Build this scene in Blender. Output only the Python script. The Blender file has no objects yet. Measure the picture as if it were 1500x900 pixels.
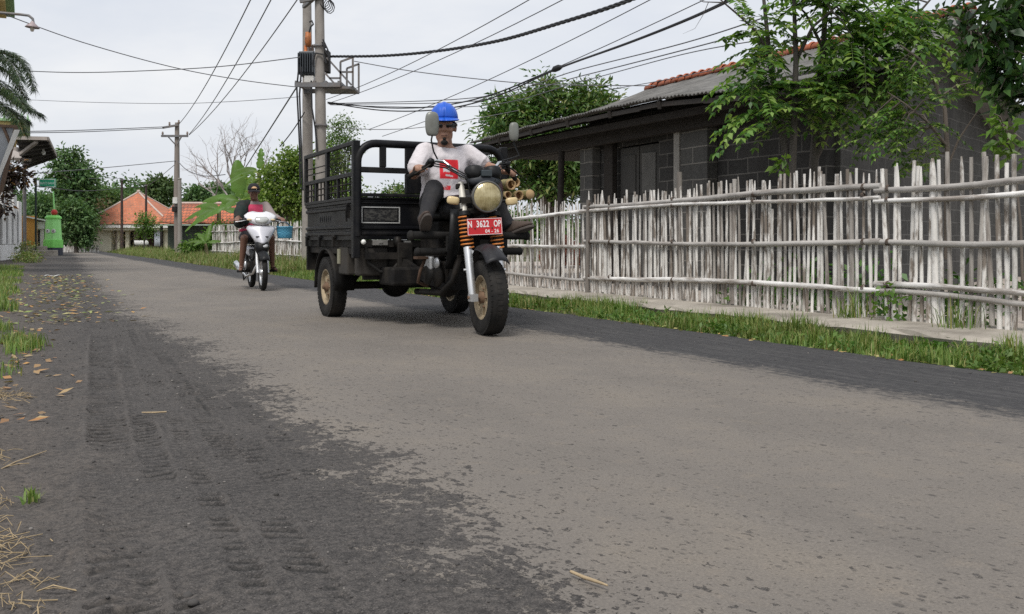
import bpy, math, random
import numpy as np
from mathutils import Vector as V, Matrix, noise as mnoise
R = math.radians
C = bpy.context.scene.collection
F, HC, HY = 1400.0, 0.75, 354.0                    # focal length in photo pixels, eye height, horizon row


def W(px, py, Z):                                  # photo pixel at a depth -> point in the world
    return V(((px - 750) / F * Z, Z, HC - (py - HY) / F * Z))


def G(px, py):                                     # photo pixel of a ground point -> world
    return W(px, py, F * HC / (py - HY))


ROAD = R(26.87)
RM = Matrix.Rotation(ROAD, 4, 'Z')                 # road frame: x across (right), y along (away), z up
ID = Matrix.Identity(4)
ORG = {}


def RF(s, n, z=0.0):
    return RM @ V((n, s, z))


# ------------------------------------------------------------------ mesh builder
class MB:
    def __init__(self):
        self.v, self.f, self.m, self.s = [], [], [], []

    def add(self, vs, fs, smooth=False, mi=0, M=None):
        o = len(self.v)
        self.v += [tuple(M @ V(p)) for p in vs] if M else [tuple(p) for p in vs]
        for f in fs:
            self.f.append(tuple(i + o for i in f)); self.m.append(mi); self.s.append(smooth)
        return self

    def box(self, x0, x1, y0, y1, z0, z1, mi=0, M=None):
        vs = [(x, y, z) for z in (z0, z1) for y in (y0, y1) for x in (x0, x1)]
        return self.add(vs, [(0, 2, 3, 1), (4, 5, 7, 6), (0, 1, 5, 4), (2, 6, 7, 3), (0, 4, 6, 2), (1, 3, 7, 5)], False, mi, M)

    def bar(self, p, q, w, h, mi=0, up=(0, 0, 1)):             # rectangular bar between two points
        p, q = V(p), V(q); d = (q - p); L = d.length; d.normalize()
        u = V(up)
        if abs(d.dot(u)) > .98: u = V((0, 1, 0))
        a = d.cross(u).normalized(); b = a.cross(d).normalized()
        M = Matrix(((a.x, d.x, b.x, p.x), (a.y, d.y, b.y, p.y), (a.z, d.z, b.z, p.z), (0, 0, 0, 1)))
        return self.box(-w / 2, w / 2, 0, L, -h / 2, h / 2, mi, M)

    def tube(self, pts, r, seg=10, cap=True, mi=0, sq=None):
        pts = [V(p) for p in pts]; n = len(pts)
        rs = list(r) if isinstance(r, (list, tuple)) else [r] * n
        t = [(pts[min(i + 1, n - 1)] - pts[max(i - 1, 0)]).normalized() for i in range(n)]
        u = V((0, 0, 1)) if abs(t[0].z) < .9 else V((1, 0, 0))
        a = t[0].cross(u).normalized()
        vs, fs = [], []
        for i in range(n):
            a = (a - t[i] * a.dot(t[i])).normalized(); b = t[i].cross(a)
            for k in range(seg):
                th = 2 * math.pi * k / seg
                vs.append(pts[i] + (a * math.cos(th) + b * math.sin(th) * (sq or 1)) * rs[i])
        for i in range(n - 1):
            for k in range(seg):
                k2 = (k + 1) % seg
                fs.append((i * seg + k, i * seg + k2, (i + 1) * seg + k2, (i + 1) * seg + k))
        self.add(vs, fs, True, mi)
        if cap:
            o = len(self.v)
            self.add([], [], False)
            self.v += [tuple(p) for p in vs[:seg]] + [tuple(p) for p in vs[-seg:]]
            self.f += [tuple(o + k for k in reversed(range(seg))), tuple(o + seg + k for k in range(seg))]
            self.m += [mi, mi]; self.s += [False, False]
        return self

    def lathe(self, prof, c, axis=(0, 0, 1), seg=24, mi=0, smooth=True, arc=(0, 2 * math.pi)):
        ax = V(axis).normalized(); c = V(c)
        u = V((0, 0, 1)) if abs(ax.z) < .9 else V((1, 0, 0))
        a = ax.cross(u).normalized(); b = ax.cross(a)
        full = abs(arc[1] - arc[0] - 2 * math.pi) < 1e-6
        m = seg if full else seg + 1
        vs, fs = [], []
        for r, z in prof:
            for k in range(m):
                th = arc[0] + (arc[1] - arc[0]) * k / seg
                vs.append(c + ax * z + (a * math.cos(th) + b * math.sin(th)) * r)
        for i in range(len(prof) - 1):
            for k in range(seg):
                k2 = (k + 1) % m
                fs.append((i * m + k, i * m + k2, (i + 1) * m + k2, (i + 1) * m + k))
        return self.add(vs, fs, smooth, mi)

    def ell(self, c, r, seg=16, rings=10, M=None, mi=0):
        r = r if isinstance(r, (tuple, list)) else (r, r, r)
        vs, fs = [], []
        for i in range(rings + 1):
            ph = math.pi * i / rings
            for k in range(seg):
                th = 2 * math.pi * k / seg
                p = V((r[0] * math.sin(ph) * math.cos(th), r[1] * math.sin(ph) * math.sin(th), r[2] * math.cos(ph)))
                vs.append((M @ p if M else p) + V(c))
        for i in range(rings):
            for k in range(seg):
                k2 = (k + 1) % seg
                fs.append((i * seg + k, (i + 1) * seg + k, (i + 1) * seg + k2, i * seg + k2))
        return self.add(vs, fs, True, mi)

    def prism(self, poly, fn, d0, d1, mi=0, smooth=False):     # 2-D outline extruded from d0 to d1; fn(a, b, d) -> xyz
        n = len(poly)
        vs = [fn(a, b, d0) for a, b in poly] + [fn(a, b, d1) for a, b in poly]
        fs = [tuple(range(n)), tuple(n + i for i in reversed(range(n)))]
        self.add(vs, fs, False, mi)
        vs2 = [fn(a, b, d0) for a, b in poly] + [fn(a, b, d1) for a, b in poly]
        return self.add(vs2, [(i, n + i, n + (i + 1) % n, (i + 1) % n) for i in range(n)], smooth, mi)

    def grid(self, rows, smooth=True, mi=0):
        n = len(rows[0]); vs = [p for r in rows for p in r]
        return self.add(vs, [(i * n + k, i * n + k + 1, (i + 1) * n + k + 1, (i + 1) * n + k) for i in range(len(rows) - 1) for k in range(n - 1)], smooth, mi)

    def limb(self, p, q, r0, r1, seg=12):                      # tapered limb with round ends, for bodies that are merged
        p, q = V(p), V(q); d = q - p; L = d.length; d.normalize()
        pts, rs = [], []
        for k in range(5):
            a = math.pi / 2 * (1 - k / 4); pts.append(p - d * r0 * math.sin(a) * .98); rs.append(max(.002, r0 * math.cos(a)))
        for k in range(1, 5):
            a = math.pi / 2 * k / 4; pts.append(q + d * r1 * math.sin(a) * .98); rs.append(max(.002, r1 * math.cos(a)))
        pts.insert(5, q); rs.insert(5, r1)
        return self.tube(pts, rs, seg)

    def rings(self, secs, seg=20):                             # (centre, half width along y, half depth along x, optional tilt)
        vs, fs = [], []
        for c, hy, hx in secs:
            c = V(c)
            for k in range(seg):
                th = 2 * math.pi * k / seg
                vs.append(c + V((hx * math.cos(th), hy * math.copysign(abs(math.sin(th)) ** .85, math.sin(th)), 0)))
        n = len(secs)
        for i in range(n - 1):
            for k in range(seg):
                k2 = (k + 1) % seg
                fs.append((i * seg + k, i * seg + k2, (i + 1) * seg + k2, (i + 1) * seg + k))
        fs += [tuple(reversed(range(seg))), tuple((n - 1) * seg + k for k in range(seg))]
        return self.add(vs, fs, True)

    def xf(self, M):
        self.v = [tuple(M @ V(p)) for p in self.v]; return self

    def build(self, name, mat, parent=None, origin=None, frame=ID, bevel=0, solid=0, subs=0, remesh=0, smooth_it=3):
        org = ORG[parent.name] if parent else V(origin or (0, 0, 0))
        me = bpy.data.meshes.new(name)
        me.from_pydata([tuple(V(p) - org) for p in self.v], [], self.f)
        for mm in (mat if isinstance(mat, (list, tuple)) else [mat]): me.materials.append(mm)
        me.polygons.foreach_set('material_index', self.m); me.polygons.foreach_set('use_smooth', self.s)
        me.update()
        o = bpy.data.objects.new(name, me); C.objects.link(o)
        if parent: o.parent = parent
        else:
            o.location = frame @ org; o.rotation_euler = frame.to_euler()
        ORG[o.name] = org
        if solid:
            m = o.modifiers.new('thickness', 'SOLIDIFY'); m.thickness = solid; m.offset = 0
        if bevel:
            m = o.modifiers.new('edges', 'BEVEL'); m.width = bevel; m.segments = 2; m.limit_method = 'ANGLE'; m.angle_limit = R(40)
        if remesh:
            m = o.modifiers.new('skin', 'REMESH'); m.mode = 'VOXEL'; m.voxel_size = remesh; m.use_smooth_shade = True
            m = o.modifiers.new('soft', 'SMOOTH'); m.factor = .5; m.iterations = smooth_it
        if subs:
            m = o.modifiers.new('round', 'SUBSURF'); m.levels = subs; m.render_levels = subs
        return o


def tag(o, label=None, cat=None, group=None, kind=None):
    if label: o['label'] = label
    if cat: o['category'] = cat
    if group: o['group'] = group
    if kind: o['kind'] = kind
    return o


def thing(name, label, cat, origin=(0, 0, 0), frame=ID, group=None):
    o = bpy.data.objects.new(name, None); C.objects.link(o)
    o.empty_display_size = .2
    o.location = frame @ V(origin); o.rotation_euler = frame.to_euler()
    ORG[o.name] = V(origin)
    return tag(o, label, cat, group)


def np_mesh(name, verts, k, mat, parent=None, origin=None, smooth=False, faces=None):
    """verts (n*k, 3) as n separate k-gons (or faces given per group)"""
    org = ORG[parent.name] if parent else V(origin or (0, 0, 0))
    verts = np.asarray(verts, dtype=np.float32).reshape(-1, 3) - np.array(org, dtype=np.float32)
    n = len(verts) // k
    me = bpy.data.meshes.new(name)
    pat = faces or [list(range(k))]
    loops = np.concatenate([np.array(f) for f in pat]); sizes = np.array([len(f) for f in pat])
    idx = (np.arange(n)[:, None] * k + loops[None, :]).ravel().astype(np.int32)
    tot = np.tile(sizes, n).astype(np.int32)
    start = np.concatenate([[0], np.cumsum(tot)[:-1]]).astype(np.int32)
    me.vertices.add(len(verts)); me.vertices.foreach_set('co', verts.ravel())
    me.loops.add(len(idx)); me.loops.foreach_set('vertex_index', idx)
    me.polygons.add(len(tot)); me.polygons.foreach_set('loop_start', start); me.polygons.foreach_set('loop_total', tot)
    me.update(calc_edges=True); me.validate()
    if smooth: me.polygons.foreach_set('use_smooth', np.ones(len(tot), dtype=bool))
    for mm in (mat if isinstance(mat, (list, tuple)) else [mat]): me.materials.append(mm)
    o = bpy.data.objects.new(name, me); C.objects.link(o)
    if parent: o.parent = parent
    else: o.location = org
    ORG[o.name] = org
    return o


# ------------------------------------------------------------------ materials
def new_mat(name):
    m = bpy.data.materials.new(name); m.use_nodes = True
    nt = m.node_tree
    return m, nt, nt.nodes, nt.links, nt.nodes['Principled BSDF']


def N(nt, typ, **kw):
    n = nt.nodes.new('ShaderNode' + typ)
    for k, v in kw.items():
        if k.startswith('i_'): n.inputs[k[2:].replace('_', ' ')].default_value = v
        else: setattr(n, k, v)
    return n


def col(c): return (c[0], c[1], c[2], 1)


def ramp(nt, fac, stops, interp='LINEAR'):
    r = nt.nodes.new('ShaderNodeValToRGB'); r.color_ramp.interpolation = interp
    e = r.color_ramp.elements
    while len(e) < len(stops): e.new(.5)
    for el, (p, c) in zip(e, stops):
        el.position = p; el.color = col(c) if isinstance(c, (tuple, list)) else (c, c, c, 1)
    nt.links.new(fac, r.inputs[0]); return r


def mixc(nt, fac, a, b, blend='MIX'):
    m = nt.nodes.new('ShaderNodeMix'); m.data_type = 'RGBA'; m.blend_type = blend
    for sock, val in ((m.inputs[0], fac), (m.inputs[6], a), (m.inputs[7], b)):
        if hasattr(val, 'links'): nt.links.new(val, sock)
        elif isinstance(val, (tuple, list)): sock.default_value = col(val)
        else: sock.default_value = val
    return m.outputs[2]


def math_(nt, op, a, b=None, c=None, clamp=False):
    m = nt.nodes.new('ShaderNodeMath'); m.operation = op; m.use_clamp = clamp
    for s, v in zip(m.inputs, (a, b, c)):
        if v is None: continue
        if hasattr(v, 'links'): nt.links.new(v, s)
        else: s.default_value = v
    return m.outputs[0]


def mapr(nt, v, a, b, c=0.0, d=1.0, smooth=False):
    m = nt.nodes.new('ShaderNodeMapRange'); m.interpolation_type = 'SMOOTHSTEP' if smooth else 'LINEAR'
    nt.links.new(v, m.inputs[0])
    for i, x in enumerate((a, b, c, d)): m.inputs[1 + i].default_value = x
    return m.outputs[0]


def noise(nt, vec, scale, detail=4, rough=.55, dist=0.0):
    n = nt.nodes.new('ShaderNodeTexNoise'); n.inputs['Scale'].default_value = scale
    n.inputs['Detail'].default_value = detail; n.inputs['Roughness'].default_value = rough; n.inputs['Distortion'].default_value = dist
    if vec is not None: nt.links.new(vec, n.inputs['Vector'])
    return n.outputs['Fac']


def scaled(nt, vec, s):
    m = nt.nodes.new('ShaderNodeVectorMath'); m.operation = 'MULTIPLY'
    nt.links.new(vec, m.inputs[0]); m.inputs[1].default_value = s
    return m.outputs[0]


def bump(nt, b, h, strength=.3, dist=.01):
    n = nt.nodes.new('ShaderNodeBump'); n.inputs['Strength'].default_value = strength; n.inputs['Distance'].default_value = dist
    nt.links.new(h, n.inputs['Height']); nt.links.new(n.outputs[0], b.inputs['Normal']); return n


def mat(name, c, rough=.6, metal=0.0, var=.18, vs=5.0, dirt=None, dirt_amt=.5, ds=2.5, bmp=.0, bs=60, spec=.4, stretch=(1, 1, 1), rnd=0.0, dl=.42, dh=.68):
    m, nt, nd, lk, b = new_mat(name)
    tc = N(nt, 'TexCoord').outputs['Object']
    if rnd:                                            # every copy gets its own stains
        oi = N(nt, 'ObjectInfo').outputs['Random']; sh = N(nt, 'VectorMath', operation='ADD'); cx = N(nt, 'CombineXYZ')
        for q in range(3): lk.new(math_(nt, 'MULTIPLY', oi, (37.0, 53.0, 71.0)[q]), cx.inputs[q])
        lk.new(tc, sh.inputs[0]); lk.new(cx.outputs[0], sh.inputs[1]); tc = sh.outputs[0]
    if stretch != (1, 1, 1): tc = scaled(nt, tc, stretch)
    n1 = noise(nt, tc, vs, 5, .6)
    out = ramp(nt, n1, [(.25, [x * (1 - var) for x in c]), (.75, [min(1, x * (1 + var)) for x in c])]).outputs[0]
    rsock = None
    if dirt:
        n2 = noise(nt, tc, ds, 7, .68)
        fac = math_(nt, 'MULTIPLY', mapr(nt, n2, dl, dh, 0, 1, True), dirt_amt)
        out = mixc(nt, fac, out, dirt)
        lk.new(mapr(nt, fac, 0, 1, rough, .92), b.inputs['Roughness'])
    else:
        lk.new(mapr(nt, n1, .2, .8, max(0, rough - .06), min(1, rough + .06)), b.inputs['Roughness'])
    if rnd:
        oi = N(nt, 'ObjectInfo').outputs['Random']
        hsv = N(nt, 'HueSaturation'); lk.new(out, hsv.inputs['Color']); lk.new(mapr(nt, oi, 0, 1, 1 - rnd, 1 + rnd * .6), hsv.inputs['Value'])
        out = hsv.outputs[0]
    lk.new(out, b.inputs['Base Color'])
    b.inputs['Metallic'].default_value = metal; b.inputs['Specular IOR Level'].default_value = spec
    if bmp: bump(nt, b, noise(nt, tc, bs, 5, .6), bmp, .006)
    return m


def leaf_mat(name, cols, rough=.45, trans=.3, spec=.35):
    m, nt, nd, lk, b = new_mat(name)
    g = N(nt, 'NewGeometry').outputs['Random Per Island']
    k = len(cols)
    r = ramp(nt, g, [(i / max(1, k - 1), c) for i, c in enumerate(cols)])
    tc = N(nt, 'TexCoord').outputs['Object']
    big = noise(nt, tc, .9, 2, .5)
    hs = N(nt, 'HueSaturation'); lk.new(r.outputs[0], hs.inputs['Color'])
    lk.new(mapr(nt, big, .3, .7, .8, 1.2), hs.inputs['Value']); lk.new(mapr(nt, big, .3, .7, .485, .51), hs.inputs['Hue'])
    lk.new(hs.outputs[0], b.inputs['Base Color']); b.inputs['Roughness'].default_value = rough
    b.inputs['Specular IOR Level'].default_value = spec
    t = N(nt, 'BsdfTranslucent'); tm = mixc(nt, 1.0, hs.outputs[0], (1.25, 1.4, .6), 'MULTIPLY'); lk.new(tm, t.inputs[0])
    mx = N(nt, 'MixShader'); mx.inputs[0].default_value = trans
    lk.new(b.outputs[0], mx.inputs[1]); lk.new(t.outputs[0], mx.inputs[2]); lk.new(mx.outputs[0], nd['Material Output'].inputs[0])
    return m


# ------------------------------------------------------------------ foliage
def leaf_verts(P, D, Nn, L, Wd, droop=.15, fold=.25):
    """rhombic folded leaves: base P, direction D, face normal Nn (arrays), length L, width Wd"""
    S = np.cross(D, Nn); S /= np.linalg.norm(S, axis=1, keepdims=True) + 1e-9
    U = np.cross(S, D)
    L = L[:, None]; Wd = Wd[:, None]
    a = P
    b = P + D * L * .45 + S * Wd * .5 + U * Wd * fold
    c = P + D * L - U * L * droop
    d = P + D * L * .45 - S * Wd * .5 + U * Wd * fold
    return np.stack([a, b, c, d], 1).reshape(-1, 3)


def unit(a): return a / (np.linalg.norm(a, axis=1, keepdims=True) + 1e-9)


def crown_verts(blobs, n, leaf, rng, clump=.16, per=26, aspect=.42, up=.5, shell=.45, droop=.2):
    """blobs: (x, y, z, rx, ry, rz); leaves gathered in clumps spread through each blob's volume"""
    vol = np.array([b[3] * b[4] * b[5] for b in blobs]) ** .7; vol /= vol.sum()
    nc = max(1, n // per)
    bi = rng.choice(len(blobs), nc, p=vol); B = np.array(blobs)[bi]
    d = unit(rng.normal(size=(nc, 3))); r = rng.random(nc) ** shell
    cc = B[:, :3] + d * r[:, None] * B[:, 3:6]
    size = rng.uniform(.6, 1.5, nc)
    own = np.repeat(np.arange(nc), per)
    off = rng.normal(size=(len(own), 3)) * (clump * size[own])[:, None] * np.array([1, 1, .62])
    P = cc[own] + off
    out = unit(off + d[own] * clump * .8)
    D = unit(out + rng.normal(size=out.shape) * .55 - np.array([0, 0, droop]))
    Nn = unit(rng.normal(size=out.shape) * .6 + np.array([0, 0, up + .3]) + out * .3)
    L = leaf * rng.uniform(.65, 1.3, len(P))
    return leaf_verts(P, D, Nn, L, L * aspect * rng.uniform(.8, 1.2, len(P)))


def limbs(mb, base, tips, r0, rng, bend=.12, start=.35):
    """trunk and tapered limbs: trunk from base towards the mean of the tips, a limb to each tip"""
    base = V(base); mid = sum((V(t) for t in tips), V((0, 0, 0))) / len(tips)
    fork = base.lerp(mid, start)
    fork.z = base.z + (mid.z - base.z) * max(start, .4)
    k = [base, base.lerp(fork, .33) + V((rng.normal() * bend * .3, rng.normal() * bend * .3, 0)), base.lerp(fork, .7) + V((rng.normal() * bend * .4, rng.normal() * bend * .4, 0)), fork]
    mb.tube(k, [r0 * 1.25, r0, r0 * .85, r0 * .72], 10)
    for t in tips:
        t = V(t); L = (t - fork).length
        a = fork.lerp(t, .35) + V((rng.normal(), rng.normal(), abs(rng.normal()) + .5)) * bend * L * .35
        b = fork.lerp(t, .7) + V((rng.normal(), rng.normal(), rng.normal())) * bend * L * .3
        mb.tube([fork, a, b, t], [r0 * .6, r0 * .42, r0 * .28, r0 * .1], 7)
        for j in range(3):
            q = a.lerp(t, rng.uniform(0, .8)); e = q + V((rng.normal(), rng.normal(), rng.normal() * .6 + .3)) * L * .22
            mb.tube([q, q.lerp(e, .5) + V((0, 0, L * .02)), e], [r0 * .2, r0 * .13, r0 * .05], 5)


def tree(name, label, base, blobs, n, leaf, lm, bark, r0, seed, group=None, per=26, clump=.16, aspect=.42, shell=.45, cat='tree', droop=.2):
    rng = np.random.default_rng(seed)
    t = thing(name, label, cat, base, ID, group)
    mb = MB(); limbs(mb, base, [b[:3] for b in blobs], r0, rng); mb.build('trunk', bark, t)
    np_mesh('crown', crown_verts(blobs, n, leaf, rng, clump, per, aspect, shell=shell, droop=droop), 4, lm, t)
    return t


def blades(P, H, Wd, rng, lean=.45):
    """grass blades: 5 vertices each (2 base, 2 middle, tip); P (n,3)"""
    n = len(P); th = rng.uniform(0, 2 * np.pi, n)
    S = np.stack([np.cos(th), np.sin(th), np.zeros(n)], 1); T = np.stack([-np.sin(th), np.cos(th), np.zeros(n)], 1)
    l = (rng.normal(size=n) * lean)[:, None]; H = H[:, None]; w = Wd[:, None]
    z = np.array([0, 0, 1.0])
    a, b = P - S * w / 2, P + S * w / 2
    m = P + z * H * .55 + T * H * l * .3
    c, d = m + S * w * .4, m - S * w * .4
    tip = P + z * H * (1 - .35 * np.abs(l)) + T * H * l * 1.0
    return np.stack([a, b, c, d, tip], 1).reshape(-1, 3)


BLADE_F = [[0, 1, 2, 3], [3, 2, 4]]


def text_obj(name, body, size, mat_, parent, M, extrude=.001, spacing=1.0, xs=1.0, bold=0.0):
    cu = bpy.data.curves.new(name, 'FONT'); cu.body = body; cu.size = size; cu.extrude = extrude
    cu.offset = bold; cu.align_x = 'CENTER'; cu.align_y = 'CENTER'; cu.space_character = spacing
    o = bpy.data.objects.new(name, cu); C.objects.link(o)
    dg = bpy.context.evaluated_depsgraph_get()
    me = bpy.data.meshes.new_from_object(o.evaluated_get(dg))
    bpy.data.objects.remove(o)
    me.materials.clear(); me.materials.append(mat_)
    org = ORG[parent.name]
    for v in me.vertices: v.co = (M @ V((v.co.x * xs, v.co.y, v.co.z))) - org
    o = bpy.data.objects.new(name, me); C.objects.link(o); o.parent = parent; ORG[o.name] = org
    return o
# ================================================================== camera, sky, sun
sc = bpy.context.scene
cd = bpy.data.cameras.new('camera'); cam = bpy.data.objects.new('camera', cd); C.objects.link(cam)
cam.location = (0, 0, HC); cam.rotation_euler = (R(90), 0, 0)
cd.sensor_width = 36; cd.sensor_fit = 'HORIZONTAL'; cd.lens = 36 * F / 1500; cd.shift_y = -(450 - HY) / 1500
cd.clip_start = .05; cd.clip_end = 2000
sc.camera = cam
sun_dir = V((-.16, -.50, .80)).normalized()
wd = bpy.data.worlds.new('World'); sc.world = wd; wd.use_nodes = True
nt = wd.node_tree; bg = nt.nodes['Background']; bg.inputs[1].default_value = .1
sk = nt.nodes.new('ShaderNodeTexSky'); sk.sky_type = 'NISHITA'; sk.sun_disc = False
sk.sun_elevation = math.asin(sun_dir.z); sk.sun_rotation = math.atan2(sun_dir.x, sun_dir.y)
sk.dust_density = 3.0; sk.air_density = 1.2
tcw = nt.nodes.new('ShaderNodeTexCoord').outputs['Generated']
cl = noise(nt, scaled(nt, tcw, (1.2, 1.2, 4.0)), 1.6, 5, .55, .4)
cl2 = noise(nt, scaled(nt, tcw, (2.0, 2.0, 7.0)), 3.0, 6, .6, .2)
cm = math_(nt, 'ADD', math_(nt, 'MULTIPLY', cl, .7), math_(nt, 'MULTIPLY', cl2, .3))
clouds = ramp(nt, cm, [(.34, (6.8, 7.2, 8.0)), (.52, (7.75, 8.0, 8.5)), (.68, (8.9, 8.95, 9.1))]).outputs[0]
skc = mixc(nt, .88, sk.outputs[0], clouds)
nt.links.new(skc, bg.inputs[0])
sl = bpy.data.lights.new('sun', 'SUN'); sl.energy = 2.4; sl.angle = R(20); sl.color = (1, .965, .91)
so = bpy.data.objects.new('sun', sl); C.objects.link(so); so.location = (5, -5, 12)
so.rotation_euler = (-sun_dir).to_track_quat('-Z', 'Y').to_euler()
sc.view_settings.view_transform = 'Standard'; sc.view_settings.look = 'None'; sc.view_settings.exposure = 0.12
sc.view_settings.gamma = 1; sc.view_settings.use_curve_mapping = False
sc.cycles.use_denoising = False
sc.cycles.max_bounces = 6; sc.cycles.diffuse_bounces = 3; sc.cycles.glossy_bounces = 3; sc.cycles.transmission_bounces = 3
sc.cycles.use_adaptive_sampling = True; sc.cycles.adaptive_threshold = .008


# ================================================================== ground and road
def soil_mat():
    m, nt, nd, lk, b = new_mat('soil')
    tc = N(nt, 'TexCoord').outputs['Object']
    n1 = noise(nt, tc, .35, 6, .6); n2 = noise(nt, tc, 9, 6, .65)
    c1 = ramp(nt, n1, [(.35, (.10, .085, .062)), (.55, (.085, .09, .045)), (.7, (.06, .085, .03))]).outputs[0]
    c2 = mixc(nt, math_(nt, 'MULTIPLY', mapr(nt, n2, .45, .7), .5), c1, (.17, .14, .11))
    lk.new(c2, b.inputs['Base Color']); b.inputs['Roughness'].default_value = .95; b.inputs['Specular IOR Level'].default_value = .15
    bump(nt, b, n2, .5, .03); return m


def road_mat():
    m, nt, nd, lk, b = new_mat('worn_asphalt')
    tc = N(nt, 'TexCoord').outputs['Object']
    sep = N(nt, 'SeparateXYZ'); lk.new(tc, sep.inputs[0]); n, s = sep.outputs[0], sep.outputs[1]
    A = lambda a, b_=None, c=None, cl=False: math_(nt, 'ADD', a, b_, c, cl)
    X = lambda a, b_=None, cl=False: math_(nt, 'MULTIPLY', a, b_, None, cl)
    S = lambda a, b_=None: math_(nt, 'SUBTRACT', a, b_)
    low = noise(nt, scaled(nt, tc, (1, .7, 1)), .75, 3, .5)
    mid = noise(nt, scaled(nt, tc, (1, .8, 1)), 4.5, 6, .68, .3)
    fine = noise(nt, scaled(nt, tc, (1.15, .8, 1)), 23, 5, .66)
    grit = noise(nt, tc, 140, 3, .7)
    # distance inside the dusty pale lane (metres, ragged)
    far = math_(nt, 'MAXIMUM', S(s, 16.0), 0.0)
    left = S(n, A(.98, X(far, .032)))
    right = S(3.86, n)
    inside_l = A(A(left, X(S(low, .5), .8)), A(X(S(mid, .5), 1.15), A(X(S(fine, .5), 1.5), X(S(grit, .5), .25))))
    streak0 = noise(nt, scaled(nt, tc, (6, .5, 1)), 3.0, 5, .7)
    inside_r = A(A(right, X(S(low, .5), .45)), A(X(S(mid, .5), .45), A(X(S(streak0, .5), .55), X(S(fine, .5), .5))))
    pale = X(mapr(nt, inside_l, -.03, .06, 0, 1, True), mapr(nt, inside_r, -.10, .16, 0, 1, True))
    # pits: dark holes where the pale skin has worn through, denser near the lane's left edge
    edge = mapr(nt, left, 0.0, 1.8, 1, 0, True)
    patch = noise(nt, tc, 1.1, 4, .6)
    thr = S(A(.635, X(patch, .12)), X(edge, .085))
    pit = mapr(nt, S(fine, thr), 0.0, .035, 0, 1, True)
    vor = N(nt, 'TexVoronoi'); vor.inputs['Scale'].default_value = 15; lk.new(scaled(nt, tc, (1.2, .75, 1)), vor.inputs['Vector'])
    sc_ = N(nt, 'SeparateColor'); lk.new(vor.outputs['Color'], sc_.inputs[0])
    spot = X(mapr(nt, vor.outputs['Distance'], .10, .22, 1, 0, True), mapr(nt, sc_.outputs[0], .84, .90, 0, 1))
    vor3 = N(nt, 'TexVoronoi'); vor3.inputs['Scale'].default_value = 44; lk.new(scaled(nt, tc, (1.1, .7, 1)), vor3.inputs['Vector'])
    sc3 = N(nt, 'SeparateColor'); lk.new(vor3.outputs['Color'], sc3.inputs[0])
    spot3 = X(mapr(nt, vor3.outputs['Distance'], .15, .4, 1, 0, True), mapr(nt, sc3.outputs[0], .72, .84, 0, 1))
    holes = math_(nt, 'MINIMUM', A(A(pit, X(spot, .8)), X(spot3, X(mapr(nt, patch, .36, .60), .85))), 1.0)
    palec = ramp(nt, noise(nt, scaled(nt, tc, (1, .6, 1)), 1.4, 5, .6), [(.3, (.205, .183, .159)), (.5, (.248, .220, .190)), (.72, (.300, .260, .212))]).outputs[0]
    palec = mixc(nt, mapr(nt, noise(nt, tc, 7, 5, .7), .55, .78, 0, .55), palec, (.355, .293, .224))
    palec = mixc(nt, mapr(nt, grit, .30, .70, 0, .6), mixc(nt, .7, palec, (.085, .077, .07)), palec)
    dust = ramp(nt, noise(nt, tc, 2.2, 6, .65), [(.3, (.030, .028, .027)), (.55, (.052, .048, .045)), (.75, (.094, .083, .074))]).outputs[0]
    vor2 = N(nt, 'TexVoronoi'); vor2.inputs['Scale'].default_value = 85; lk.new(tc, vor2.inputs['Vector'])
    sc2 = N(nt, 'SeparateColor'); lk.new(vor2.outputs['Color'], sc2.inputs[0])
    grain = X(mapr(nt, vor2.outputs['Distance'], .2, .42, 1, 0), mapr(nt, sc2.outputs[0], .86, .90))
    dust = mixc(nt, X(mapr(nt, grit, .35, .75), .5), dust, (.125, .113, .104))
    coarse = noise(nt, tc, 48, 4, .75)
    dust = mixc(nt, mapr(nt, coarse, .50, .70, 0, .75), dust, (.125, .111, .10)); dust = mixc(nt, mapr(nt, coarse, .50, .32, 0, .75), dust, (.016, .015, .015))
    sand = noise(nt, tc, 230, 2, .6); dust = mixc(nt, mapr(nt, sand, .56, .70, 0, .6), dust, (.19, .172, .158)); dust = mixc(nt, mapr(nt, sand, .44, .30, 0, .7), dust, (.014, .013, .013))
    dust = mixc(nt, X(grain, .45), dust, (.20, .185, .17))
    streak = noise(nt, scaled(nt, tc, (6, .45, 1)), 3.2, 5, .7)
    black = mixc(nt, X(A(mapr(nt, fine, .4, .7), mapr(nt, streak, .45, .65)), .5, True), (.040, .039, .041), (.088, .085, .083))  # fresh asphalt on the right
    darkc = mixc(nt, mapr(nt, n, 3.0, 3.3), dust, black)
    # brown earth at the far left
    earth = mapr(nt, A(n, X(S(mid, .5), .9)), .40, -.25, 0, .7, True)
    at = N(nt, 'Attribute'); at.attribute_name = 'track_shade'; darkc = mixc(nt, mapr(nt, at.outputs['Fac'], .15, .8, 0, .55), darkc, (.11, .10, .092)); darkc = mixc(nt, mapr(nt, at.outputs['Fac'], -.25, -.9, 0, .72), darkc, (.016, .017, .017))  # shade of the tyre-lug grooves painted into the road colour; ridges paler
    darkc = mixc(nt, X(earth, mapr(nt, coarse, .35, .65, .15, 1)), darkc, (.135, .112, .092))
    cfin = mixc(nt, X(pale, S(1.0, X(holes, .88))), darkc, palec)
    big = noise(nt, scaled(nt, tc, (1.1, .8, 1)), 9, 5, .7, .5)
    cfin = mixc(nt, X(X(mapr(nt, big, .665, .70, 0, 1, True), mapr(nt, low, .42, .6)), .75), cfin, (.055, .05, .047))
    # a pale cement smear at the lane edge near the camera
    lk.new(cfin, b.inputs['Base Color'])
    lk.new(mapr(nt, pale, 0, 1, .86, .80), b.inputs['Roughness']); b.inputs['Specular IOR Level'].default_value = .28
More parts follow.
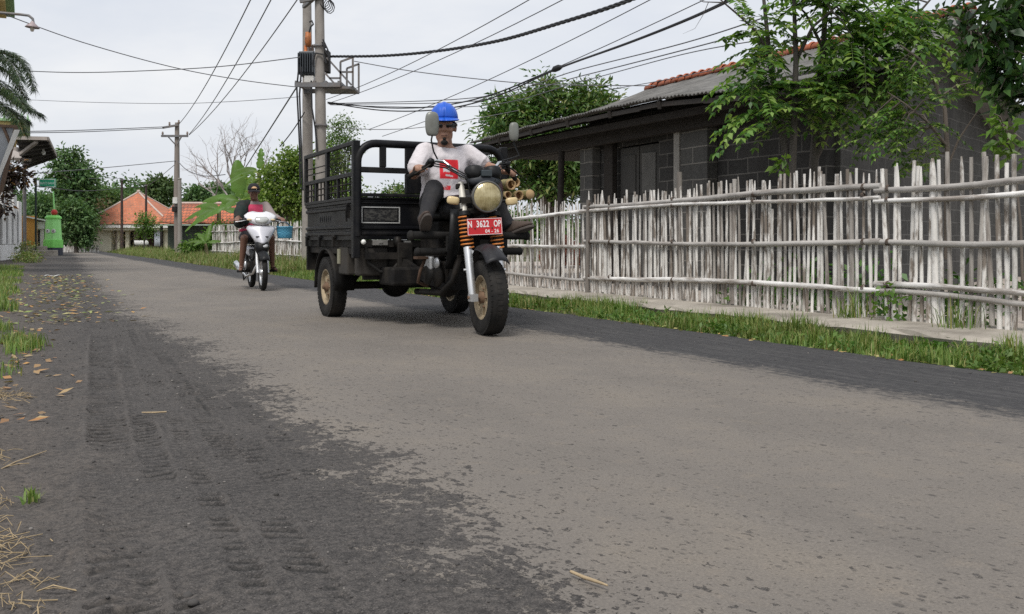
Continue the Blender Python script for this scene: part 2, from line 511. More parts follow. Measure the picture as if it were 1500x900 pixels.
    hgt = A(A(X(grit, .16), X(fine, .28)), A(X(pale, .35), X(X(holes, pale), -.30)))
    hgt = A(hgt, A(X(mid, .35), X(grain, .25)))
    lump = noise(nt, tc, 55, 4, .7); hgt = A(hgt, X(X(lump, S(1.0, pale)), .45))
    bump(nt, b, hgt, .9, .020)
    return m


def sm(a, b_, x):
    t = max(0.0, min(1.0, (x - a) / (b_ - a))); return t * t * (3 - 2 * t)


TRACKS = [(.205, .052, .050, .060, 1.0, .0), (.33, .052, .034, .055, .9, 2.0), (.055, .056, .080, .066, 1.0, 4.0), (.46, .050, .05, .056, .8, 6.0), (.60, .036, .06, .060, .7, 8.0), (.74, .03, .05, .058, .55, 9.0)]


def track_z(n, s):
    """prints of tyre lugs and the ridges squeezed up beside them, broken by wear"""
    z = 0.0
    for q0, slope, half, per, amt, sd in TRACKS:
        q = n - slope * s - q0 + .012 * mnoise.noise(V((s * .55, sd, 0)))
        if abs(q) > half * 1.6: continue
        ero = sm(-.27, .20, mnoise.noise(V((s * .85 + n * .6, sd * 3.1, 2)))) 
        if ero <= 0: continue
        win = sm(half, half * .85, abs(q)); rim = sm(half * .8, half * 1.02, abs(q)) * sm(half * 1.4, half * 1.05, abs(q))
        ph = (s + q * (.5 if sd % 4 else -.35)) / per + .25 * mnoise.noise(V((s * 4, sd, 1)))
        lug = sm(.0, .10, ph % 1.0) * sm(.55, .42, ph % 1.0)
        broken = .15 + .85 * sm(-.2, .25, mnoise.noise(V((s * 7, n * 7, sd))))
        z += amt * ero * (win * (-.002 - .0125 * lug * broken) + rim * .008 * (.3 + .7 * broken))
    return z


def road_z(n, s):
    p = V((n * 2.2, s * 1.6, 0))
    loose = max(0.0, min(1.0, (1.05 - n) / .6))
    z = mnoise.noise(V((n * .5, s * .3, 3))) * .012
    if loose > 0:
        z += (mnoise.noise(p * 2.5) * .006 + mnoise.noise(V((n * 16, s * 12, 4))) * .0028 + mnoise.noise(V((n * 42, s * 34, 5))) * .0014) * loose
        if s < 11 and -.1 < n < 1.4: z += track_z(n, s) * sm(11, 8, s) * min(1, loose * 1.6)
    if n < .25:
        k = min(1.0, (.25 - n) / .5)
        z += k * (mnoise.noise(p * 1.3) * .03 + mnoise.noise(p * 5) * .012 + .02)
    if s < 14 and n < .8:
        d = n - (.02 + .045 * s + .05 * mnoise.noise(V((s * 1.5, 0, 0))))
        z += math.exp(-(d / .05) ** 2) * (.010 + .018 * max(0, mnoise.noise(V((n * 13, s * 11, 7)))))
    e = max(0, n - 4.9)
    return z - e * .12


ns = [-3.0, -2.4, -1.8, -1.4, -1.1] + [-.9 + .05 * i for i in range(9)] + [-.46 + .0135 * i for i in range(109)] + [1.01 + .04 * i for i in range(7)] + [1.3 + .12 * i for i in range(31)] + [5.05, 5.2, 5.4]
ss = [-6, -4, -2, -1, 0]
while ss[-1] < 92: ss.append(ss[-1] + (.05 if ss[-1] < 1.2 else .009 if ss[-1] < 4.2 else .009 + (ss[-1] - 4.2) * .0075 if ss[-1] < 10 else .055 + (ss[-1] - 10) * .04))
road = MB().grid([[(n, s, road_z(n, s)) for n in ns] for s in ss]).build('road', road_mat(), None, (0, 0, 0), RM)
pa = road.data.attributes.new('track_shade', 'FLOAT', 'POINT'); pv_ = np.zeros(len(road.data.vertices), dtype=np.float32)  # per-vertex mask for the shade painted into the lug grooves
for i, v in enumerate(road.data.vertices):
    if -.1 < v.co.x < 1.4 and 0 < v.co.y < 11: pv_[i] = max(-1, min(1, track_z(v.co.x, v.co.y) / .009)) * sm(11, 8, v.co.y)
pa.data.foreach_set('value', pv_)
tag(road, 'worn village road with a dusty pale lane between dark gritty edges', 'road', kind='structure')
gs = [-400 + 8 * 0]
gm = MB(); xs = [-500, -200, -100, -60, -40, -30, -20, -10, -5, 0, 5, 6, 8, 10, 20, 40, 80, 200, 500]
ys = [-60, -20, -10, 0, 5, 10, 15, 20, 30, 40, 60, 90, 120, 200, 400, 900]
gm.grid([[(x, y, -.045) for x in xs] for y in ys])
ground = gm.build('ground', soil_mat(), None, (0, 0, 0), RM)
tag(ground, 'brown earth with patches of low green growth beside the road', 'ground', kind='structure')

m_conc = mat('old_concrete', (.37, .335, .285), .9, 0, .25, 3, (.16, .14, .115), .7, 1.8, .5, 30)
kb = MB(); rnd = random.Random(4)
rows = []
for i in range(0, 61):
    s = 1.0 + i * .22
    j = rnd.uniform(-.03, .03); k = mnoise.noise(V((s * .9, 1, 0))) * .05
    rows.append([(5.86 + k + j, s, -.05), (5.80 + k + j, s, .06 + rnd.uniform(-.008, .008)), (5.84 + k, s, .095 + rnd.uniform(-.006, .006)), (6.15, s, .104), (6.62, s, .102), (6.64, s, -.05)])
kb.grid(rows, False)
kerb = kb.build('kerb', m_conc, None, (0, 0, 0), RM)
tag(kerb, 'low crumbling concrete ledge under the bamboo fence', 'kerb', kind='structure')
m_yard = mat('pale_earth', (.40, .345, .30), .95, 0, .2, 2.5, (.28, .25, .2), .6, .8, .4, 30)
yard = MB().grid([[(n, s, .03 + .02 * mnoise.noise(V((n, s, 0)))) for n in (6.66, 7, 8, 10, 14, 18)] for s in (4, 6, 8, 10, 12, 14, 17, 20, 24, 30)]).build('yard', m_yard, None, (0, 0, 0), RM)
tag(yard, 'bare pale earth yard behind the bamboo fence', 'yard', kind='structure')

# ------------------------------------------------------------------ grass verges, litter, grit
lm_grass = leaf_mat('grass_blades', [(.070, .132, .028), (.116, .194, .043), (.155, .240, .054), (.202, .256, .070), (.326, .295, .116)], .5, .25)
lm_dry = leaf_mat('dry_grass', [(.10, .17, .04), (.14, .21, .055), (.19, .25, .075), (.26, .26, .11), (.34, .28, .15)], .6, .25)
lm_weed = leaf_mat('weed_leaves', [(.05, .11, .02), (.08, .16, .03), (.12, .20, .04)], .5, .3)


def verge(name, label, pts_fn, n, h, wd_, lm, seed, broad=0, kind='stuff'):
    rng = np.random.default_rng(seed)
    P, H = pts_fn(rng, n)
    Pw = np.stack([P[:, 0] * math.cos(ROAD) - P[:, 1] * math.sin(ROAD), P[:, 0] * math.sin(ROAD) + P[:, 1] * math.cos(ROAD), P[:, 2]], 1)
    v = blades(Pw, H * h * rng.uniform(.5, 1.35, len(P)), wd_ * rng.uniform(.6, 1.4, len(P)) * (1 + 0 * H), rng)
    o = np_mesh(name, v, 5, lm, None, tuple(Pw.mean(0) * np.array([1, 1, 0])), True, BLADE_F)
    return tag(o, label, 'grass', kind=kind)


def vn(arr, f, seed=0):                              # cheap per-point value noise
    return np.array([mnoise.noise(V((a * f, b * f, seed))) for a, b in arr[:, :2]])


def right_pts(rng, n):
    s = 2.5 + 24 * rng.random(n) ** 1.6
    u = rng.random(n)
    nn = 5.0 + .90 * u + .07 * np.sin(s * 2.3) * (1 - u) + .09 * np.sin(s * 5.1 + 1) * (1 - u) + np.where(s > 13, (s - 13) * .03 * u, 0)
    P = np.stack([nn, s, np.full(n, -.035)], 1)
    k = vn(P, 1.7, 2)
    k2 = vn(P, 4.5, 3)
    keep = (k * .8 + k2 * .7 + rng.random(n) * .75) > .27
    H = .55 + .30 * u + 1.2 * np.clip(k, -.3, .6) + .8 * k2
    return P[keep], np.clip(H[keep], .2, 1.9)


verge('grass_verge', 'lush green weeds and grass between the right road edge and ledge', right_pts, 56000, .125, .0085, lm_grass, 1)


rng = np.random.default_rng(17)
k_ = 900
s_ = 2.6 + 20 * rng.random(k_) ** 1.5; n_ = 5.05 + .72 * rng.random(k_) + .05 * np.sin(s_ * 3)
bl_ = [tuple(RF(a, b, -.01)) + (.05, .05, .035) for a, b in zip(s_, n_)]
tag(np_mesh('broadleaf_weeds', crown_verts(bl_, 9000, .05, rng, .035, 10, .5, up=.9), 4, lm_weed, None, tuple(RF(8, 5.4))), 'small broad-leaved weeds mixed through the right grass verge', 'weeds', kind='stuff')


def far_pts(rng, n):
    s = 22 + 50 * rng.random(n) ** 1.3
    u = rng.random(n)
    P = np.stack([5.0 + 1.7 * u + .12 * np.sin(s * 1.3), s, np.full(n, -.05)], 1)
    H = .5 + 1.1 * u + .8 * vn(P, .8, 5)
    return P, np.clip(H, .2, 2.2)


verge('grass_verge', 'taller pale green grass along the far right road edge', far_pts, 24000, .30, .022, lm_dry, 2)


def left_pts(rng, n):
    s = 9.0 + 22 * rng.random(n) ** 1.2
    u = rng.random(n)
    P = np.stack([-.16 - 1.0 * u + .08 * np.sin(s * 1.7) + np.where(s < 11.5, -.12, 0), s, np.full(n, .0)], 1)
    k = vn(P, 1.5, 7)
    keep = (k + rng.random(n) * .7) > .15
    return P[keep], np.clip(.7 + 1.0 * u + k, .3, 2)[keep]


verge('grass_verge', 'green grass patch growing at the left road edge', left_pts, 15000, .105, .010, lm_grass, 3)


def tuft_pts(rng, n):
    cs = [(.0, 7.6), (-.1, 7.9), (-.05, 7.3), (.01, 3.05), (-.22, 9.0), (-.16, 6.1)]
    w = [.24, .24, .2, .04, .2, .08]
    i = rng.choice(len(cs), n, p=w); c = np.array(cs)[i]
    P = np.stack([c[:, 0] + rng.normal(size=n) * np.where(i == 3, .012, .06), c[:, 1] + rng.normal(size=n) * np.where(i == 3, .02, .13), np.full(n, .005)], 1)
    return P, np.where(i == 3, .45, .9)


verge('grass_tufts', 'small sparse tufts of grass in the gritty left shoulder', tuft_pts, 900, .10, .007, lm_grass, 4)

# fallen leaves and straw on the left shoulder
rng = np.random.default_rng(11)
lm_litter = leaf_mat('fallen_leaves', [(.30, .32, .11), (.22, .30, .08), (.42, .38, .16), (.45, .24, .07), (.34, .19, .08), (.16, .20, .06)], .55, .1)


def road_pts(nn, s, dz):
    z = np.array([road_z(a, b) for a, b in zip(nn, s)]) + dz
    return np.stack([nn * math.cos(ROAD) - s * math.sin(ROAD), nn * math.sin(ROAD) + s * math.cos(ROAD), z], 1)


def litter(name, label, nn, s, L, Wd, lm, tilt=.18):
    P = road_pts(nn, s, .006); k = len(P)
    th = rng.uniform(0, 6.28, k)
    D = unit(np.stack([np.cos(th), np.sin(th), rng.normal(size=k) * tilt * .5], 1)); Nn = unit(np.stack([rng.normal(size=k) * tilt, rng.normal(size=k) * tilt, np.ones(k)], 1))
    o = np_mesh(name, leaf_verts(P, D, Nn, L, Wd, -.05, .12), 4, lm, None, tuple(P.mean(0)))
    return tag(o, label, 'litter', kind='stuff')


k = 760
s_ = 9.5 + 14 * rng.random(k) ** 1.1; n_ = np.clip(.22 + rng.normal(size=k) * .34 + .025 * (s_ - 9), -.6, 1.8)
litter('fallen_leaves', 'yellow and green fallen leaves strewn over the left shoulder', n_, s_, rng.uniform(.05, .12, k), rng.uniform(.025, .05, k), lm_litter)
k = 90
s_ = 4.2 + 5 * rng.random(k); n_ = -.02 + rng.normal(size=k) * .10
litter('fallen_leaves', 'brown and orange dry leaves in the near left grit', n_, s_, rng.uniform(.04, .085, k), rng.uniform(.02, .04, k), leaf_mat('dry_leaves', [(.40, .20, .06), (.30, .18, .09), (.42, .33, .17), (.20, .12, .06)], .6, .1), .3)
k = 260
s_ = 3 + 20 * rng.random(k) ** 1.2; n_ = 4.98 + rng.normal(size=k) * .06
litter('fallen_leaves', 'dry leaf scraps along the foot of the right grass verge', n_, s_, rng.uniform(.03, .07, k), rng.uniform(.015, .03, k), lm_litter, .3)

# straw heaps bottom left
lm_straw = mat('straw', (.32, .245, .145), .8, 0, .45, 25)
st = MB(); rs = random.Random(5)
for c_n, c_s, q in ((-.075, 2.62, 60), (-.05, 2.42, 30), (-.02, 2.2, 26), (-.15, 5.2, 60), (-.06, 5.05, 40), (-.12, 3.6, 24), (-.08, 3.1, 20)):
    for i in range(q):
        a, b_ = c_n + rs.gauss(0, .035), c_s + rs.gauss(0, .09); th = rs.uniform(0, 6.28); L = rs.uniform(.015, .085)
        z = road_z(a, b_) + .006
        p = [RM @ V((a + math.cos(th + t * .6) * L * t, b_ + math.sin(th + t * .6) * L * t, z + .02 * rs.random() * math.sin(3.1 * t))) for t in (0, .5, 1)]
        st.tube(p, rs.uniform(.0006, .0017), 4)
tag(st.build('straw', lm_straw, None, RF(3.2, -.06)), 'dry straw and stalks lying on the near left shoulder', 'straw', kind='stuff')

# loose stones
stn = MB(); rs = random.Random(8)
for i in range(1300):
    a = rs.uniform(-.5, 1.05) if i % 6 else rs.uniform(3.9, 5.0); b_ = 1.3 + 9 * rs.random() ** 1.7
    r = rs.uniform(.0012, .0045) * (1.0 + .6 * (rs.random() < .06)) * (1 + b_ * .06)
    c = RM @ V((a, b_, road_z(a, b_) + r * .35))
    M_ = Matrix.Rotation(rs.uniform(0, 6), 3, 'Z')
    stn.ell(c, (r * rs.uniform(.8, 1.5), r, r * rs.uniform(.5, .9)), 6, 4, M_, mi=(0 if rs.random() < .82 else 1))
for (px, py, r) in ((722, 0, 0),): pass
for px, py, r in ((241, 862, .008), (275, 877, .011), (283, 887, .010), (215, 882, .006), (237, 881, .006), (160, 738, .006), (133, 549, .013), (20, 893, .007), (130, 834, .006)):
    c = G(px, py); stn.ell(c + V((0, 0, r * .5)), (r * 1.3, r, r * .75), 7, 5, Matrix.Rotation(px, 3, 'Z'), mi=0)
tag(stn.build('gravel', [mat('stone_grey', (.06, .056, .053), .9, 0, .3, 40), mat('stone_pale', (.19, .175, .16), .9, 0, .3, 40)], None, RF(4, .3)), 'loose gravel scattered in the dark grit of the road edges', 'gravel', kind='stuff')

m_twig = mat('dry_twig', (.34, .26, .16), .8, 0, .25, 30)


def twig(name, label, pts, r, mt=None):
    ps = [G(a, b) + V((0, 0, r + .012)) for a, b in pts]
    o = MB().tube(ps, [r * .8, r, r * .9, r * .5][:len(ps)] if len(ps) <= 4 else r, 6).build(name, mt or m_twig, None, ps[0]); tag(o, label, 'twig')


twig('twig', 'pale brown dry stick lying on the pale lane at the bottom', [(836, 848), (856, 857), (874, 863), (890, 869)], .0042)
twig('twig', 'thin straight pale straw lying across the tyre tracks', [(208, 610), (226, 610), (244, 609)], .004)
twig('twig', 'long bent dry stalk in the left grit near the small green tuft', [(2, 694), (22, 684), (44, 676), (68, 667)], .003)
scrap = MB()
for px, py, L in ((78, 405, .16),):
    c = G(px, py); scrap.grid([[c + V((L * (i - 2) * .5, L * (j - 1) * .55, .012 + .02 * math.sin(i * 2 + j))) for i in range(5)] for j in range(3)])
tag(scrap.build('paper_scrap', mat('white_paper', (.75, .75, .72), .7, 0, .08), None, G(78, 405), solid=.003), 'crumpled white paper scrap on the left shoulder', 'litter')
# ================================================================== bamboo fence
m_bam = mat('whitewashed_bamboo', (.72, .695, .655), .75, 0, .2, 5, (.175, .14, .11), .92, 2.2, .15, 30, stretch=(4, 4, 1.5), rnd=.2, dl=.45, dh=.60)
m_bamg = mat('weathered_bamboo', (.42, .39, .355), .85, 0, .22, 5, (.15, .12, .10), .8, 3, .4, 50, stretch=(7, 7, .8), rnd=.2)
m_rail = mat('whitewashed_rail', (.74, .725, .70), .7, 0, .14, 3, (.22, .185, .155), .9, 2.2, .4, 50, stretch=(6, .8, 6), rnd=.1, dl=.40, dh=.62)
m_railg = mat('grey_rail', (.42, .40, .375), .85, 0, .25, 3, (.17, .14, .12), .7, 2.5, .5, 50, stretch=(6, .6, 6), rnd=.1)


m_post = mat('old_post', (.22, .20, .18), .9, 0, .3, 4, (.12, .10, .085), .6, 3, .4, 40, stretch=(6, 6, .8))


m_cord = mat('brown_cord', (.085, .06, .045), .9, 0, .3, 40)


def picket_mesh(rs, pointed):
    mb = MB(); pts, r = [], []
    bx, by = rs.uniform(-.010, .010), rs.uniform(-.009, .009); ph = rs.uniform(0, .2)
    for i in range(13):
        t = i / 12
        k = 1.12 - .28 * t + (.10 if (i + int(ph * 20)) % 4 == 0 else 0)
        pts.append((bx * math.sin(t * 3.1), by * math.sin(t * 4.0 + ph * 9), t)); r.append(.0175 * k)
    if pointed: r[-1] *= .45; pts[-1] = (bx * .1, by * math.sin(4 + ph * 9), 1.0)
    mb.tube(pts, r, 7)
    o = mb.build('picket', m_bam); me = o.data; bpy.data.objects.remove(o); return me


prs = random.Random(21)
PICKETS = [picket_mesh(prs, i % 2 == 0) for i in range(8)]


def fence(name, label, s0, s1, gap, z0, top, rails, posts, seed, group, lean=.03, greys=.12, n0=6.4, wide=1.0, skip=0.0, ties=()):
    rs = random.Random(seed)
    root = thing(name, label, 'fence', (n0, s0, z0), RM, group)
    s = s0 + .03
    while s < s1 - .02:
        if rs.random() < skip: s += gap * rs.choice([.8, 1.4]); continue
        o = bpy.data.objects.new('picket', prs.choice(PICKETS)); C.objects.link(o); o.parent = root
        h = top(s) + rs.gauss(0, .025) - z0 + (rs.random() < .05) * -rs.uniform(.05, .35)
        o.location = (rs.uniform(-.012, .012), s - s0, -.02 + (rs.random() < .2) * rs.uniform(0, .05))
        l = rs.gauss(0, lean) + (rs.random() < .05) * rs.uniform(-.15, .15)
        o.rotation_euler = (l, rs.gauss(0, .015), rs.uniform(0, 6.28))
        # keep the twist about the picket's own axis
        o.rotation_mode = 'YXZ'; o.rotation_euler = (l, rs.gauss(0, .012), 0)
        w = wide * rs.uniform(.80, 1.08) * (1.5 if rs.random() < .06 else 1); o.scale = (w * .8, w, h)
        if rs.random() < greys:
            o.material_slots[0].link = 'OBJECT'; o.material_slots[0].material = m_bamg
        s += gap * rs.choice([.82, .9, .95, 1, 1, 1.05, 1.1, 1.3])
    for (za, zb, r, mt, dn) in rails:
        mb = MB(); k = max(6, int((s1 - s0) / .28)); pts, rr = [], []
        ph = rs.uniform(0, 6)
        for i in range(k + 1):
            t = i / k
            pts.append((n0 - .028 * dn, s0 - .06 + (s1 - s0 + .12) * t, za + (zb - za) * t + .018 * math.sin(t * 5 + ph) + rs.gauss(0, .003)))
            rr.append(r * (1.0 + .10 * math.sin(t * 3 + ph)))
            if 0 < i < k:                                   # bamboo node
                pts.append((pts[-1][0], pts[-1][1] + .012, pts[-1][2])); rr.append(rr[-1] * 1.14)
                pts.append((pts[-1][0], pts[-1][1] + .012, pts[-1][2])); rr.append(rr[-2])
        mb.tube(pts, rr, 8).build('rail', mt, root)
    for q in ties:                                     # cord wound round the rails where they are tied
        for za, zb, r, mt, dn in rails[:4]:
            mb = MB(); z = za + (zb - za) * (q - s0) / (s1 - s0)
            for j in range(3): mb.lathe([(r * 1.12, -.004), (r * 1.3, 0), (r * 1.12, .004)], (n0 - .028 * dn, q + (j - 1) * .009, z + .01), (.1 * (j - 1), 1, .2 * (j - 1)), 8)
            mb.build('lashing', m_cord, root)
    for (s, n_, h, r, dl) in posts:
        MB().tube([(n0 + n_, s, -.05), (n0 + n_, s + dl * .5, h * .5), (n0 + n_, s + dl, h)], [r, r * .95, r * .85], 9).build('post', m_post, root)
    return root


fg = 'white bamboo fence sections along the right side of the road'
fence('bamboo_fence', 'near white bamboo fence with leaning grey pickets at the right edge', 3.3, 5.74, .065, .10,
      lambda s: 1.40 + .02 * math.sin(s * 4), [(1.22, 1.175, .027, m_railg, 1.1), (1.12, 1.085, .021, m_rail, 1.5), (.765, .735, .026, m_railg, 1.1), (.375, .385, .024, m_rail, 1.2), (.30, .325, .024, m_railg, 1.0)],
      [(5.72, .05, 1.36, .026, .05)], 31, fg, .032, .25, wide=1.12, skip=.05, ties=(4.3, 5.66))
fence('bamboo_fence', 'long white bamboo fence with dense pickets in front of the block house', 5.80, 10.45, .058, .10,
      lambda s: 1.36 + .035 * math.sin(s * 1.1) + .02 * math.sin(s * 5), [(1.205, 1.205, .026, m_railg, 1.1), (1.135, 1.14, .019, m_rail, 1.6), (.74, .735, .024, m_railg, 1.2), (.345, .30, .024, m_rail, 1.3)],
      [(8.62, .05, 1.52, .036, .0), (10.42, -.05, 1.28, .03, -.03)], 32, fg, .017, .11, ties=(5.92, 7.3, 8.62, 9.9, 10.36))
fence('bamboo_gate', 'white bamboo gate section right of the front wheel with see-through gaps', 10.55, 15.2, .072, .10,
      lambda s: 1.30 + .03 * math.sin(s * 1.7), [(1.12, 1.06, .024, m_rail, 1.2), (.70, .66, .026, m_rail, 1.2), (.27, .26, .022, m_railg, 1.2)],
      [(12.1, .04, 1.15, .022, 0)], 33, fg, .02, .06, wide=.85)
fence('bamboo_fence', 'far white bamboo fence directly behind the scooter and its rider', 22.5, 31.0, .095, .02,
      lambda s: 1.36 + .05 * math.sin(s * .9), [(1.16, 1.12, .022, m_rail, 1.2), (.74, .78, .024, m_rail, 1.2), (.36, .34, .022, m_rail, 1.2)],
      [], 34, fg, .05, .12, n0=6.6, wide=1.15)
fence('bamboo_fence', 'farthest white bamboo fence running from the scooter towards the banana plants', 31.1, 40.2, .105, .02,
      lambda s: 1.34 + .05 * math.sin(s * .7), [(1.14, 1.12, .022, m_rail, 1.2), (.76, .70, .024, m_rail, 1.2), (.34, .36, .022, m_rail, 1.2)],
      [], 35, fg, .06, .12, n0=6.7, wide=1.2)

# ================================================================== block house under an asbestos roof
def block_mat(name, c1, c2, mortar, bw=.40, bh=.20):
    m, nt, nd, lk, b = new_mat(name)
    tc = N(nt, 'TexCoord').outputs['Object']; sep = N(nt, 'SeparateXYZ'); lk.new(tc, sep.inputs[0])
    cb = N(nt, 'CombineXYZ'); lk.new(math_(nt, 'ADD', sep.outputs[0], sep.outputs[1]), cb.inputs[0]); lk.new(sep.outputs[2], cb.inputs[1])
    wob = N(nt, 'VectorMath', operation='ADD'); lk.new(cb.outputs[0], wob.inputs[0])
    nz = N(nt, 'TexNoise'); nz.inputs['Scale'].default_value = 3; lk.new(tc, nz.inputs['Vector'])
    lk.new(scaled(nt, nz.outputs['Color'], (.03, .03, 0)), wob.inputs[1])
    br = N(nt, 'TexBrick'); lk.new(wob.outputs[0], br.inputs['Vector'])
    br.inputs['Scale'].default_value = 1; br.inputs['Brick Width'].default_value = bw; br.inputs['Row Height'].default_value = bh
    br.inputs['Mortar Size'].default_value = .011; br.inputs['Mortar Smooth'].default_value = .3; br.inputs['Bias'].default_value = 0
    br.inputs['Color1'].default_value = col(c1); br.inputs['Color2'].default_value = col(c2); br.inputs['Mortar'].default_value = col(mortar)
    n2 = noise(nt, tc, 1.6, 6, .65)
    o = mixc(nt, mapr(nt, n2, .35, .7, .0, .55), br.outputs[0], tuple(x * .45 for x in c1))
    o = mixc(nt, mapr(nt, noise(nt, tc, 22, 4, .6), .4, .75, 0, .35), o, tuple(min(1, x * 1.5) for x in c2))
    lk.new(o, b.inputs['Base Color']); b.inputs['Roughness'].default_value = .93; b.inputs['Specular IOR Level'].default_value = .15
    h = math_(nt, 'ADD', math_(nt, 'MULTIPLY', br.outputs['Fac'], .5), math_(nt, 'MULTIPLY', noise(nt, tc, 30, 4), .4))
    bump(nt, b, h, .6, .012); return m


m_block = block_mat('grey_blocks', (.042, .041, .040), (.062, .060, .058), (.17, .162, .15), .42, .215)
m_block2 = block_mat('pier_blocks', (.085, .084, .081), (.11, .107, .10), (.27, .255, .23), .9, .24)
m_dwood = mat('dark_timber', (.024, .019, .016), .8, 0, .3, 3, (.045, .04, .035), .5, 2, .3, 40, stretch=(1, 4, 4))
m_fascia = mat('grey_timber', (.030, .026, .023), .85, 0, .3, 3, (.05, .04, .035), .5, 2, .3, 40, stretch=(4, .7, 4))
m_asb = mat('asbestos_sheet', (.165, .16, .15), .92, 0, .3, 2.2, (.06, .058, .055), .8, 1.6, .5, 40)
m_tile = mat('terracotta', (.42, .125, .06), .8, 0, .28, 4, (.17, .09, .07), .6, 2.0, .4, 40)
m_door = mat('old_door', (.05, .048, .045), .75, 0, .2, 3, (.10, .095, .085), .4, 2)

EV = [(7.2, 2.54), (9.06, 2.62), (11.2, 2.78), (12.5, 2.80), (15.35, 2.79), (17.7, 2.73)]


def eave_z(s):
    for (a, za), (b_, zb) in zip(EV, EV[1:]):
        if s <= b_: return za + (zb - za) * (s - a) / (b_ - a)
    return EV[-1][1]


RIDGE_N, RIDGE_Z = 12.4, 4.14
def roof_pt(s_, t, lift=0.0):                          # s_ 0..1 along, t 0..1 eave to ridge
    sn = 7.2 + 2.3 * t; s = sn + (17.7 - sn) * s_
    es = 7.2 + 10.5 * s_
    return V((8.0 + (RIDGE_N - 8.0) * t, s, eave_z(es) * (1 - t) + RIDGE_Z * t - .10 * math.sin(math.pi * t) + lift))


house = thing('block_house', 'grey concrete block house with asbestos roof and red ridge tiles behind the fence', 'house', (9, 9, 0), RM)
mb = MB()
rows = []
nw = 900
for j in range(13):
    t = j / 12; stp = .018 * (j % 4 == 0)
    rows.append([roof_pt(i / nw, t, .012 * math.sin(i / nw * 10.5 / .085 * 2 * math.pi) + .006 * math.sin(i * .13 + j) + stp) + V((0, 0, 0)) for i in range(nw + 1)])
mb.grid(rows)
roof = mb.build('roof', m_asb, house, solid=.014)
mb = MB()                                              # rear slope
mb.grid([[V((RIDGE_N, roof_pt(u, 1).y, RIDGE_Z - .01)) for u in (0, .5, 1)], [V((16.8, roof_pt(u, 1).y + 2.3 * (1 - u), 2.55)) for u in (0, .5, 1)]])
mb.build('rear_roof', m_asb, house, solid=.014)
mb = MB(); rs = random.Random(6)
k = 34
for i in range(k):                                     # ridge tiles, each lapping the next
    a, b_ = roof_pt(i / k, 1, .045), roof_pt((i + 1.15) / k, 1, .02)
    a.x += rs.gauss(0, .012); a.z += rs.gauss(0, .008)
    prof = []
    for p, r in ((a, .115), (a.lerp(b_, .12), .135), (a.lerp(b_, .2), .115), (b_, .10)):
        prof.append([p + V((math.cos(th) * r, 0, math.sin(th) * r * .8)) for th in [math.pi * q / 8 for q in range(-1, 10)]])
    mb.grid(prof)
mb.build('ridge_tiles', m_tile, roof, solid=.012)
# walls
def wall_prism(poly, n0, n1): return MB().prism(poly, lambda a, b_, d: V((d, a, b_)), n0, n1)
mbw = MB()
def wseg(s0, s1, z0, z1, n0=9.0, n1=9.15): mbw.box(n0, n1, s0, s1, z0, z1)
wseg(8.98, 12.57, 0, 2.95); wseg(13.75, 14.7, 0, 2.95); wseg(12.57, 13.75, 2.36, 2.95)
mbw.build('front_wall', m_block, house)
gp = [(9.15, 9.05, 0), (12.4, 10.45, 0), (16.5, 12.2, 0)]
mb = MB()
a, b_, c = V((9.153, 8.98, 0)), V((12.4, 10.38, 0)), V((22, 14.5, 0))
up = lambda p, z: V((p.x, p.y, z))
mb.add([a, b_, c, up(a, 2.95), up(b_, 4.08), up(c, 3.2)], [(0, 1, 4, 3), (1, 2, 5, 4)])
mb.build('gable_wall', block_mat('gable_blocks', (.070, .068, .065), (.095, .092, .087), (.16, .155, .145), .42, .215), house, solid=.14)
MB().box(9.153, 16.0, 14.55, 14.70, 0, 2.6).build('side_wall', m_block, house)
MB().box(8.80, 8.998, 11.10, 11.74, 0, 2.62).build('pier', m_block2, house, bevel=.012)
MB().box(8.78, 8.998, 11.742, 11.88, 0, 2.62).build('plaster_edge', mat('grey_render', (.30, .285, .26), .9, 0, .2, 4, (.16, .15, .14), .5, 3), house)
MB().box(8.82, 8.998, 14.30, 14.72, 0, 2.66).build('pier', m_block2, house, bevel=.012)
MB().box(8.9, 8.998, 13.78, 14.05, 0, 2.66).build('door_post', m_dwood, house, bevel=.01)
for s0, s1 in ((12.60, 13.14), (13.17, 13.72)):
    d = MB().box(9.03, 9.07, s0, s1, .02, 2.33).build('door', m_door, house, bevel=.004)
    mp = MB()
    for z0, z1 in ((.2, .95), (1.08, 1.42), (1.55, 2.2)): mp.box(9.012, 9.03, s0 + .08, s1 - .08, z0, z1)
    mp.build('door_panel', mat('door_panel_paint', (.10, .097, .09), .7, 0, .2, 5, (.2, .19, .18), .4, 2) if s0 < 13 else m_door, d, bevel=.006)
mb = MB()
for s in (7.35, 8.6, 9.9, 11.2, 12.5, 13.8, 15.1, 16.4, 17.55):
    u = (s - 7.2) / 10.5
    p, q = roof_pt(u, .0, -.09), roof_pt(u, .28, -.09); mb.bar(p + V((.02, 0, 0)), q, .06, .11)
mb.build('rafters', m_dwood, house)
mb = MB()
for i in range(42):
    u0, u1 = i / 42, (i + 1) / 42
    p, q = roof_pt(u0, .012, -.085 - .012 * (i // 6 % 2)), roof_pt(u1, .012, -.085 - .012 * (i // 6 % 2)); mb.bar(p, q, .022, .065)
mb.build('fascia_board', m_fascia, house)
mb = MB()
mb.bar((8.72, 8.4, 2.52), (8.72, 17.6, 2.50), .12, .22); mb.bar((8.35, 8.0, 2.56), (8.35, 17.6, 2.62), .07, .10)
mb.bar((8.92, 9.1, 2.74), (8.92, 17.6, 2.70), .10, .2)
mb.build('porch_beam', m_dwood, house)
MB().box(8.3, 9.0, 8.0, 8.1, 2.38, 2.52).build('bracket', m_dwood, house, bevel=.01)
mb = MB()
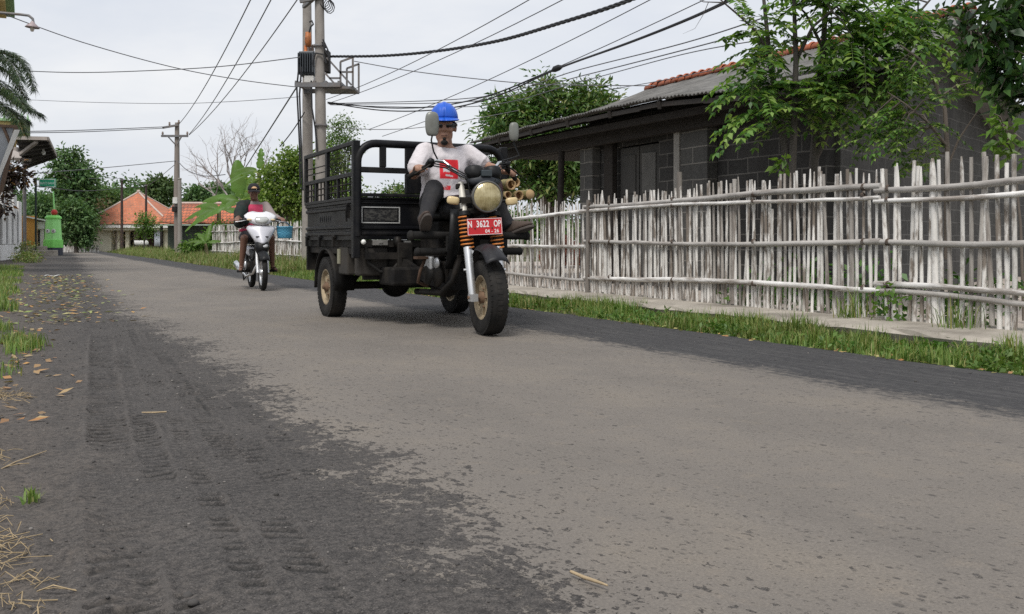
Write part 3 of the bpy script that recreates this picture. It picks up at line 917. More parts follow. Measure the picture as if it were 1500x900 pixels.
for s in (15.2, 17.45): MB().tube([(8.72, s + .1, 0), (8.72, s, 2.42)], .06, 8).build('porch_post', m_dwood, house)
MB().box(9.155, 16.3, 14.8, 17.5, 2.45, 2.47).build('loft_boards', m_dwood, house)

# ================================================================== trees and plants on the right
m_bark = mat('bark', (.15, .125, .105), .9, 0, .3, 6, (.08, .065, .055), .6, 3, .5, 30, stretch=(3, 3, .8))
m_barkg = mat('grey_bark', (.10, .088, .08), .9, 0, .3, 6, (.05, .044, .04), .6, 3, .5, 30, stretch=(3, 3, .8))
lm_mango = leaf_mat('mango_leaves', [(.038, .086, .024), (.061, .129, .031), (.095, .182, .045), (.147, .233, .061), (.224, .224, .086)], .38, .25)
Z0 = 25.0
def PB(px, py, Z, rx, ry, rz): p = W(px, py, Z); return (p.x, p.y, p.z, rx, ry, rz)
tree('mango_tree', 'bushy dark green tree rising behind the porch roof', (W(805, 354, Z0).x, Z0, 0),
     [PB(745, 170, Z0, .75, 1.0, .62), PB(795, 140, Z0, .62, .9, .5), PB(852, 150, Z0, .85, 1, .52), PB(725, 188, Z0, .45, .8, .35), PB(800, 195, Z0, 1.35, 1.2, .7), PB(775, 235, Z0, .95, 1.2, .62),
      PB(835, 235, Z0, .85, 1.1, .68), PB(800, 275, Z0, .8, 1.0, .42), PB(855, 265, Z0, .55, .8, .6), PB(880, 160, Z0, .5, .8, .4)], 17000, .19, lm_mango, m_bark, .17, 41, per=22, clump=.15, aspect=.30, shell=.55)


def pinnate(rng, base, d, L, pairs, ll, lw, sag=.35):
    """compound leaf: leaflet arrays along a drooping rachis"""
    d = V(d).normalized(); side = d.cross(V((0, 0, 1)))
    if side.length < .1: side = V((1, 0, 0))
    side.normalize(); pts = []
    for i in range(6):
        t = i / 5; pts.append(V(base) + d * L * t + V((0, 0, -sag * L * t * t)))
    P, D, Nn = [], [], []
    for i in range(pairs):
        t = .18 + .82 * i / (pairs - 1); k = min(4, int(t * 5)); p = pts[k].lerp(pts[k + 1], t * 5 - k); tg = (pts[k + 1] - pts[k]).normalized()
        for sg in (-1, 1):
            dd = (side * sg + tg * .55 + V((0, 0, -.12 + rng.normal() * .12))).normalized()
            P.append(p); D.append(dd); Nn.append((V((0, 0, 1)) + V((rng.normal() * .25, rng.normal() * .25, 0)) + side * sg * -.25).normalized())
    P.append(pts[5]); D.append((pts[5] - pts[4]).normalized()); Nn.append(V((0, 0, 1)))
    return pts, P, D, Nn


def pinnate_tree(name, label, base, stems, sprays, lm, bark, seed, ll=.115, lw=.055, Lr=(.34, .55), pairs=8):
    """stems: list of polylines; sprays: (x, y, z, rx, ry, rz, count) clouds of compound leaves"""
    rng = np.random.default_rng(seed)
    t = thing(name, label, 'tree', base)
    mb = MB()
    for pts, r in stems: mb.tube(pts, [r * (1 - .8 * i / (len(pts) - 1)) for i in range(len(pts))], 8)
    allp = [V(p) for pts, r in stems for p in pts]
    dense = []
    for pts, r in stems:
        for a, b_ in zip(pts, pts[1:]):
            for q in range(5): dense.append(V(a).lerp(V(b_), q / 5))
    P, D, Nn = [], [], []; rach = MB()
    for (x, y, z, rx, ry, rz, cnt) in sprays:
        for i in range(max(1, cnt // 5)):
            u = V(rng.normal(size=3)).normalized() * rng.random() ** .5
            tipp = V((x + u.x * rx, y + u.y * ry, z + u.z * rz))
            near = min(dense, key=lambda q: (q - tipp).length)
            if (near - tipp).length < 1.6: mb.tube([near, near.lerp(tipp, .5) + V((0, 0, .04)), tipp], [.011, .008, .004], 5)
            out = (tipp - near); out = out.normalized() if out.length > .01 else V((0, 0, 1))
            for j in range(5):
                d = out * .7 + V((rng.normal(), rng.normal(), rng.normal() * .5 + .15)) * .75
                pts, p_, d_, n_ = pinnate(rng, tipp + V(rng.normal(size=3)) * .05, d, rng.uniform(*Lr), pairs, ll, lw)
                P += p_; D += d_; Nn += n_
                rach.tube(pts, .0028, 3, False)
    mb.build('trunk', bark, t)
    P, D, Nn = (np.array([tuple(a) for a in q]) for q in (P, D, Nn))
    L = ll * rng.uniform(.7, 1.2, len(P))
    np_mesh('crown', leaf_verts(P, unit(D), unit(Nn), L, L * lw / ll, .12, .18), 4, lm, t)
    rach.build('leaf_stalks', mat('green_stalk', (.09, .12, .04), .6), t)
    return t


lm_pin = leaf_mat('pinnate_leaves', [(.022, .049, .013), (.052, .119, .029), (.082, .173, .040), (.129, .238, .055), (.191, .311, .073), (.274, .365, .109)], .4, .35)
lm_pinb = leaf_mat('bright_leaves', [(.07, .16, .025), (.12, .24, .04), (.17, .28, .06)], .4, .4)
zt = 10.6
st_ = [([W(1152, 360, zt), W(1152, 300, zt), W(1150, 215, zt), W(1138, 150, zt), W(1128, 90, zt), W(1120, 10, zt), W(1112, -60, zt)], .062),
       ([W(1158, 300, zt), W(1163, 190, zt - .1), W(1166, 90, zt - .15), W(1163, 0, zt - .2), W(1160, -70, zt - .2)], .05),
       ([W(1196, 360, zt + .2), W(1192, 240, zt + .2), W(1200, 130, zt + .2), W(1207, 60, zt + .1), W(1209, -20, zt), W(1212, -80, zt)], .065),
       ([W(1193, 235, zt + .2), W(1215, 190, zt + .1), W(1262, 110, zt), W(1300, 60, zt), W(1345, 20, zt - .1), W(1380, -20, zt - .1)], .04),
       ([W(1128, 90, zt), W(1112, 50, zt - .1), W(1085, 25, zt - .2), W(1060, 4, zt - .3), W(1035, -20, zt - .3)], .02),
       ([W(1060, 4, zt - .3), W(1030, 3, zt - .3), W(1015, -6, zt - .35)], .008), ([W(1038, 3, zt - .3), W(1030, 22, zt - .3), W(1018, 42, zt - .3), W(1000, 50, zt - .3)], .004),
       ([W(1166, 90, zt - .1), W(1190, 40, zt - .3), W(1225, 10, zt - .4), W(1260, -20, zt - .4)], .022),
       ([W(1205, 70, zt), W(1180, 20, zt - .1), W(1150, -10, zt - .2)], .02)]
def SB(px, py, Z, wx, wz, dy, cnt): p = W(px, py, Z); return (p.x, p.y, p.z, wx * Z / F, dy, wz * Z / F, cnt)
pinnate_tree('feather_leaf_tree', 'open slender tree with feathery compound leaves in front of the house roof', W(1165, 354 + F * HC / zt, zt),
             st_, [SB(1115, 40, zt, 32, 45, .5, 29), SB(1120, 105, zt - .2, 36, 30, .5, 27), SB(1150, 150, zt - .2, 40, 30, .5, 29), SB(1185, 30, zt, 40, 40, .6, 27), SB(1235, 50, zt - .1, 42, 40, .6, 34),
                   SB(1275, 85, zt, 45, 35, .6, 38), SB(1240, 115, zt, 40, 25, .5, 27), SB(1310, 45, zt - .1, 40, 40, .6, 34), SB(1325, 15, zt, 50, 22, .6, 25), SB(1200, 160, zt, 36, 24, .5, 18), SB(1132, 165, zt - .3, 28, 24, .3, 18),
                   SB(1218, 0, zt - .2, 70, 18, .6, 29), SB(1075, 12, zt - .3, 25, 18, .3, 7), SB(1255, 140, zt, 40, 22, .5, 18), SB(1300, 110, zt - .1, 30, 22, .5, 15)], lm_pin, m_barkg, 51)
# second, curved stem near the right
zt2 = 9.8
pinnate_tree('curved_sapling', 'thin curved sapling with sparse leaves right of the feathery tree', W(1388, 354 + F * HC / zt2, zt2),
             [([W(1388, 380, zt2), W(1387, 300, zt2), W(1388, 225, zt2), W(1384, 160, zt2), W(1368, 115, zt2), W(1345, 85, zt2), W(1318, 66, zt2)], .036),
              ([W(1387, 215, zt2), W(1360, 180, zt2 - .1), W(1325, 152, zt2 - .2), W(1300, 135, zt2 - .2)], .018),
              ([W(1390, 240, zt2), W(1404, 205, zt2), W(1426, 172, zt2 - .2), W(1450, 140, zt2 - .3)], .014)],
             [SB(1325, 165, zt2 - .1, 45, 30, .4, 30), SB(1345, 205, zt2, 35, 25, .4, 22), SB(1300, 190, zt2, 40, 25, .4, 18), SB(1380, 130, zt2, 40, 25, .4, 14), SB(1335, 100, zt2, 40, 25, .4, 22), SB(1420, 130, zt2, 28, 22, .3, 10), SB(1370, 230, zt2, 26, 14, .3, 9)],
             lm_pin, m_bark, 52, .075, .036, (.2, .36), 6)


def broad_tree(name, label, base, stems, clouds, lm, bark, seed, leaf, aspect=.5, per=7, cat='tree', clump=.10):
    rng = np.random.default_rng(seed); t = thing(name, label, cat, base); mb = MB()
    for pts, r in stems: mb.tube(pts, [r * (1 - .75 * i / (len(pts) - 1)) for i in range(len(pts))], 8)
    dense = [V(a).lerp(V(b_), q / 4) for pts, r in stems for a, b_ in zip(pts, pts[1:]) for q in range(4)]
    P, D = [], []
    for (x, y, z, rx, ry, rz, cnt) in clouds:
        for i in range(max(1, cnt // per)):
            u = V(rng.normal(size=3)).normalized() * rng.random() ** .45; tip = V((x + u.x * rx, y + u.y * ry, z + u.z * rz))
            nr = min(dense, key=lambda q: (q - tip).length)
            if (nr - tip).length < 1.5: mb.tube([nr, nr.lerp(tip, .5) + V((0, 0, .05)), tip], [.010, .007, .003], 5)
            o = (tip - nr); o = o.normalized() if o.length > .01 else V((0, 0, 1))
            for j in range(per):
                P.append(tuple(tip + V(rng.normal(size=3)) * clump * .4 - o * rng.random() * clump)); D.append(tuple(o * .6 + V((rng.normal(), rng.normal(), rng.normal() * .6 - .35))))
    mb.build('trunk', bark, t)
    P, D = np.array(P), unit(np.array(D)); Nn = unit(rng.normal(size=P.shape) * .45 + np.array([0, -.25, .9])); L = leaf * rng.uniform(.6, 1.25, len(P))
    np_mesh('crown', leaf_verts(P, D, Nn, L, L * aspect, .22, .16), 4, lm, t)
    return t


lm_dark = leaf_mat('dark_broad_leaves', [(.021, .052, .018), (.034, .081, .023), (.052, .111, .033), (.085, .150, .039)], .3, .28, .45)
z4 = 8.6
broad_tree('broad_leaf_tree', 'dark glossy broad-leaved tree hanging in at the top right corner', W(1560, 354 + F * HC / z4, z4),
           [([W(1560, 475, z4), W(1555, 300, z4), W(1540, 160, z4), W(1535, 60, z4), W(1530, -60, z4)], .09), ([W(1545, 200, z4), W(1500, 110, z4), W(1455, 60, z4), W(1410, 40, z4)], .035), ([W(1538, 100, z4), W(1490, 30, z4), W(1450, -20, z4)], .03)],
           [SB(1460, 40, z4, 55, 45, .5, 272), SB(1490, 100, z4, 45, 40, .5, 192), SB(1435, 85, z4, 45, 30, .4, 128), SB(1420, 10, z4, 45, 22, .4, 96), SB(1495, 10, z4, 40, 40, .5, 176), SB(1495, 150, z4, 26, 30, .4, 80), SB(1455, 125, z4, 35, 22, .3, 64), SB(1550, 60, z4, 60, 90, .6, 240)],
           lm_dark, m_bark, 53, .15, .44)
broad_tree('leafy_shrub', 'fresh green shrub by the house wall above the fence at the right edge', W(1490, 354 + F * HC / 8.4, 8.4),
           [([W(1500, 470, 8.4), W(1495, 330, 8.4), W(1485, 230, 8.4), W(1470, 180, 8.4)], .016)],
           [SB(1470, 178, 8.3, 34, 18, .25, 42), SB(1490, 215, 8.3, 26, 14, .2, 28), SB(1455, 210, 8.3, 22, 10, .2, 16)], lm_pinb, m_bark, 54, .13, .40, cat='shrub')
broad_tree('seedling', 'bright green leaf tuft poking over the fence pickets below the feathery tree', W(1150, 354 + F * HC / 9.7, 9.7),
           [([W(1150, 440, 9.7), W(1149, 300, 9.7), W(1146, 240, 9.7)], .008)], [SB(1143, 236, 9.65, 15, 7, .10, 21)], lm_pinb, m_bark, 55, .12, .42, cat='plant', clump=.06)

# green growth behind the near pickets, a creeper on the fence, weeds on the ledge
lm_under = leaf_mat('undergrowth_leaves', [(.039, .098, .021), (.065, .143, .033), (.111, .208, .046)], .45, .3)
rng = np.random.default_rng(61)
def bushes(name, label, blobs, n, leaf, lm, seed, cat='undergrowth', kind='stuff', asp=.5, clump=.10, per=14):
    r_ = np.random.default_rng(seed); v = crown_verts(blobs, n, leaf, r_, clump, per, asp, shell=.6)
    return tag(np_mesh(name, v, 4, lm, None, (blobs[0][0], blobs[0][1], 0)), label, cat, kind=kind)


bl = []
for s in np.arange(3.2, 8.4, .42):
    p = RF(s, 6.95 + .2 * math.sin(s * 7), .1); bl.append((p.x, p.y, .22 + .16 * math.sin(s * 3), .26, .3, .26 + .1 * math.sin(s * 5)))
bushes('undergrowth', 'low leafy undergrowth seen through the near fence pickets', bl, 2400, .085, lm_under, 62)
fp = lambda px, py: W(px, py, 6.30 / (.892 * (px - 750) / F + .452))
cr = [tuple(fp(px, py)) + (r, r * .6, r) for px, py, r in ((1298, 425, .06), (1305, 445, .07), (1300, 465, .06), (1292, 475, .05))]
creep = thing('creeper', 'small bright green creeper climbing the fence joint above the ledge', 'plant', fp(1300, 490))
MB().tube([fp(1300, 492), fp(1304, 460), fp(1297, 425), fp(1294, 414)], .005, 5).build('stem', m_bark, creep)
np_mesh('leaves', crown_verts(cr, 110, .055, rng, .045, 6, .7), 4, lm_pinb, creep)
for px, lab in ((1240, 'tall thin grass clump growing on the ledge left of the creeper'), (1400, 'grass clump on the ledge right of the creeper')):
    c = RF(0, 0); p = fp(px, 480); p.z = .09
    P = np.array([[p.x + rng.normal() * .09, p.y - .12 + rng.normal() * .06, .06] for i in range(70)])
    tag(np_mesh('grass_clump', blades(P, rng.uniform(.12, .38, 70), rng.uniform(.006, .012, 70), rng, .5), 5, lm_grass, None, tuple(p), True, BLADE_F), lab, 'grass', kind='stuff')

# what shows through the gate: a brick heap and yard bushes
m_brick = mat('red_brick', (.36, .13, .08), .85, 0, .3, 8)
hp = thing('brick_heap', 'heap of reddish bricks in the yard behind the gate', 'brick heap', W(825, 384, 27))
mb = MB(); rs = random.Random(9)
for i in range(150):
    c = W(rs.uniform(795, 850), 354, 27 + rs.uniform(-.5, .5)); c.z = .1 + rs.random() * .9 * (1 - abs((c.x - hp.location.x)) / 1.0)
    M_ = Matrix.Translation(c) @ Matrix.Rotation(rs.uniform(-.5, .5), 4, 'Z') @ Matrix.Rotation(rs.uniform(-.3, .3), 4, 'X'); mb.box(-.11, .11, -.055, .055, -.03, .03, 0, M_)
mb.build('bricks', m_brick, hp)
# ================================================================== far background woods and trees
lm_far = leaf_mat('far_leaves', [(.056, .108, .048), (.079, .149, .059), (.112, .196, .074), (.158, .233, .102)], .6, .25, .2)
lm_far2 = leaf_mat('far_pale_leaves', [(.062, .106, .044), (.094, .150, .056), (.138, .188, .075)], .6, .25, .2)
lm_lush = leaf_mat('lush_leaves', [(.043, .102, .022), (.072, .160, .029), (.123, .232, .043), (.189, .290, .072)], .5, .3, .25)
lm_bush = leaf_mat('bush_leaves', [(.078, .143, .029), (.130, .215, .046), (.195, .286, .065), (.286, .338, .117)], .5, .35, .25)
lm_moringa = leaf_mat('moringa_leaves', [(.08, .14, .04), (.12, .19, .06), (.16, .22, .09)], .5, .4, .2)
rs = random.Random(70)
bl = []
for i in range(95):                                    # the wood that closes the view, one mass far behind
    px = rs.uniform(-80, 460); Z = rs.uniform(105, 140)
    top = 268 + 14 * math.sin(px * .03) + 8 * math.sin(px * .11) + (18 if px > 330 else 0)
    p = W(px, 354, Z); h = HC + (354 - top) / F * Z * rs.uniform(.72, 1.0)
    for z in (h - 1.3, h * .55, h * .25): bl.append((p.x, p.y, z, 2.6, 2.4, 1.5))
for i in range(60):
    px = rs.uniform(460, 1500); Z = rs.uniform(100, 130); p = W(px, 354, Z); h = rs.uniform(2.5, 4.6); bl.append((p.x, p.y, h * .55, 3.2, 2.5, h * .45))
bushes('far_woods', 'distant green wood closing the view beyond the houses', bl, 52000, .62, lm_far, 71, 'woods', asp=.55, clump=.55, per=18)
gt = 'separate trees standing before the distant wood'
def far_tree(name, label, px, Z, blobs, n, leaf, lm, r0, seed, per=20, clump=.4, asp=.5, shell=.5):
    base = (W(px, 354, Z).x, Z, -.05)
    return tree(name, label, base, [PB(a, b_, Z, wx * Z / F, wx * Z / F * .9, wz * Z / F) for a, b_, wx, wz in blobs], n, leaf, lm, m_bark, r0, seed, gt, per, clump, asp, shell)


far_tree('tall_tree', 'tall spreading tree with layered crown behind the green sign', 105, 78, [(103, 226, 13, 5), (92, 240, 13, 5), (118, 243, 14, 5), (105, 255, 18, 6), (128, 262, 13, 6), (84, 262, 13, 6), (108, 275, 20, 7), (133, 285, 12, 6), (86, 288, 14, 8), (108, 300, 24, 10), (125, 318, 14, 12)], 7600, .32, lm_far, .28, 72)
far_tree('leafy_tree', 'bright leafy tree right behind the green tower', 112, 64, [(108, 305, 14, 12), (120, 325, 14, 18), (106, 340, 16, 16), (95, 318, 12, 14), (126, 350, 10, 12)], 5200, .24, lm_far, .14, 73, clump=.25)
far_tree('leafy_tree', 'dark leafy tree between the canopy and the green tower', 62, 68, [(62, 300, 12, 14), (60, 325, 14, 16), (72, 345, 12, 14), (50, 340, 10, 16)], 3600, .28, lm_far, .14, 74, clump=.28)
far_tree('feathery_tree', 'airy tree with feathery crown above the left half of the far house', 150, 100, [(140, 288, 14, 9), (160, 290, 16, 8), (150, 300, 18, 10), (178, 296, 14, 8)], 2600, .4, lm_far2, .16, 75)
far_tree('feathery_tree', 'airy tree with flat spreading crown right of the pole by the far house', 235, 105, [(232, 268, 14, 6), (245, 275, 14, 7), (222, 280, 13, 8), (236, 288, 18, 9)], 2600, .42, lm_far2, .18, 76)
far_tree('round_tree', 'rounded far tree between the utility pole and the banana plants', 300, 104, [(292, 285, 18, 10), (315, 282, 16, 10), (300, 296, 24, 10)], 2600, .42, lm_far, .16, 77)
far_tree('leafless_tree', 'brownish half-bare tree beside the far house roof', 140, 92, [(140, 305, 9, 8), (148, 298, 8, 6)], 420, .22, leaf_mat('dry_far_leaves', [(.2, .13, .09), (.16, .14, .07)], .6, .2), .09, 78, clump=.4)

# bush and small trees on the right verge behind the scooter and cargo box
def near_bush(name, label, px, Z, blobs, n, leaf, lm, r0, seed, clump=.2, asp=.5, per=18, shell=.5, group=None):
    base = (W(px, 354, Z).x, Z, -.05)
    return tree(name, label, base, [PB(a, b_, Z, wx * Z / F, wx * Z / F * 1.0, wz * Z / F) for a, b_, wx, wz in blobs], n, leaf, lm, m_bark, r0, seed, group, per, clump, asp, shell)


near_bush('leafy_shrub', 'dense leafy bush behind the far fence between scooter and cargo box', 410, 29.5, [(425, 238, 20, 18), (398, 262, 24, 20), (435, 255, 22, 26), (415, 290, 34, 24), (385, 300, 22, 20), (440, 300, 20, 26), (445, 240, 16, 20), (470, 268, 20, 22)], 8000, .13, lm_bush, .07, 81, .14)
near_bush('leafy_shrub', 'green bush seen through the bars of the cargo box', 492, 30, [(485, 235, 18, 18), (505, 262, 16, 16), (480, 275, 22, 22), (510, 290, 20, 18), (470, 300, 20, 20)], 4200, .12, lm_bush, .05, 82, .15)
near_bush('moringa_tree', 'wispy pale green tree above the near rear corner of the cargo box', 497, 31, [(500, 178, 14, 8), (512, 188, 10, 7), (488, 190, 12, 10), (497, 205, 18, 14), (508, 218, 16, 12), (485, 222, 14, 12)], 2000, .085, lm_moringa, .05, 83, .16, .5, 16, .45)
near_bush('leafy_tree', 'round leafy tree seen low through the front frame of the cargo box', 585, 42, [(578, 283, 14, 10), (592, 275, 10, 9), (600, 290, 18, 12), (565, 295, 14, 9), (585, 310, 26, 14)], 3200, .16, lm_mango, .10, 84, .2)
near_bush('leafy_tree', 'wide leafy tree seen between the gate pickets behind the yard', 700, 46, [(690, 300, 22, 20), (720, 320, 24, 22), (760, 330, 26, 18), (800, 335, 28, 16), (840, 338, 24, 14)], 4200, .2, lm_lush, .10, 85, .24)

# ------------------------------------------------------------------ banana plants
lm_ban = leaf_mat('banana_leaf', [(.07, .15, .03), (.11, .21, .04), (.16, .27, .06)], .4, .45, .3)
m_banstem = mat('banana_stem', (.20, .17, .09), .7, 0, .3, 4, (.12, .08, .05), .6, 2)


def banana(name, label, base, h, r, leaves, seed):
    rs = random.Random(seed); t = thing(name, label, 'banana plant', base, ID, 'banana plants')
    base = V(base); top = base + V((rs.gauss(0, .1), 0, h))
    MB().tube([base, base.lerp(top, .5), top], [r, r * .85, r * .55], 10).build('stem', m_banstem, t)
    for (az, el, L, wd_, *tw) in leaves:
        d = V((math.cos(az) * math.cos(el), math.sin(az) * math.cos(el), math.sin(el))); side = d.cross(V((0, 0, 1))).normalized(); tw = tw[0] if tw else 0; side = side * math.cos(tw) + side.cross(d) * math.sin(tw)
        upn = side.cross(d).normalized(); rows = []; k = 18
        for i in range(k + 1):
            u = i / k; p = top + d * L * u + V((0, 0, -L * .55 * u * u * max(.25, math.cos(el))))
            w = wd_ * (1 - .38 * (rs.random() < .22)) * (.12 if u < .12 else (math.sin(math.pi * min(1, (u - .08) / .95) ** .75) ** .6) * (1 + .035 * rs.gauss(0, 1)))
            upv = upn * w
            rows.append([p + side * w * .5 - upv * .18, p + side * w * .25 + upv * .02, p, p - side * w * .25 + upv * .02, p - side * w * .5 - upv * .18])
        mb = MB()
        mb.grid(rows); mb.build('leaf', lm_ban, t)
    return t


zb = 38.0
banana('banana_plant', 'large banana plant with broad leaves directly behind the scooter rider', W(352, 372, zb), 2.0, .16,
       [(3.0, .55, 1.9, .62, .9), (2.2, 1.35, 2.1, .70, .2), (1.0, 1.2, 1.7, .62, -.4), (.3, .75, 1.5, .55, -.9), (3.3, .1, 1.6, .55, .6), (0, .15, 1.6, .5, -.5), (4.6, .4, 1.5, .5, 0), (5.5, .5, 1.5, .5, 0)], 91)
banana('banana_plant', 'banana plant with dark narrow leaves right of the large one behind the rider', W(384, 372, zb - 3), 3.0, .13,
       [(1.6, 1.3, 1.1, .34, .2), (.4, .6, 1.2, .36, -.6), (2.9, .5, 1.2, .36, .7), (5.2, .3, 1.2, .34, 0), (3.7, .1, 1.3, .36, .4), (.1, .0, 1.2, .36, -.4)], 92)
banana('banana_plant', 'drooping dark banana leaves left of the rider above the red tiled roof', W(318, 372, zb + 6), 2.0, .15,
       [(3.1, .25, 1.7, .55, .7), (2.8, .6, 1.6, .55, .8), (.2, .3, 1.6, .5, -.6), (4.2, .2, 1.4, .5, 0), (1.2, .9, 1.3, .5, 0), (3.4, -.1, 1.5, .5, .5)], 93)
banana('banana_plant', 'small yellowish banana plant in the grass by the leaning utility pole', W(303, 374, 37), .45, .08,
       [(1.4, 1.2, 1.0, .28), (3.0, .5, .9, .25, .6), (.2, .5, .9, .25, -.6), (4.4, .4, .8, .25), (2.4, .9, .9, .26, .4)], 94)
near_bush('leafy_shrub', 'low green bush in the tall grass at the foot of the utility pole', 285, 40, [(280, 362, 14, 8), (296, 358, 12, 9), (312, 345, 12, 14)], 1500, .13, lm_lush, .03, 95, .14)
near_bush('leafy_shrub', 'low green bush at the left end of the farthest bamboo fence', 322, 41, [(325, 338, 12, 12), (318, 355, 12, 10)], 1100, .14, lm_lush, .03, 96, .14)

# leafless tree against the sky
bt = thing('bare_tree', 'leafless grey tree with fine twigs against the sky behind the bananas', 'tree', (W(350, 354, 52).x, 52, 0))
mb = MB(); rs = random.Random(97)


def branch(p, d, L, r, depth):
    q = p + d * L; m_ = p.lerp(q, .5) + V((rs.gauss(0, .05), rs.gauss(0, .05), rs.gauss(0, .05))) * L
    mb.tube([p, m_, q], [r, r * .8, r * .6], 5 if depth > 1 else 3, False)
    if depth == 0: return
    for k in range(3 if depth > 2 else 2 + (rs.random() < .4)):
        nd = (d + V((rs.gauss(0, .55), rs.gauss(0, .5), rs.gauss(.12, .3)))).normalized()
        branch(p.lerp(q, rs.uniform(.55, 1)), nd, L * rs.uniform(.6, .85), r * .58, depth - 1)


b0 = V((W(350, 354, 52).x, 52, 0))
mb.tube([b0, b0 + V((.05, 0, 1.8)), b0 + V((0, 0, 3.2))], [.16, .12, .10], 8)
for dx, dz in ((-.8, .8), (-.35, 1), (.15, 1.1), (.75, .8), (-1.1, .35), (1.0, .45)):
    branch(b0 + V((0, 0, 2.7 + rs.random() * .5)), V((dx, rs.gauss(0, .3), dz)).normalized(), 1.72, .06, 4)
mb.build('branches', mat('bleached_bark', (.34, .30, .285), .9), bt)

# ================================================================== houses at the end of the road
def tile_mat(name, c, dark, sx=.24):
    m, nt, nd, lk, b = new_mat(name)
    tc = N(nt, 'TexCoord').outputs['Object']; sep = N(nt, 'SeparateXYZ'); lk.new(tc, sep.inputs[0])
    cb = N(nt, 'CombineXYZ'); lk.new(sep.outputs[0], cb.inputs[0]); lk.new(sep.outputs[2], cb.inputs[1])
    br = N(nt, 'TexBrick'); lk.new(cb.outputs[0], br.inputs['Vector']); br.inputs['Scale'].default_value = 1
    br.inputs['Brick Width'].default_value = sx; br.inputs['Row Height'].default_value = .2; br.inputs['Mortar Size'].default_value = .02
    br.inputs['Color1'].default_value = col(c); br.inputs['Color2'].default_value = col(tuple(x * .72 for x in c)); br.inputs['Mortar'].default_value = col(dark)
    o = mixc(nt, mapr(nt, noise(nt, tc, .9, 6, .7), .48, .66, 0, .75), br.outputs[0], dark)
    o = mixc(nt, mapr(nt, noise(nt, tc, 3.2, 5, .7), .55, .72, 0, .6), o, tuple(x * .5 for x in dark))
    lk.new(o, b.inputs['Base Color']); b.inputs['Roughness'].default_value = .85; return m


m_rt = tile_mat('roof_tiles', (.62, .20, .10), (.36, .17, .11))
m_rt2 = tile_mat('mossy_roof_tiles', (.62, .18, .085), (.10, .065, .05))
m_cream = mat('cream_plaster', (.62, .58, .44), .85, 0, .08, 1.2, (.42, .38, .28), .4, 1)
m_white = mat('white_plaster', (.74, .73, .70), .8, 0, .06, 1.2, (.42, .40, .36), .45, 1.2)
m_dark = mat('dark_interior', (.02, .017, .015), .8)
m_pink = mat('ridge_mortar', (.50, .40, .35), .9, 0, .15, 3)
Zh = 80.0
k = Zh / F
hx = lambda px: (px - 750) * k
hz = lambda py: HC - (py - 354) * k
fh = thing('tiled_house', 'cream house with a red tiled pyramid roof at the end of the road', 'house', (hx(190), Zh, 0))
x0, x1, y0, y1 = hx(125), hx(256), Zh - 1.0, Zh + 6.5
ez, ap = hz(329), V((hx(190), Zh + 1.9, hz(285) + .25))
mb = MB(); cs = [V((x0, y0, ez)), V((x1, y0, ez)), V((x1, y1, ez)), V((x0, y1, ez))]
for a, b_ in ((0, 1), (1, 2), (2, 3), (3, 0)):
    mb.grid([[cs[a].lerp(cs[b_], i / 10) for i in range(11)], [cs[a].lerp(cs[b_], i / 10).lerp(ap, .5) - V((0, 0, .05)) for i in range(11)], [ap + (cs[a].lerp(cs[b_], i / 10) - ap) * .02 for i in range(11)]], False)
rf = mb.build('roof', m_rt, fh, solid=.06)
mb = MB()
for c in cs: mb.tube([c + V((0, 0, .06)), c.lerp(ap, .5), ap + V((0, 0, .05))], .085, 8)
mb.ell(ap + V((0, 0, .08)), .16); mb.build('hip_ridges', m_pink, rf)
mb = MB(); mb.box(x0 + .1, x1 - .1, y0 + .05, y1 - .05, ez - .30, ez - .035); mb.build('fascia_board', m_white, fh)
MB().box(x0 + .35, x1 - .35, y0 + .25, y1 - .3, ez - .5, ez - .305).build('soffit', m_cream, fh)
wx0, wx1 = hx(136), hx(163)
MB().box(wx0, wx1, Zh, Zh + 5.5, -.1, ez - .505).build('wall', m_cream, fh)
MB().box(wx1 + .004, hx(246), Zh + 1.8, Zh + 5.4, -.1, ez - .505).build('recessed_wall', m_cream, fh)
for a, b_ in ((171.5, 175.5), (184, 189), (241, 246)): MB().box(hx(a), hx(b_), Zh - .05, Zh + .25, -.1, ez - .505).build('porch_column', m_cream, fh)
MB().box(hx(164), hx(171), Zh + 1.74, Zh + 1.78, -.1, 1.75).build('door', m_dark, fh)
MB().box(hx(176), hx(183), Zh + 1.74, Zh + 1.78, .1, 1.8).build('window', m_dark, fh)
MB().box(hx(191), hx(226), Zh + 1.74, Zh + 1.78, .0, 1.75).build('window', mat('brown_shutter', (.07, .035, .025), .7), fh)
MB().grid([[V((hx(a), Zh - .3, z)) for a in (228, 231, 234, 237, 240)] for z in (.35, 1.0, hz(330))]).build('sheet', mat('pale_blue_cloth', (.62, .66, .72), .8), fh, solid=.02)
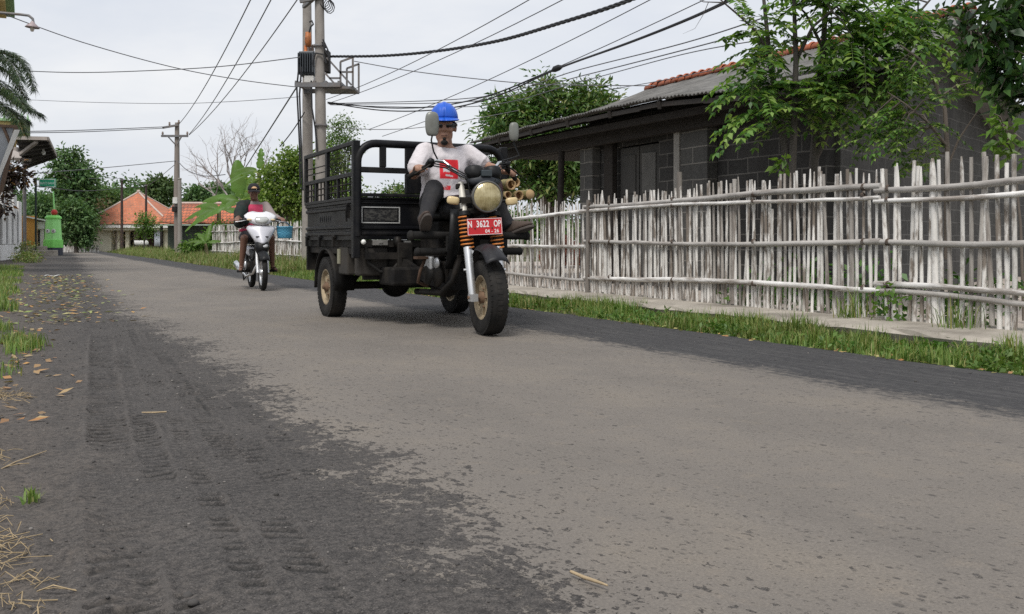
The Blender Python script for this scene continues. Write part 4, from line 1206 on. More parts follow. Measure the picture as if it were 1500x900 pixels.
# small white picket fence before it
pf = thing('picket_fence', 'tiny pale picket fence at the far end of the road left of the house', 'fence', W(118, 371, 66))
mb = MB()
for i in range(24):
    p = W(92 + i * 2.25, 354, 66); mb.box(p.x - .035, p.x + .035, p.y - .02, p.y, -.05, .45 + .06 * math.sin(i * 2.3))
mb.build('pickets', m_bam, pf); MB().box(W(91, 354, 66).x, W(145, 354, 66).x, 66.003, 66.03, .2, .27).build('rail', m_bam, pf)
tree('papaya_tree', 'slender young tree in front of the far red roofed house', W(211, 372, 60), [PB(211, 322, 60, .5, .5, .4), PB(207, 332, 60, .55, .5, .35), PB(217, 332, 60, .45, .5, .35), PB(211, 343, 60, .35, .4, .25)], 1300, .16, lm_lush, m_barkg, .06, 98, None, 14, .2)
tree('bare_shrub', 'reddish thin-leaved shrub beside the thin pole before the far house', W(170, 371, 64), [PB(165, 335, 64, .7, .6, .6), PB(180, 345, 64, .7, .6, .6), PB(172, 322, 64, .5, .5, .5)], 420, .10, leaf_mat('reddish_leaves', [(.20, .12, .08), (.16, .15, .06)], .6, .2), m_bark, .05, 99, None, 8, .3)
wb = thing('parked_motorbike', 'small white parked motorbike in front of the far house porch', 'motorbike', W(207, 368.5, 72))
p = V(ORG[wb.name])
for dx in (-.45, .45): MB().lathe([(.27, -.04), (.27, .04), (.18, .04), (.18, -.04), (.27, -.04)], p + V((dx, 0, .27)), (.3, 1, 0), 16).build('wheel', m_dark, wb)
MB().rings([(p + V((0, 0, .45)), .12, .5), (p + V((.02, 0, .65)), .13, .55), (p + V((-.05, 0, .82)), .1, .5)], 12).build('body', m_white, wb)
MB().tube([p + V((.42, 0, .3)), p + V((.32, 0, .95)), p + V((.3, .3, 1.0))], .03, 6).build('handlebar', m_dark, wb)

# long low house with a mossy red roof
lh = thing('long_tiled_house', 'low house with long mossy red tiled roof left of the scooter rider', 'house', (W(300, 354, 62).x, 62, 0))
k2 = 62 / F; X2 = lambda px: (px - 750) * k2; Z2 = lambda py: HC - (py - 354) * k2
mb = MB()
mb.grid([[V((X2(238) + (X2(352) - X2(238)) * i / 24, 61.2, Z2(327) + .03 * math.sin(i * 1.1))) for i in range(25)], [V((X2(238) + (X2(352) - X2(238)) * i / 24, 62.6, Z2(311) - .05 + .03 * math.sin(i * .9))) for i in range(25)], [V((X2(238) + (X2(352) - X2(238)) * i / 24, 64.2, Z2(297) + .02 * math.sin(i * .7))) for i in range(25)]])
mb.grid([[V((X2(238), 64.2, Z2(297) - .02)), V((X2(352), 64.2, Z2(297) - .02))], [V((X2(238), 68, Z2(325))), V((X2(352), 68, Z2(325)))]], False)
mb.build('roof', m_rt2, lh, solid=.07)
MB().tube([(X2(238), 64.2, Z2(296)), (X2(352), 64.2, Z2(296))], .09, 8).build('ridge_tiles', m_pink, lh)
MB().box(X2(244), X2(350), 62.2, 67.5, -.1, Z2(327) - .05).build('wall', mat('green_grey_wall', (.09, .11, .09), .85, 0, .2, 2), lh)
MB().box(X2(238), X2(352), 61.15, 61.22, Z2(331), Z2(327) - .09).build('fascia_board', mat('pale_green_board', (.30, .36, .30), .8), lh)
mb = MB()
for a in (241, 262, 300, 340): mb.box(X2(a) - .07, X2(a) + .07, 61.4, 61.55, -.1, Z2(331))
mb.build('porch_posts', m_dwood, lh)

# ================================================================== utility poles and wires
m_pole = mat('concrete_pole', (.30, .275, .25), .9, 0, .14, 2, (.17, .15, .13), .5, 1.5, .3, 40)
m_steel = mat('painted_steel', (.17, .17, .175), .6, .3, .15, 6, (.22, .15, .10), .4, 4)
m_wire = mat('black_cable', (.018, .018, .02), .55)
m_wireg = mat('grey_wire', (.14, .14, .15), .5, .4)
m_cer = mat('ceramic', (.22, .17, .14), .3)
pole = thing('utility_pole', 'weathered grey power pole with crossarms in the far right verge grass', 'utility pole', W(261, 377.5, 44.6))
pb = V(ORG[pole.name]); pb.z = -.05
MB().tube([pb, V((W(259, 354, 44.6).x, 44.6, 3)), V((W(259.5, 354, 44.6).x, 44.6, HC + 174 * 44.6 / F))], [.17, .14, .10], 12).build('post', mat('weathered_wood_pole', (.26, .225, .20), .9, 0, .25, 4, (.15, .12, .1), .5, 2, stretch=(3, 3, .6)), pole)
za = lambda py, Z=44.6: HC - (py - 354) * Z / F
xa = lambda px, Z=44.6: (px - 750) * Z / F
mb = MB(); mb.bar((xa(238), 44.45, za(200)), (xa(277), 44.45, za(200)), .09, .1); mb.bar((xa(240), 44.44, za(188)), (xa(263), 44.44, za(184)), .10, .09)
mb.bar((xa(247), 44.45, za(200)), (xa(258), 44.45, za(212)), .05, .05); mb.bar((xa(268), 44.45, za(200)), (xa(261), 44.45, za(212)), .05, .05); mb.build('crossarm', m_steel, pole)
for a, b_ in ((240, 198), (263.5, 181), (276, 198), (250, 184)): MB().lathe([(.0, .0), (.05, .0), (.03, .05), (.06, .09), (.03, .13), (.05, .17), (0, .2)], (xa(a), 44.45, za(b_) - .05), seg=10).build('insulator', m_cer, pole)
MB().box(xa(256), xa(263), 44.3, 44.46, za(299), za(290)).build('meter_box', m_white, pole, bevel=.02)
MB().box(xa(255.5), xa(261.5), 44.25, 44.46, za(311), za(303)).build('fuse_box', m_dark, pole, bevel=.02)
p2 = thing('support_pole', 'shorter pale concrete pole just right of the far power pole', 'utility pole', (xa(268), 44.2, -.05))
MB().tube([(xa(268), 44.2, -.05), (xa(267.5), 44.2, za(264))], [.11, .08], 10).build('post', m_pole, p2)
MB().lathe([(0, 0), (.09, 0), (.09, .06), (0, .08)], (xa(267.5), 44.2, za(264)), seg=10).build('cap', m_pole, p2)
for px, top, lab in ((178.5, 262, 'thin dark pole standing in front of the middle of the far house roof'), (214, 270, 'thin dark pole rising behind the slender young tree')):
    Z = 70 if px < 200 else 76
    t = thing('thin_pole', lab, 'pole', (xa(px, Z), Z, -.05)); MB().tube([(xa(px, Z), Z, -.05), (xa(px, Z), Z, za(top, Z))], [.11, .08], 10).build('post', mat('rusty_pole', (.055, .035, .03), .7), t)
    MB().bar((xa(px - 2.5, Z), Z - .08, za(top + 2, Z)), (xa(px + 2.5, Z), Z - .08, za(top + 2, Z)), .08, .08).build('bracket', m_steel, t)

# transformer carried by twin concrete poles
ZT, ZU = 24.0, 25.0
xt = lambda px, Z=ZT: (px - 750) * Z / F
zt_ = lambda py, Z=ZT: HC - (py - 354) * Z / F
tp = thing('transformer_pole', 'twin concrete poles carrying a grey transformer behind the cargo box', 'transformer pole', (xt(470), ZT, -.05))
MB().tube([(xt(471.5), ZT, -.05), (xt(469.5), ZT, 4), (xt(467), ZT, 8.3)], [.15, .135, .105], 16).build('post', m_pole, tp)
MB().tube([(xt(450.5, ZU), ZU, -.05), (xt(450.5, ZU), ZU, 4), (xt(449.5, ZU), ZU, 8.3)], [.15, .135, .105], 16).build('post', m_pole, tp)
tb = MB().box(xt(439, ZT + .4), xt(462, ZT + .4), ZT + .25, ZT + .75, zt_(107), zt_(72)).build('transformer_tank', mat('grey_enamel', (.055, .065, .075), .45, .2, .1, 5, (.12, .11, .1), .3, 3), tp, bevel=.03)
mb = MB()
for i in range(7): x = xt(440 + i * 3.4, ZT + .4); mb.box(x - .012, x + .012, ZT + .13, ZT + .247, zt_(104), zt_(76))
mb.build('cooling_fins', mat('dark_grey_enamel', (.04, .047, .055), .5), tb)
MB().box(xt(443), xt(457), ZT + .2, ZT + .7, zt_(119), zt_(109)).build('terminal_box', m_white, tp, bevel=.01)
for px in (448, 453, 458):
    MB().lathe([(0, 0), (.05, 0), (.05, .05), (.03, .06), (.05, .10), (.03, .12), (.045, .16), (.02, .2), (0, .22)], (xt(px, ZT + .5), ZT + .5, zt_(72) + .005), seg=10).build('bushing', m_cer if px != 448 else mat('orange_cap', (.55, .16, .04), .5), tp)
MB().lathe([(0, 0), (.07, .02), (.09, .2), (.07, .38), (0, .4)], (xt(451.5, ZT + .3), ZT + .30, zt_(66)), seg=12).build('surge_cap', mat('orange_cap2', (.50, .17, .05), .5, 0, .2, 9, (.03, .03, .03), .7, 9), tp)
mb = MB()
for y in (ZT - .16, ZT + .85): mb.bar((xt(434), y, zt_(126)), (xt(500), y, zt_(126)), .07, .11)
for px in (436, 462, 478, 498): mb.bar((xt(px), ZT - .16, zt_(122)), (xt(px), ZT + .85, zt_(122)), .07, .07)
mb.build('platform_beams', m_steel, tp)
MB().box(xt(476), xt(519), ZT - .1, ZT + .8, zt_(131), zt_(127.5)).build('platform_deck', m_steel, tp)
mb = MB()
for a, b_, c, d in ((500, 128, 500, 92), (518, 128, 518, 85), (500, 92, 519, 85), (500, 107, 518, 107), (480, 86, 516, 126), (477, 108, 494, 127), (484, 116, 500, 116)): mb.bar((xt(a), ZT - .12, zt_(b_)), (xt(c), ZT - .12, zt_(d)), .045, .045)
for a, b_, c, d in ((500, 128, 500, 92), (518, 128, 518, 85), (500, 92, 519, 85)): mb.bar((xt(a), ZT + .8, zt_(b_)), (xt(c), ZT + .8, zt_(d)), .045, .045)
mb.build('railing', m_steel, tp)
mb = MB(); mb.bar((xt(441), ZT - .14, zt_(4)), (xt(478), ZT - .14, zt_(-3)), .09, .09); mb.bar((xt(441), ZT + .3, zt_(6)), (xt(462), ZT - .2, zt_(1)), .08, .08); mb.build('crossarm', m_steel, tp)
MB().box(xt(474), xt(482), ZT - .05, ZT + .25, zt_(106), zt_(74)).build('switch_box', m_dark, tp, bevel=.02)
mb = MB()
for pts in ([(440, 100), (437, 130), (439, 170), (441, 215), (442, 270)], [(444, 100), (441, 140), (443, 200), (446, 280)], [(461, 85), (465, 80), (476, 82), (480, 95)], [(458, 120), (459, 160), (464, 190), (467, 230)], [(464, 80), (460, 95), (462, 100)], [(475, 60), (482, 75), (485, 98)], [(474, 64), (479, 78), (484, 86)], [(455, 50), (457, 42), (461, 38), (459, 33), (455, 35)]):
    mb.tube([(xt(a), ZT - .17, zt_(b_)) for a, b_ in pts], .022, 6)
mb.build('feed_cables', m_wire, tp)
mb = MB()
for py in (68, 184): mb.lathe([(.155, -.03), (.165, -.03), (.165, .03), (.155, .03)], (xt(468.5 if py < 100 else 470), ZT, zt_(py)), seg=16)
mb.bar((xt(463), ZT - .16, zt_(184)), (xt(478), ZT - .16, zt_(184)), .05, .04); mb.build('pole_clamps', m_steel, tp)
mb = MB(); rs = random.Random(3)
for i in range(5):
    c = V((xt(476 + i * 1.8), ZT - .1, zt_(3 + i * 2))); mb.tube([c + V((math.cos(a) * .12, .02 * i, math.sin(a) * .16)) for a in [j * .7 for j in range(10)]], .012, 5)
mb.build('wire_coil', m_wire, tp)

wg = 'overhead wires'


def wire(label, pts, r, mt=None, sag=0.0, k=14, twist=0, group=wg):
    P = [W(*p) for p in pts]
    if len(P) == 2:
        out = []
        for i in range(k + 1):
            t = i / k; p = P[0].lerp(P[1], t); p.z -= sag * 4 * t * (1 - t); out.append(p)
    else:                                             # smooth curve through the given points
        out = []
        for i in range(len(P) - 1):
            p0, p1, p2, p3 = P[max(0, i - 1)], P[i], P[i + 1], P[min(len(P) - 1, i + 2)]
            for j in range(7):
                t = j / 7
                out.append(.5 * ((2 * p1) + (p2 - p0) * t + (2 * p0 - 5 * p1 + 4 * p2 - p3) * t * t + (3 * p1 - p0 - 3 * p2 + p3) * t ** 3))
        out.append(P[-1])
    mb = MB()
    if twist:
        L = [0]
        for a, b_ in zip(out, out[1:]): L.append(L[-1] + (b_ - a).length)
        fine = []
        for i in range(len(out) - 1):
            for j in range(10): fine.append((out[i].lerp(out[i + 1], j / 10), L[i] + (L[i + 1] - L[i]) * j / 10))
        for ph in (0, 2.09, 4.19):
            mb.tube([p + V((0, math.cos(l * twist + ph), math.sin(l * twist + ph))) * r * .72 for p, l in fine], r * .78, 5)
    else: mb.tube(out, r, 5)
    o = mb.build('overhead_wire', mt or m_wire, None, out[0]); return tag(o, label, 'wire', group)


wire('thick twisted black cable sagging from the platform rail to the top of the sky', [(484, 83, 24), (560, 82, 22), (640, 75, 20), (730, 60, 17.5), (820, 34, 15), (910, 5, 13), (1000, -34, 11)], .023, twist=11)
wire('upper of two black cables passing over the blue helmet towards the near tree', [(480, 150, 24), (560, 158, 22), (640, 156, 20), (720, 139, 18), (815, 101, 16), (920, 63, 13.5), (1010, 27, 12), (1085, -8, 10.5)], .015)
wire('lower of two black cables passing over the blue helmet towards the near tree', [(481, 151, 24), (560, 162, 22), (640, 161, 20), (720, 144, 18), (815, 102, 15.98), (920, 64, 13.5), (1010, 28.5, 12), (1085, -6, 10.5)], .014)
cj = thing('cable_joint', 'dark bulging splice on the paired cables above the leafy tree', 'cable joint', W(816, 100, 15.9)); MB().tube([W(809, 104, 16.0), W(813, 101.5, 15.95), W(818, 99.5, 15.9), W(823, 98, 15.85)], [.025, .055, .055, .025], 8).build('sleeve', m_wire, cj)
ra = [((478, 146), (782, -4)), ((486, 150), (832, -4)), ((540, 190), (960, -4)), ((560, 200), (1040, -4))]
rl = ['steep thin wire rising from the twin poles to the top left of the helmet', 'steep thin wire crossing the twisted cable above the helmet', 'long thin wire rising between the mirror and the leafy tree', 'thin wire rising right of the helmet towards the near tree top']
for (a, b_), l in zip(ra, rl): wire(l, [(a[0], a[1], 26), (b_[0], b_[1], 15)], .009, m_wireg, .12)
wire('level thin wire from the railing past the helmet to the leafy tree', [(519, 90, 24), (600, 104, 23), (700, 116, 22), (800, 124, 21), (960, 126, 20)], .011, m_wireg)
wire('thin wire rising across the sky to the tree branch, the uppermost of three', [(480, 152, 24), (700, 143, 20), (850, 102, 17), (1000, 64, 14), (1120, 26, 12)], .010, m_wireg)
wire('thin wire rising across the sky to the tree branch, the middle of three', [(482, 153, 24), (700, 148, 20), (850, 112, 17), (1000, 74, 14), (1120, 42, 12)], .010, m_wireg)
wire('thin wire rising across the sky to the tree branch, the lowest of three', [(484, 154, 24), (700, 156, 20), (850, 120, 17), (1000, 80, 14), (1120, 58, 12)], .008, m_wireg)
wire('faint wire running low behind the helmet to the porch roof', [(470, 186, 24), (560, 190, 24), (640, 184, 24), (760, 162, 24)], .009, m_wireg)
wire('faint wire ending above the red ridge tiles of the block house', [(890, 132, 20), (960, 120, 18), (1040, 104, 16), (1130, 86, 14)], .008, m_wireg)
for (a, b_), l in zip((((263, 181), (369, -4)), ((277, 197), (399, -4)), ((277, 198), (438, -4))), ('leftmost of three wires climbing from the far pole to the top of the sky', 'middle of three wires climbing from the far pole to the top of the sky', 'rightmost of three wires climbing from the far pole to the top of the sky')):
    wire(l, [(a[0], a[1], 44.4), (b_[0], b_[1], 22)], .015, m_wireg, .25)
wire('guy wire slanting down left from the twin poles behind the banana plants', [(441, 118, 24), (360, 245, 40)], .022, m_wireg, 0)
wire('second guy wire slanting from the twin poles down to the bushes', [(446, 165, 24.6), (410, 215, 27)], .016, m_wire, .05)
wire('lamp wire slanting down from the street lamp to the twin poles', [(8, 22, 20), (120, 62, 21), (250, 98, 22.5), (350, 117, 23.3), (436, 128, 24)], .011, m_wireg)
wire('nearly level wire across the left sky below the lamp wire', [(30, 104, 28), (110, 106.5, 27), (200, 104.5, 26), (320, 98, 25), (440, 84, 24)], .013, m_wireg)
wire('faint level wire across the left sky above the palm leaves', [(30, 146, 34), (130, 150, 31), (250, 152, 29), (340, 149, 26), (440, 142, 24)], .008, m_wireg)
wire('upper of the doubled wires running left from the far pole', [(20, 193, 36), (120, 191, 39), (242, 186, 44.5)], .018, m_wireg)
wire('lower of the doubled wires running left from the far pole', [(20, 195, 36), (120, 193.5, 39), (242, 188, 44.5)], .016, m_wireg)
wire('long wire running low from the far pole left across the big tree', [(20, 256, 40), (130, 248, 42), (258, 236, 44.5)], .016, m_wireg)
wire('loop of wire from the far pole down right to the bananas', [(260, 236, 44.4), (275, 250, 43), (300, 258, 41), (330, 256, 39)], .018, m_wireg)
wire('thin wire strung between the two thin dark poles and the far pole', [(130, 262, 66), (178, 262, 70), (214, 272, 76), (258, 240, 44.6)], .016, m_wireg)
wire('low dark cable from the green sign to the thin dark poles', [(50, 272, 48), (120, 280, 58), (178, 276, 70), (214, 274, 76)], .022, m_wire)

# ================================================================== left side of the road
m_wwall = mat('whitewashed_wall', (.84, .83, .81), .85, 0, .06, 1.0, (.40, .37, .33), .5, 1.4, .2, 30)
m_slot = mat('dark_grey_paint', (.07, .075, .08), .7, 0, .15, 3)
ww = thing('garden_wall', 'white plastered wall with tall upright fins at the left edge', 'wall', W(20, 383, 38))
A_, B_ = W(31, 378.5, 43), W(-60, 391, 28.4); A_.z = B_.z = 0
d_ = (B_ - A_).normalized(); nrm = V((-d_.y, d_.x, 0)); Lw = (B_ - A_).length
if nrm.x < 0: nrm = -nrm
MW = Matrix(((d_.x, nrm.x, 0, A_.x), (d_.y, nrm.y, 0, A_.y), (0, 0, 1, 0), (0, 0, 0, 1)))   # x along towards camera, y out to the road
MB().box(0, Lw, -.5, .0, -.1, .62, M=MW).build('plinth', m_wwall, ww, bevel=.02)
MB().box(0, Lw, -.42, -.06, .622, 2.2, M=MW).build('back_panel', m_slot, ww)
for i in range(9):
    x = .05 + i * 1.75; MB().box(x, x + 1.05, -.057, .03, .625, 2.62 + .12 * i - (.10 if i == 0 else 0), M=MW).build('fin', m_wwall, ww, bevel=.02)
# canopy building
m_zinc = mat('rusty_sheet', (.05, .043, .04), .85, 0, .3, 3, (.17, .13, .1), .5, 2)
m_ltim = mat('grey_batten', (.33, .29, .26), .8, 0, .2, 5)
zc = 33.0
kc = zc / F; XC = lambda px, Z=zc: (px - 750) * Z / F; ZC = lambda py, Z=zc: HC - (py - 354) * Z / F
can = thing('entrance_canopy', 'dark sheet canopy on thin steel posts sticking out above the white wall', 'canopy', (XC(45), zc, 0))
c0 = [(XC(24, 33), 33, ZC(203, 33)), (XC(70, 33), 33, ZC(204, 33)), (XC(82, 40), 40, ZC(229, 40)), (XC(36, 43), 43, ZC(247, 43))]
mb = MB(); mb.add([V(p) for p in c0], [(0, 1, 2, 3)]); mb.build('sheet', m_zinc, can, solid=.05)
mb = MB()
for a, b_ in ((0, 1), (1, 2), (2, 3)): mb.bar(V(c0[a]) + V((0, 0, .02)), V(c0[b_]) + V((0, 0, .02)), .08, .12)
mb.bar(V(c0[0]).lerp(V(c0[1]), .6) + V((0, .1, -.1)), (XC(30, 34), 34, ZC(226, 34)), .10, .10)
mb.build('edge_battens', m_ltim, can)
mb = MB()
for i in range(6): a, b_ = V(c0[0]).lerp(V(c0[3]), i / 6 + .08), V(c0[1]).lerp(V(c0[2]), i / 6 + .08); MB().bar(a - V((0, 0, .09)), b_ - V((0, 0, .09)), .06, .1).build('rafter', m_dwood, can)
mb = MB()
for px, Z in ((37, 41), (35, 37)): MB().tube([(XC(px, Z), Z, 0), (XC(px, Z), Z, ZC(240, Z))], .05, 8).build('post', m_steel, can)
lb = thing('light_bulb', 'small white bulb hanging under the canopy', 'lamp', (XC(64, 36), 36, ZC(216, 36))); MB().lathe([(0, 0), (.05, .03), (.07, .1), (.04, .2), (.03, .28), (0, .3)], ORG['light_bulb'] - V((0, 0, .3)), seg=12).build('bulb', m_white, lb); MB().tube([ORG['light_bulb'], ORG['light_bulb'] + V((0, 0, .25))], .012, 5).build('cord', m_wire, lb)
m_yel = mat('yellow_paint', (.62, .47, .20), .8, 0, .08, 2, (.4, .3, .15), .3, 2); m_grn = mat('green_paint', (.30, .48, .25), .75, 0, .08, 2)
bd = thing('shop_building', 'low building with yellow and green toothed cornice behind the dark canopy', 'building', RF(52, -3))
zb_ = 46.0
ZB = lambda py: HC - (py - 354) * zb_ / F
def rbox(n0, n1, s0, s1, z0, z1, nm, mt, par, **k):
    return MB().box(n0, n1, s0, s1, z0, z1, M=RM).build(nm, mt, par, **k)
rbox(-9, -.75, 52.0, 58, 0, ZB(200), 'wall', m_wwall, bd)
rbox(-9.1, -.55, 51.8, 58.2, ZB(200) + .003, ZB(195), 'lower_cornice', m_yel, bd)
rbox(-9.2, -.10, 51.4, 58.6, ZB(186), ZB(180), 'cornice', m_yel, bd)
rbox(-9.3, .12, 51.2, 58.8, ZB(180) + .003, ZB(176.5), 'cornice_top', m_grn, bd)
mb = MB()
for i in range(30): n_ = -.2 - i * .26; mb.box(n_ - .09, n_ + .09, 51.5, 52.0, ZB(195) + .004, ZB(186) - .004, M=RM)
for i in range(20): s_ = 51.7 + i * .32; mb.box(-.55, -.18, s_, s_ + .18, ZB(195) + .004, ZB(186) - .004, M=RM)
mb.build('dentils', m_yel, bd)
mb = MB()
for i in range(34): mb.lathe([(.07, 0), (.0, .34 + .08 * math.sin(i * 2))], RM @ V((-.0 - i * .25, 51.4, ZB(176.5))), seg=5)
mb.build('spikes', m_grn, bd)
nb = thing('corner_building', 'building corner with green toothed cornice at the very top left', 'building', RF(24, -4))
zc2 = 22.0; ZC2 = lambda py: HC - (py - 354) * zc2 / F
rbox(-9, -1.55, 24.4, 25.6, 0, ZC2(20), 'wall', m_wwall, nb)
rbox(-9, -.62, 23.9, 25.9, ZC2(18) + .003, ZC2(9), 'band', m_yel, nb)
rbox(-9, -.28, 23.6, 26.1, ZC2(9) + .003, ZC2(-4), 'cornice', m_grn, nb)
mb = MB()
for i in range(22): n_ = -.5 - i * .17; mb.box(n_ - .05, n_ + .05, 23.7, 23.897, ZC2(18), ZC2(9) - .003, M=RM)
for i in range(7): s_ = 23.9 + i * .26; mb.box(-.617, -.45, s_, s_ + .14, ZC2(18), ZC2(9) - .003, M=RM)
mb.build('dentils', m_yel, nb)
# awning window box under the canopy
wh = thing('window_hood', 'small pale hood jutting below the dark canopy', 'hood', W(24, 238, 40))
mb = MB(); mb.bar(W(8, 222, 40), W(32, 234, 38), .7, .12); mb.bar(W(20, 216, 41), W(20, 228, 41), .4, .3)
mb.build('sheet', m_ltim, wh)

# signboard with a wooden frame hanging over the wall
zs = 24.0
sb = thing('framed_signboard', 'tilted grey board in a brown wooden frame at the left edge', 'signboard', W(5, 300, zs))
q = [W(-60, 181, zs), W(24, 186, zs), W(1, 282, zs), W(-60, 300, zs)]
mb = MB(); mb.add([p + V((0, .05, 0)) for p in q], [(0, 1, 2, 3)]); mb.build('board', mat('grey_board', (.33, .35, .38), .7, 0, .1, 2), sb, solid=.04)
m_bw = mat('brown_timber', (.13, .085, .06), .75, 0, .25, 5)
mb = MB(); mb.bar(q[0], q[1], .07, .07); mb.bar(q[1], q[2], .075, .075); mb.bar(W(4, 184, zs), W(17, 216, zs), .055, .055); mb.build('frame', m_bw, sb)
mb = MB(); mb.tube([W(-4, 285, zs), (W(-4, 354, zs).x, zs, -.05)], .06, 8); mb.build('post', m_bw, sb)
MB().prism([(0, 0), (.62, 1.2), (.48, 1.2), (-.1, 0)], lambda a, b_, d: W(1, 278, zs) + V((a - .12, -.02 - d, b_ * 1.25)), 0, .02).build('pale_stripe', m_white, sb)

# croton and weeds at the wall
lm_crot = leaf_mat('croton_leaves', [(.030, .018, .02), (.04, .024, .026), (.045, .03, .025), (.06, .035, .03), (.05, .05, .03), (.36, .17, .05)], .45, .2)
bushes('croton_bush', 'dark purple and orange leaved bush growing over the white wall', [PB(18, 258, 29, .38, .35, .30), PB(8, 268, 29, .36, .35, .32), PB(32, 262, 29, .2, .25, .16), PB(22, 247, 29, .22, .25, .2), PB(3, 300, 28, .14, .25, .35)], 1000, .17, lm_crot, 101, 'bush', 'thing', .42, .12, 9)
t = thing('weedy_bush', 'straggly green weed bush at the near end of the white wall', 'bush', W(40, 384, 34))
rng = np.random.default_rng(102); np_mesh('leaves', np.concatenate([crown_verts([PB(40, 368, 36, .28, .4, .35), PB(46, 378, 34, .32, .5, .15), PB(35, 380, 33, .28, .4, .15)], 1300, .11, rng, .12, 12, .3)]), 4, lm_dry, t)
MB().tube([W(40, 384, 34), W(40, 360, 36)], .015, 5).build('stem', m_bark, t)

# shop corner, steps, green tower, sign
ZS = 52.0
XS = lambda px, Z=ZS: (px - 750) * Z / F; ZSf = lambda py, Z=ZS: HC - (py - 354) * Z / F
os_ = thing('kiosk', 'small orange and white roadside kiosk beyond the white wall', 'kiosk', (XS(42), ZS + 2, 0))
KM = Matrix.Translation((XS(52), ZS + 1.0, 0)) @ Matrix.Rotation(ROAD + .05, 4, 'Z')
MB().box(-1.6, -.36, 0, 2.6, 0, ZSf(316), M=KM).build('orange_wall', mat('orange_paint', (.62, .30, .07), .75, 0, .06), os_)
MB().box(-.356, 0, .4, 2.6, 0, ZSf(335), M=KM).build('white_wall', m_white, os_)
MB().box(-.356, .02, .1, 2.6, ZSf(335) + .003, ZSf(325), M=KM).build('white_lintel', m_white, os_)
MB().box(-.30, -.2, .36, .396, .1, ZSf(337), M=KM).build('door', m_dark, os_)
mb = MB(); mb.bar(KM @ V((-1.0, 1.2, ZSf(317))), KM @ V((.38, 1.2, ZSf(324.5))), 2.9, .07); mb.build('roof', m_white, os_)
stp = thing('concrete_steps', 'pale concrete slab steps in front of the kiosk', 'steps', (XS(62), ZS - 1, 0))
SM2 = Matrix.Translation((XS(71, 49.5), 49.5, 0)) @ Matrix.Rotation(ROAD + .03, 4, 'Z')
MB().box(-2.6, 0, 1.0, 3.0, -.05, ZSf(361, 50), M=SM2).build('upper_slab', m_conc, stp, bevel=.02)
MB().box(-2.6, .45, 0, .996, -.05, ZSf(367, 49), M=SM2).build('lower_slab', m_conc, stp, bevel=.02)
gt_ = thing('green_tower', 'bright green tapering tower with two white eye plates and red top', 'monument', (XS(78), ZS, 0))
m_lime = mat('lime_paint', (.25, .74, .15), .5, 0, .06, 2, (.14, .42, .1), .3, 2); m_lime2 = mat('lime_paint_light', (.36, .82, .27), .5, 0, .05, 2)
kk = ZS / F
def octo(prof, mt, nm, seg=8):
    mb = MB(); mb.lathe([(r * kk, ZSf(py)) for r, py in prof], (XS(78), ZS, 0), (0, 0, 1), seg, 0, False, (R(22.5), R(382.5))); return mb.build(nm, mt, gt_)
octo([(0, 377), (13, 377), (13, 363), (0, 363)], mat('dark_blue_base', (.05, .055, .075), .7), 'base')
octo([(0, 363), (13.4, 363), (13.2, 352), (12, 351.5)], m_lime, 'plinth')
octo([(11.8, 352), (9.8, 321), (0, 321)], m_lime2, 'shaft')
octo([(9.5, 321), (11.5, 320.5), (11.3, 318.5), (8.5, 316), (0, 315)], m_lime, 'roof', 16)
mb = MB(); mb.ell((XS(79.5), ZS, ZSf(311.5)), (4.4 * kk, 4.4 * kk, 4.6 * kk)); mb.build('red_top', mat('red_paint', (.55, .05, .04), .5), gt_)
MB().tube([(XS(77), ZS + .2, ZSf(313)), (XS(75.5), ZS + .2, ZSf(280))], .04, 6).build('spout', m_lime2, gt_)
for px in (75.2, 83.6):
    e = MB().lathe([(0, .03), (3.0 * kk, .03), (3.2 * kk, 0)], (XS(px), ZS - 10.9 * kk, ZSf(339)), (0, -1, 0), 16).build('eye_plate', m_white, gt_)
    MB().lathe([(0, .045), (1.0 * kk, .045), (1.0 * kk, .03)], (XS(px), ZS - 10.9 * kk, ZSf(338.6)), (0, -1, 0), 10).build('pupil', m_dark, e)
zg = 50.0
gs_ = thing('street_sign', 'green street name sign with white border on a dark post', 'sign', (XS(53, zg), zg, 0))
MB().tube([(XS(52.5, zg), zg, 0), (XS(52.5, zg), zg, ZSf(261, zg))], .055, 8).build('post', mat('dark_green_steel', (.02, .035, .03), .5, .2), gs_)
bdp = MB().box(XS(57, zg), XS(82, zg), zg - .03, zg + .03, ZSf(275, zg), ZSf(262, zg)).build('plate', mat('sign_green', (.02, .30, .16), .5, 0, .05), gs_, bevel=.015)
mb = MB(); a, b_, c, d = XS(57.6, zg), XS(81.4, zg), ZSf(274.4, zg), ZSf(262.6, zg)
for r_ in ((a, b_, c, c + .03), (a, b_, d - .03, d), (a, a + .03, c + .03, d - .03), (b_ - .03, b_, c + .03, d - .03)): mb.box(r_[0], r_[1], zg - .034, zg - .0305, r_[2], r_[3])
mb.build('border', m_white, bdp)
MT = Matrix.Translation((XS(69.5, zg), zg - .034, ZSf(268.8, zg))) @ Matrix.Rotation(R(90), 4, 'X')
text_obj('lettering', 'BARTO BALAI', .17, mat('sign_white', (.62, .75, .68), .5), bdp, MT, .002, 1.0, .72)
MB().bar((XS(52.5, zg), zg, ZSf(264, zg)), (XS(58, zg), zg, ZSf(264, zg)), .05, .05).build('arm', m_steel, gs_)

